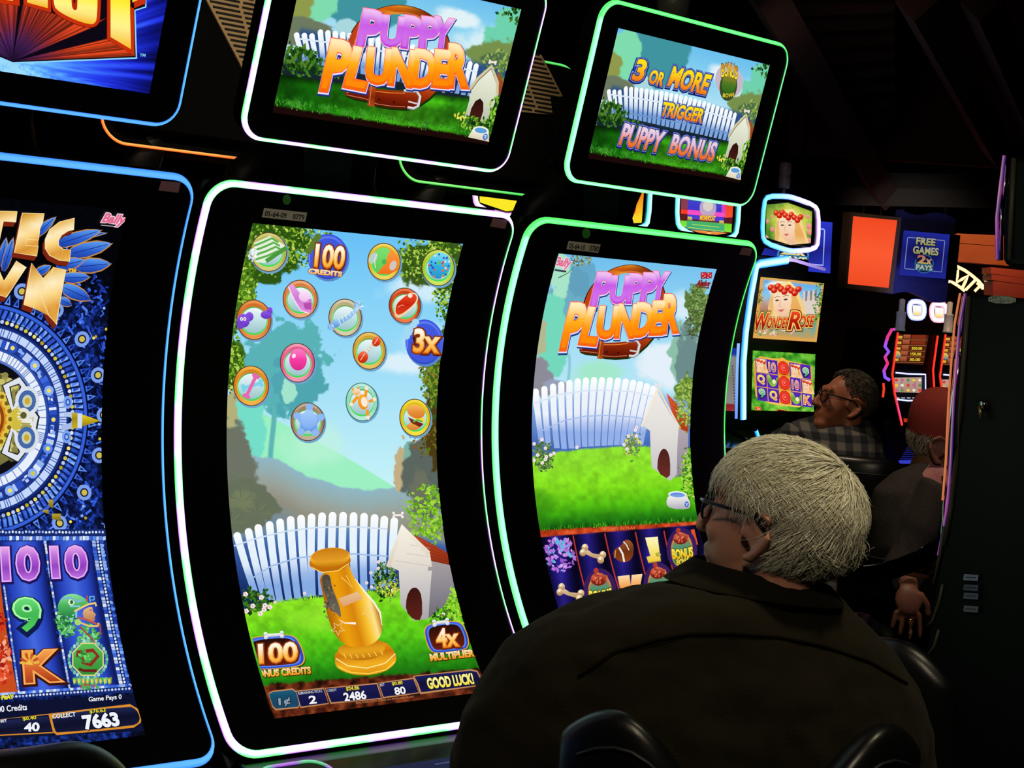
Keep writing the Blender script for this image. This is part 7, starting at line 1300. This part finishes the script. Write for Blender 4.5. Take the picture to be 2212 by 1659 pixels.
for a, b, w__ in ((shl, ell_, wl), (shr, elr, wr)): jk.tube([a, (a * .6 + b * .4), b, (b * .5 + w__ * .5), w__ - (w__ - b) * .12], [.098, .095, .088, .072, .056], 16)
rg = random.Random(5)
jacket = finish(jk, 'jacket', M_JACKET, body1, loc); fuse(jacket, .009, 14)
dt = bpy.data.textures.new('cloth_folds', 'CLOUDS'); dt.noise_scale = .13; dm = jacket.modifiers.new('folds', 'DISPLACE'); dm.texture = dt; dm.strength = .034; dm.mid_level = .5
cl = MB(); cc = at(1640, 1236, 2.83); n = 40; V = []; Fc = []
cp_ = [(1497, 1228, 1400, 1262), (1540, 1203, 1450, 1248), (1600, 1198, 1530, 1250), (1660, 1210, 1620, 1262), (1720, 1232, 1700, 1280), (1780, 1268, 1775, 1300), (1808, 1300, 1815, 1322)]
for i in range(n):
    t = 2 * PI * i / n; ct, st_ = math.cos(t), math.sin(t)
    up_c = at(1648 + 142 * ct, 1232 + 30 * ct - 14 * max(0, -st_) * 0, 2.83) ; lo_c = at(1625 + 190 * ct, 1278 + 26 * ct, 2.82)
    for c0, hd, th in ((up_c, .092, 0), (lo_c, .128, 0), (lo_c, .112, -.012), (up_c, .080, -.012)): V.append(c0 + dx_ * hd * st_ + np.array([0, 0, 0]))
for i in range(n):
    for j in range(4): a, b = i * 4 + j, i * 4 + (j + 1) % 4; c2, d2 = ((i + 1) % n) * 4 + j, ((i + 1) % n) * 4 + (j + 1) % 4; Fc.append((a, b, d2, c2))
cl.add(V, Fc); col_ = finish(cl, 'collar', M_JACKET, jacket, loc); subsurf(col_, 2)
# yoke seam pressed on to the back
bpy.context.view_layer.update(); dg = bpy.context.evaluated_depsgraph_get(); ev = jacket.evaluated_get(dg); bv = BVHTree.FromObject(jacket, dg)
def on_jacket(px, py):
    d = FWD + RGT * ((px - 1106) / FPX) - UPV * ((py - 829.5) / FPX); h = bv.ray_cast(Vector(CAM - loc), Vector(d)); return np.array(h[0]) if h[0] else None
sp = [on_jacket(x, np.interp(x, [1250, 1330, 1420, 1490, 1580, 1680, 1780, 1880, 1960], [1462, 1408, 1382, 1370, 1369, 1376, 1396, 1430, 1478])) for x in range(1250, 1961, 12)]; sp = [p for p in sp if p is not None]
sp = [tuple(np.array(p)) for p in sp]
MB().tube(sp, .0035, 6).build('yoke_seam', mat('jacket_seam', '0e0c08', .95, spec=.04), jacket, True)
# hair: a cap under several thousand strands combed from the crown
_n3 = lambda p, s_: float(vnoise(np.array([p[0] + p[2] * 1.7]), np.array([p[1] - p[2] * 1.3]), s_)[0])
def hair(parent, name, C, f, u, r, s, n, length, cols, flow, region, width, lift, loc, seed, steps=6, bulk=(1, 1, 1), nape=False):
    rg = np.random.default_rng(seed); rad = np.array([.079, .1, .095]) * s * np.array(bulk); c0 = C + s * (f * -.012 + u * .035); Rw = np.stack([r, f, u], 0)
    def surf(dl, k=1.): return c0 + ((dl * rad * k) @ Rw)
    paths = []
    while len(paths) < n:
        d = rg.normal(size=3); d /= np.linalg.norm(d)
        if not region(d): continue
        pts = []; dl = d.copy(); L = length * rg.uniform(.45, 1.3); st = L / steps; jit = rg.normal(size=3) * .16 + 1.1 * (np.array([_n3(d * 2.6, 1), _n3(d * 2.6, 2), _n3(d * 2.6, 3)]) - .5); L *= .5 if (d[1] > -.3 and abs(d[0]) > .45 and d[2] < .55) else 1.0; L *= 1.45 if (nape and d[1] < -.4 and d[2] < -.15 and abs(d[0]) < .75) else 1.0; st = L / steps; lf = lift * (2.2 if (nape and d[1] < -.3 and d[2] < -.05) else 1.)
        for i in range(steps + 1):
            k = 1.0 + lf * (.35 + .9 * (i / steps)) * (1 + .35 * rg.normal() * .3); pts.append(surf(dl, k)); v = flow(d) + jit; v = v - dl * (v @ dl); v /= np.linalg.norm(v) + 1e-9; dl = dl + v * st / .09; dl /= np.linalg.norm(dl)
        c = lin(cols[rg.integers(len(cols))]) * rg.uniform(.75, 1.15); paths.append((pts, width * rg.uniform(.6, 1.3), c))
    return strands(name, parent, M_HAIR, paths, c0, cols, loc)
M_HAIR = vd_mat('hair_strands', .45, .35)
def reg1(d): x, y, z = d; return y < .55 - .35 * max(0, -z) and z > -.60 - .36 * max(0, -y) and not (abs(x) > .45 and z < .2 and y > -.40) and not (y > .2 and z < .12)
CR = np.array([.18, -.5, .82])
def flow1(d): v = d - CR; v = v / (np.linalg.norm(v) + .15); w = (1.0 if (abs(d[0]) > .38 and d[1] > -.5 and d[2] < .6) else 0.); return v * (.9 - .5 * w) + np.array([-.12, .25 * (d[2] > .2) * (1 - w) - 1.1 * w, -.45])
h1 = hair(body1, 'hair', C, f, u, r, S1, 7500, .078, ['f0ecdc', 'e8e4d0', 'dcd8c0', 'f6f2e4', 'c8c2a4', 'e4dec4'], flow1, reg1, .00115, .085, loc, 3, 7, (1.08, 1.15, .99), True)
cap = MB(); cap.ell(C + S1 * (f * -.020 + u * .036), (S1 * .086, S1 * .114, S1 * .094), 26, 18, Rm(r, f, u)); capv = []
bm = bmesh.new(); vv = [bm.verts.new(p) for p in cap.v]; [bm.faces.new([vv[i] for i in q_]) for q_ in cap.f]
kill = [q_ for q_ in bm.faces if not reg1(np.array([(np.array(q_.calc_center_median()) - (C + S1 * (u * .035 - f * .012))) @ a for a in (r, f, u)]) / (.09 * S1))]
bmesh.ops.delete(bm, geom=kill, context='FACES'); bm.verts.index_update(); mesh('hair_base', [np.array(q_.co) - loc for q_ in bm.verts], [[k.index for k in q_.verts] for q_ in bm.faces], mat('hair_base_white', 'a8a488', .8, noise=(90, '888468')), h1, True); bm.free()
glasses(body1, q1, loc, '20222a', .0026)
# ---- the person in the plaid shirt
def plaid(name):
    m = bpy.data.materials.new(name); m.use_nodes = True; nt = m.node_tree; b = nt.nodes['Principled BSDF']; b.inputs['Roughness'].default_value = .9; tc = nt.nodes.new('ShaderNodeTexCoord'); mp = nt.nodes.new('ShaderNodeMapping'); mp.inputs['Rotation'].default_value = (0, 0, .7); nt.links.new(tc.outputs['Object'], mp.inputs[0])
    last = None
    for ax in ('X', 'Z'):
        wv = nt.nodes.new('ShaderNodeTexWave'); wv.wave_type = 'BANDS'; wv.bands_direction = ax; wv.inputs['Scale'].default_value = 5.2; wv.inputs['Distortion'].default_value = .5; nt.links.new(mp.outputs[0], wv.inputs['Vector']); rp = nt.nodes.new('ShaderNodeValToRGB'); rp.color_ramp.elements[0].position = .35; rp.color_ramp.elements[1].position = .62; nt.links.new(wv.outputs['Fac'], rp.inputs[0])
        if last is None: last = rp
    mx = nt.nodes.new('ShaderNodeMath'); mx.operation = 'ADD'; nt.links.new(last.outputs[0], mx.inputs[0]); nt.links.new(rp.outputs[0], mx.inputs[1]); r2 = nt.nodes.new('ShaderNodeValToRGB'); e = r2.color_ramp.elements; e[0].position = 0; e[0].color = (*lin('14161c'), 1); e[1].position = 1; e[1].color = (*lin('74726a'), 1); k = e.new(.5); k.color = (*lin('3c4048'), 1)
    dv = nt.nodes.new('ShaderNodeMath'); dv.operation = 'MULTIPLY'; dv.inputs[1].default_value = .5; nt.links.new(mx.outputs[0], dv.inputs[0]); nt.links.new(dv.outputs[0], r2.inputs[0]); nt.links.new(r2.outputs[0], b.inputs['Base Color']); return m
C = at(1826, 872, 6.6); f, u, r = frame(vdir(-.93, -.12, .22), vdir(.22, 0, 1)); loc = at(1800, 1100, 6.7); loc[2] = 0
S2 = 1.04; body = MB(); q2 = head_mb(body, C, f, u, r, S2); rx = _r0 * .75 - _f0 * .6; rx = rx / np.linalg.norm(rx); dx_ = np.array([-rx[1], rx[0], 0.])
R2 = lambda x0, x1, y, hd, d=6.68: (at((x0 + x1) / 2, y, d), (x1 - x0) / 2 * pxm(d) / .8, hd)
tor = [R2(1792, 1858, 892, .07), R2(1738, 1870, 914, .12), R2(1692, 1882, 942, .16), R2(1658, 1888, 985, .18), R2(1645, 1888, 1040, .18), R2(1645, 1885, 1110, .18), R2(1660, 1880, 1200, .18), R2(1680, 1880, 1290, .18)]
rings(body, [(c, w_ * .85, d_ * .82) for c, w_, d_ in tor], 22, rx, dx_); fw = vdir(-.9, .2, 0); fw /= np.linalg.norm(fw)
sl, sr = tor[2][0] + vdir(-.12, -.1, 0), tor[2][0] + vdir(.10, .12, 0); hp = tor[-1][0].copy()
e1, e2 = sl + vdir(-.16, -.02, -.16), sr + vdir(-.2, .1, -.25); w1, w2 = e1 + vdir(-.22, .08, .0), e2 + vdir(-.25, .0, .0)
for a, b, c in ((sl, e1, w1), (sr, e2, w2)): body.tube([a, b, c], [.05, .042, .03], 10); hand_mb(body, c, vdir(-.9, .3, -.1), (0, 0, 1), 1, 1, .4)
for k in (-1, 1): a = hp + dx_ * .09 * k; a[2] = .80; kn = a + fw * .4; kn[2] = .74; an = kn + fw * .03; an[2] = .1; body.tube([a, kn, an], [.09, .065, .045], 12); body.tube([an + (0, 0, -.04), an + fw * .18 + np.array([0, 0, -.06])], [.04, .035], 10)
SK2 = skin_mat('ruddy_skin', 'b87458', 'a86048'); b2 = finish(body, 'person', SK2, None, loc); b2.location = tuple(loc); fuse(b2, .007, 4); tag(b2, 'person in a dark plaid shirt and glasses, looking left', 'person', 'people playing machines')
sh = MB(); rings(sh, tor, 30, rx, dx_)
for a, b, c in ((sl, e1, w1), (sr, e2, w2)): sh.tube([a, b, c], [.085, .072, .05], 12)
shirt = finish(sh, 'plaid_shirt', plaid('plaid_cotton'), b2, loc); fuse(shirt, .012, 6); dm = shirt.modifiers.new('folds', 'DISPLACE'); dm.texture = dt; dm.strength = .02
def reg2(d): x, y, z = d; return y < .55 - .25 * max(0, -z) and z > -.45 and not (abs(x) > .72 and z < .05 and y > -.3) and not (y > .35 and z < .35)
hair(b2, 'hair', C, f, u, r, S2, 2600, .028, ['4a443e', '5c554c', '3a342e', '6c665c'], lambda d: np.array([0, -.4, -1.]), reg2, .002, .06, loc, 5, 3, (1.02, 1.02, 1.02))
glasses(b2, q2, loc, '30343c', .0028)
# ---- the person in the red cap
C = at(2040, 962, 4.98); f, u, r = frame(vdir(.93, -.3, -.12), vdir(-.10, 0, 1)); loc = at(2010, 1200, 5.0); loc[2] = 0
body = MB(); q3 = head_mb(body, C, f, u, r, 1.0); rx = vdir(.55, .8, 0); rx /= np.linalg.norm(rx); dx_ = np.array([-rx[1], rx[0], 0.]); d3 = 5.0
R3 = lambda x0, x1, y, hd, k=.75: (at((x0 + x1) / 2, y, d3), hd, (x1 - x0) / 2 * pxm(d3) / k)
tor = [R3(2006, 2056, 1000, .085), R3(1972, 2080, 1022, .15), R3(1942, 2098, 1060, .19), R3(1932, 2105, 1120, .19), R3(1934, 2108, 1200, .18), R3(1935, 2110, 1300, .19), R3(1930, 2110, 1380, .19)]
rings(body, [(c, w_ * .8, d_ * .8) for c, w_, d_ in tor], 22, rx, dx_); fw = vdir(.95, -.3, 0); fw /= np.linalg.norm(fw)
s3 = tor[1][0] + vdir(-.01, -.17, -.03); e3 = at(1950, 1235, 4.83); w3 = at(1964, 1266, 4.74); body.tube([s3, (s3 + e3) / 2, e3, w3], [.052, .048, .042, .028], 10)
hand_mb(body, w3, vdir(-.08, -.45, -.85), vdir(-.1, -1, .45), .95, -1, .12)
s3b = tor[1][0] + vdir(.05, .16, -.03); e3b = s3b + vdir(.06, .05, -.27); w3b = e3b + vdir(.25, -.1, .02); body.tube([s3b, e3b, w3b], [.05, .042, .028], 10); hand_mb(body, w3b, vdir(.9, -.3, 0), (0, 0, 1), .95, 1, .35)
hp = tor[-1][0].copy()
for k in (-1, 1): a = hp + rx * .09 * k; a[2] = .72; kn = a + fw * .4; kn[2] = .68; an = kn + fw * .02; an[2] = .1; body.tube([a, kn, an], [.085, .062, .042], 12); body.tube([an + (0, 0, -.04), an + fw * .17 + np.array([0, 0, -.06])], [.038, .033], 10)
b3 = finish(body, 'person', skin_mat('warm_skin', '8c6048', '7c5440'), None, loc); b3.location = tuple(loc); fuse(b3, .0042, 4); tag(b3, 'person in a red cap, dark cardigan and pink flowered blouse, facing right', 'person', 'people playing machines')
bl = MB(); rings(bl, [(c, w_ * .97, d_ * .97) for c, w_, d_ in tor], 28, rx, dx_); blouse = finish(bl, 'blouse', mat('pink_flowered_cloth', 'c8a098', .8, noise=(16, '8c3c44')), b3, loc); fuse(blouse, .011, 4)
cg = MB(); rings(cg, [(c - fw * d_ * .42, w_ * 1.06, d_ * .64) for c, w_, d_ in tor], 28, rx, dx_); cg.tube([s3, (s3 + e3) / 2, e3, w3 * .8 + e3 * .2], [.085, .078, .066, .045], 12); cg.tube([s3b, e3b], [.075, .06], 12)
card = finish(cg, 'cardigan', mat('grey_knit', '4a4640', .95, spec=.1, noise=(120, '33302c'), bump=(260, .6, .003)), b3, loc); fuse(card, .011, 4)
hat = MB(); cu_ = C + f * -.012 + u * .045
V = []; Fh = []; n = 28; prof = [(1.0, -.02), (1.06, .02), (1.05, .06), (.92, .095), (.6, .12), (.2, .128)]
for k, z in prof:
    for i in range(n): t = 2 * PI * i / n; V.append(cu_ + r * .086 * k * math.cos(t) + f * .106 * k * math.sin(t) + u * z)
for j in range(len(prof) - 1):
    for i in range(n): Fh.append((j * n + i, j * n + (i + 1) % n, (j + 1) * n + (i + 1) % n, (j + 1) * n + i))
Fh.append(tuple((len(prof) - 1) * n + i for i in range(n))); hat.add(V, Fh); b_ = [cu_ + f * (.10 + .075 * math.sin(t)) + r * .075 * math.cos(t) + u * (-.015 - .012 * math.sin(t)) for t in np.linspace(0, PI, 12)]; k0 = len(hat.v); hat.add(b_ + [p + u * .006 for p in b_], [tuple(range(12))[::-1], tuple(range(12, 24))] + [(i, (i + 1) % 12, 12 + (i + 1) % 12, 12 + i) for i in range(12)])
cp = finish(hat, 'cap', mat('red_cap_cloth', '9c3428', .85, noise=(60, '84281e')), b3, loc); subsurf(cp, 1)
hair(b3, 'hair', C, f, u, r, 1.0, 500, .05, ['c8b8a0', 'b0a088', 'd8ccb8'], lambda d: np.array([0, -.3, -1.]), lambda d: d[1] < -.1 and -.55 < d[2] < .1, .0016, .08, loc, 6, 4)
MB().tube([tuple(p - loc) for p in (q3(-.085, -.012, -.055), q3(-.087, -.012, -.068))], .0045, 8).build('earring', M_CHROME, b3, True)
ln = [on for on in (at(2036, 1030, 4.86), at(2046, 1060, 4.80), at(2058, 1110, 4.78), at(2066, 1150, 4.78))]; MB().tube([tuple(p - loc) for p in ln], .004, 6).build('lanyard', mat('black_cord', '0a0a0c', .7), b3, True)
g = w3 + vdir(-.08, -.45, -.85) / np.linalg.norm((.08, .45, .85)) * .105 + vdir(.008, -.002, 0); MB().tube([tuple(g + .011 * (math.cos(t) * vdir(1, 0, 0) + math.sin(t) * vdir(0, .75, -.55) * 1.0) - loc) for t in np.linspace(0, 2 * PI, 16, endpoint=False)], .0022, 6, True).build('ring', mat('gold', 'd8a850', .2, 1.0), b3, True)
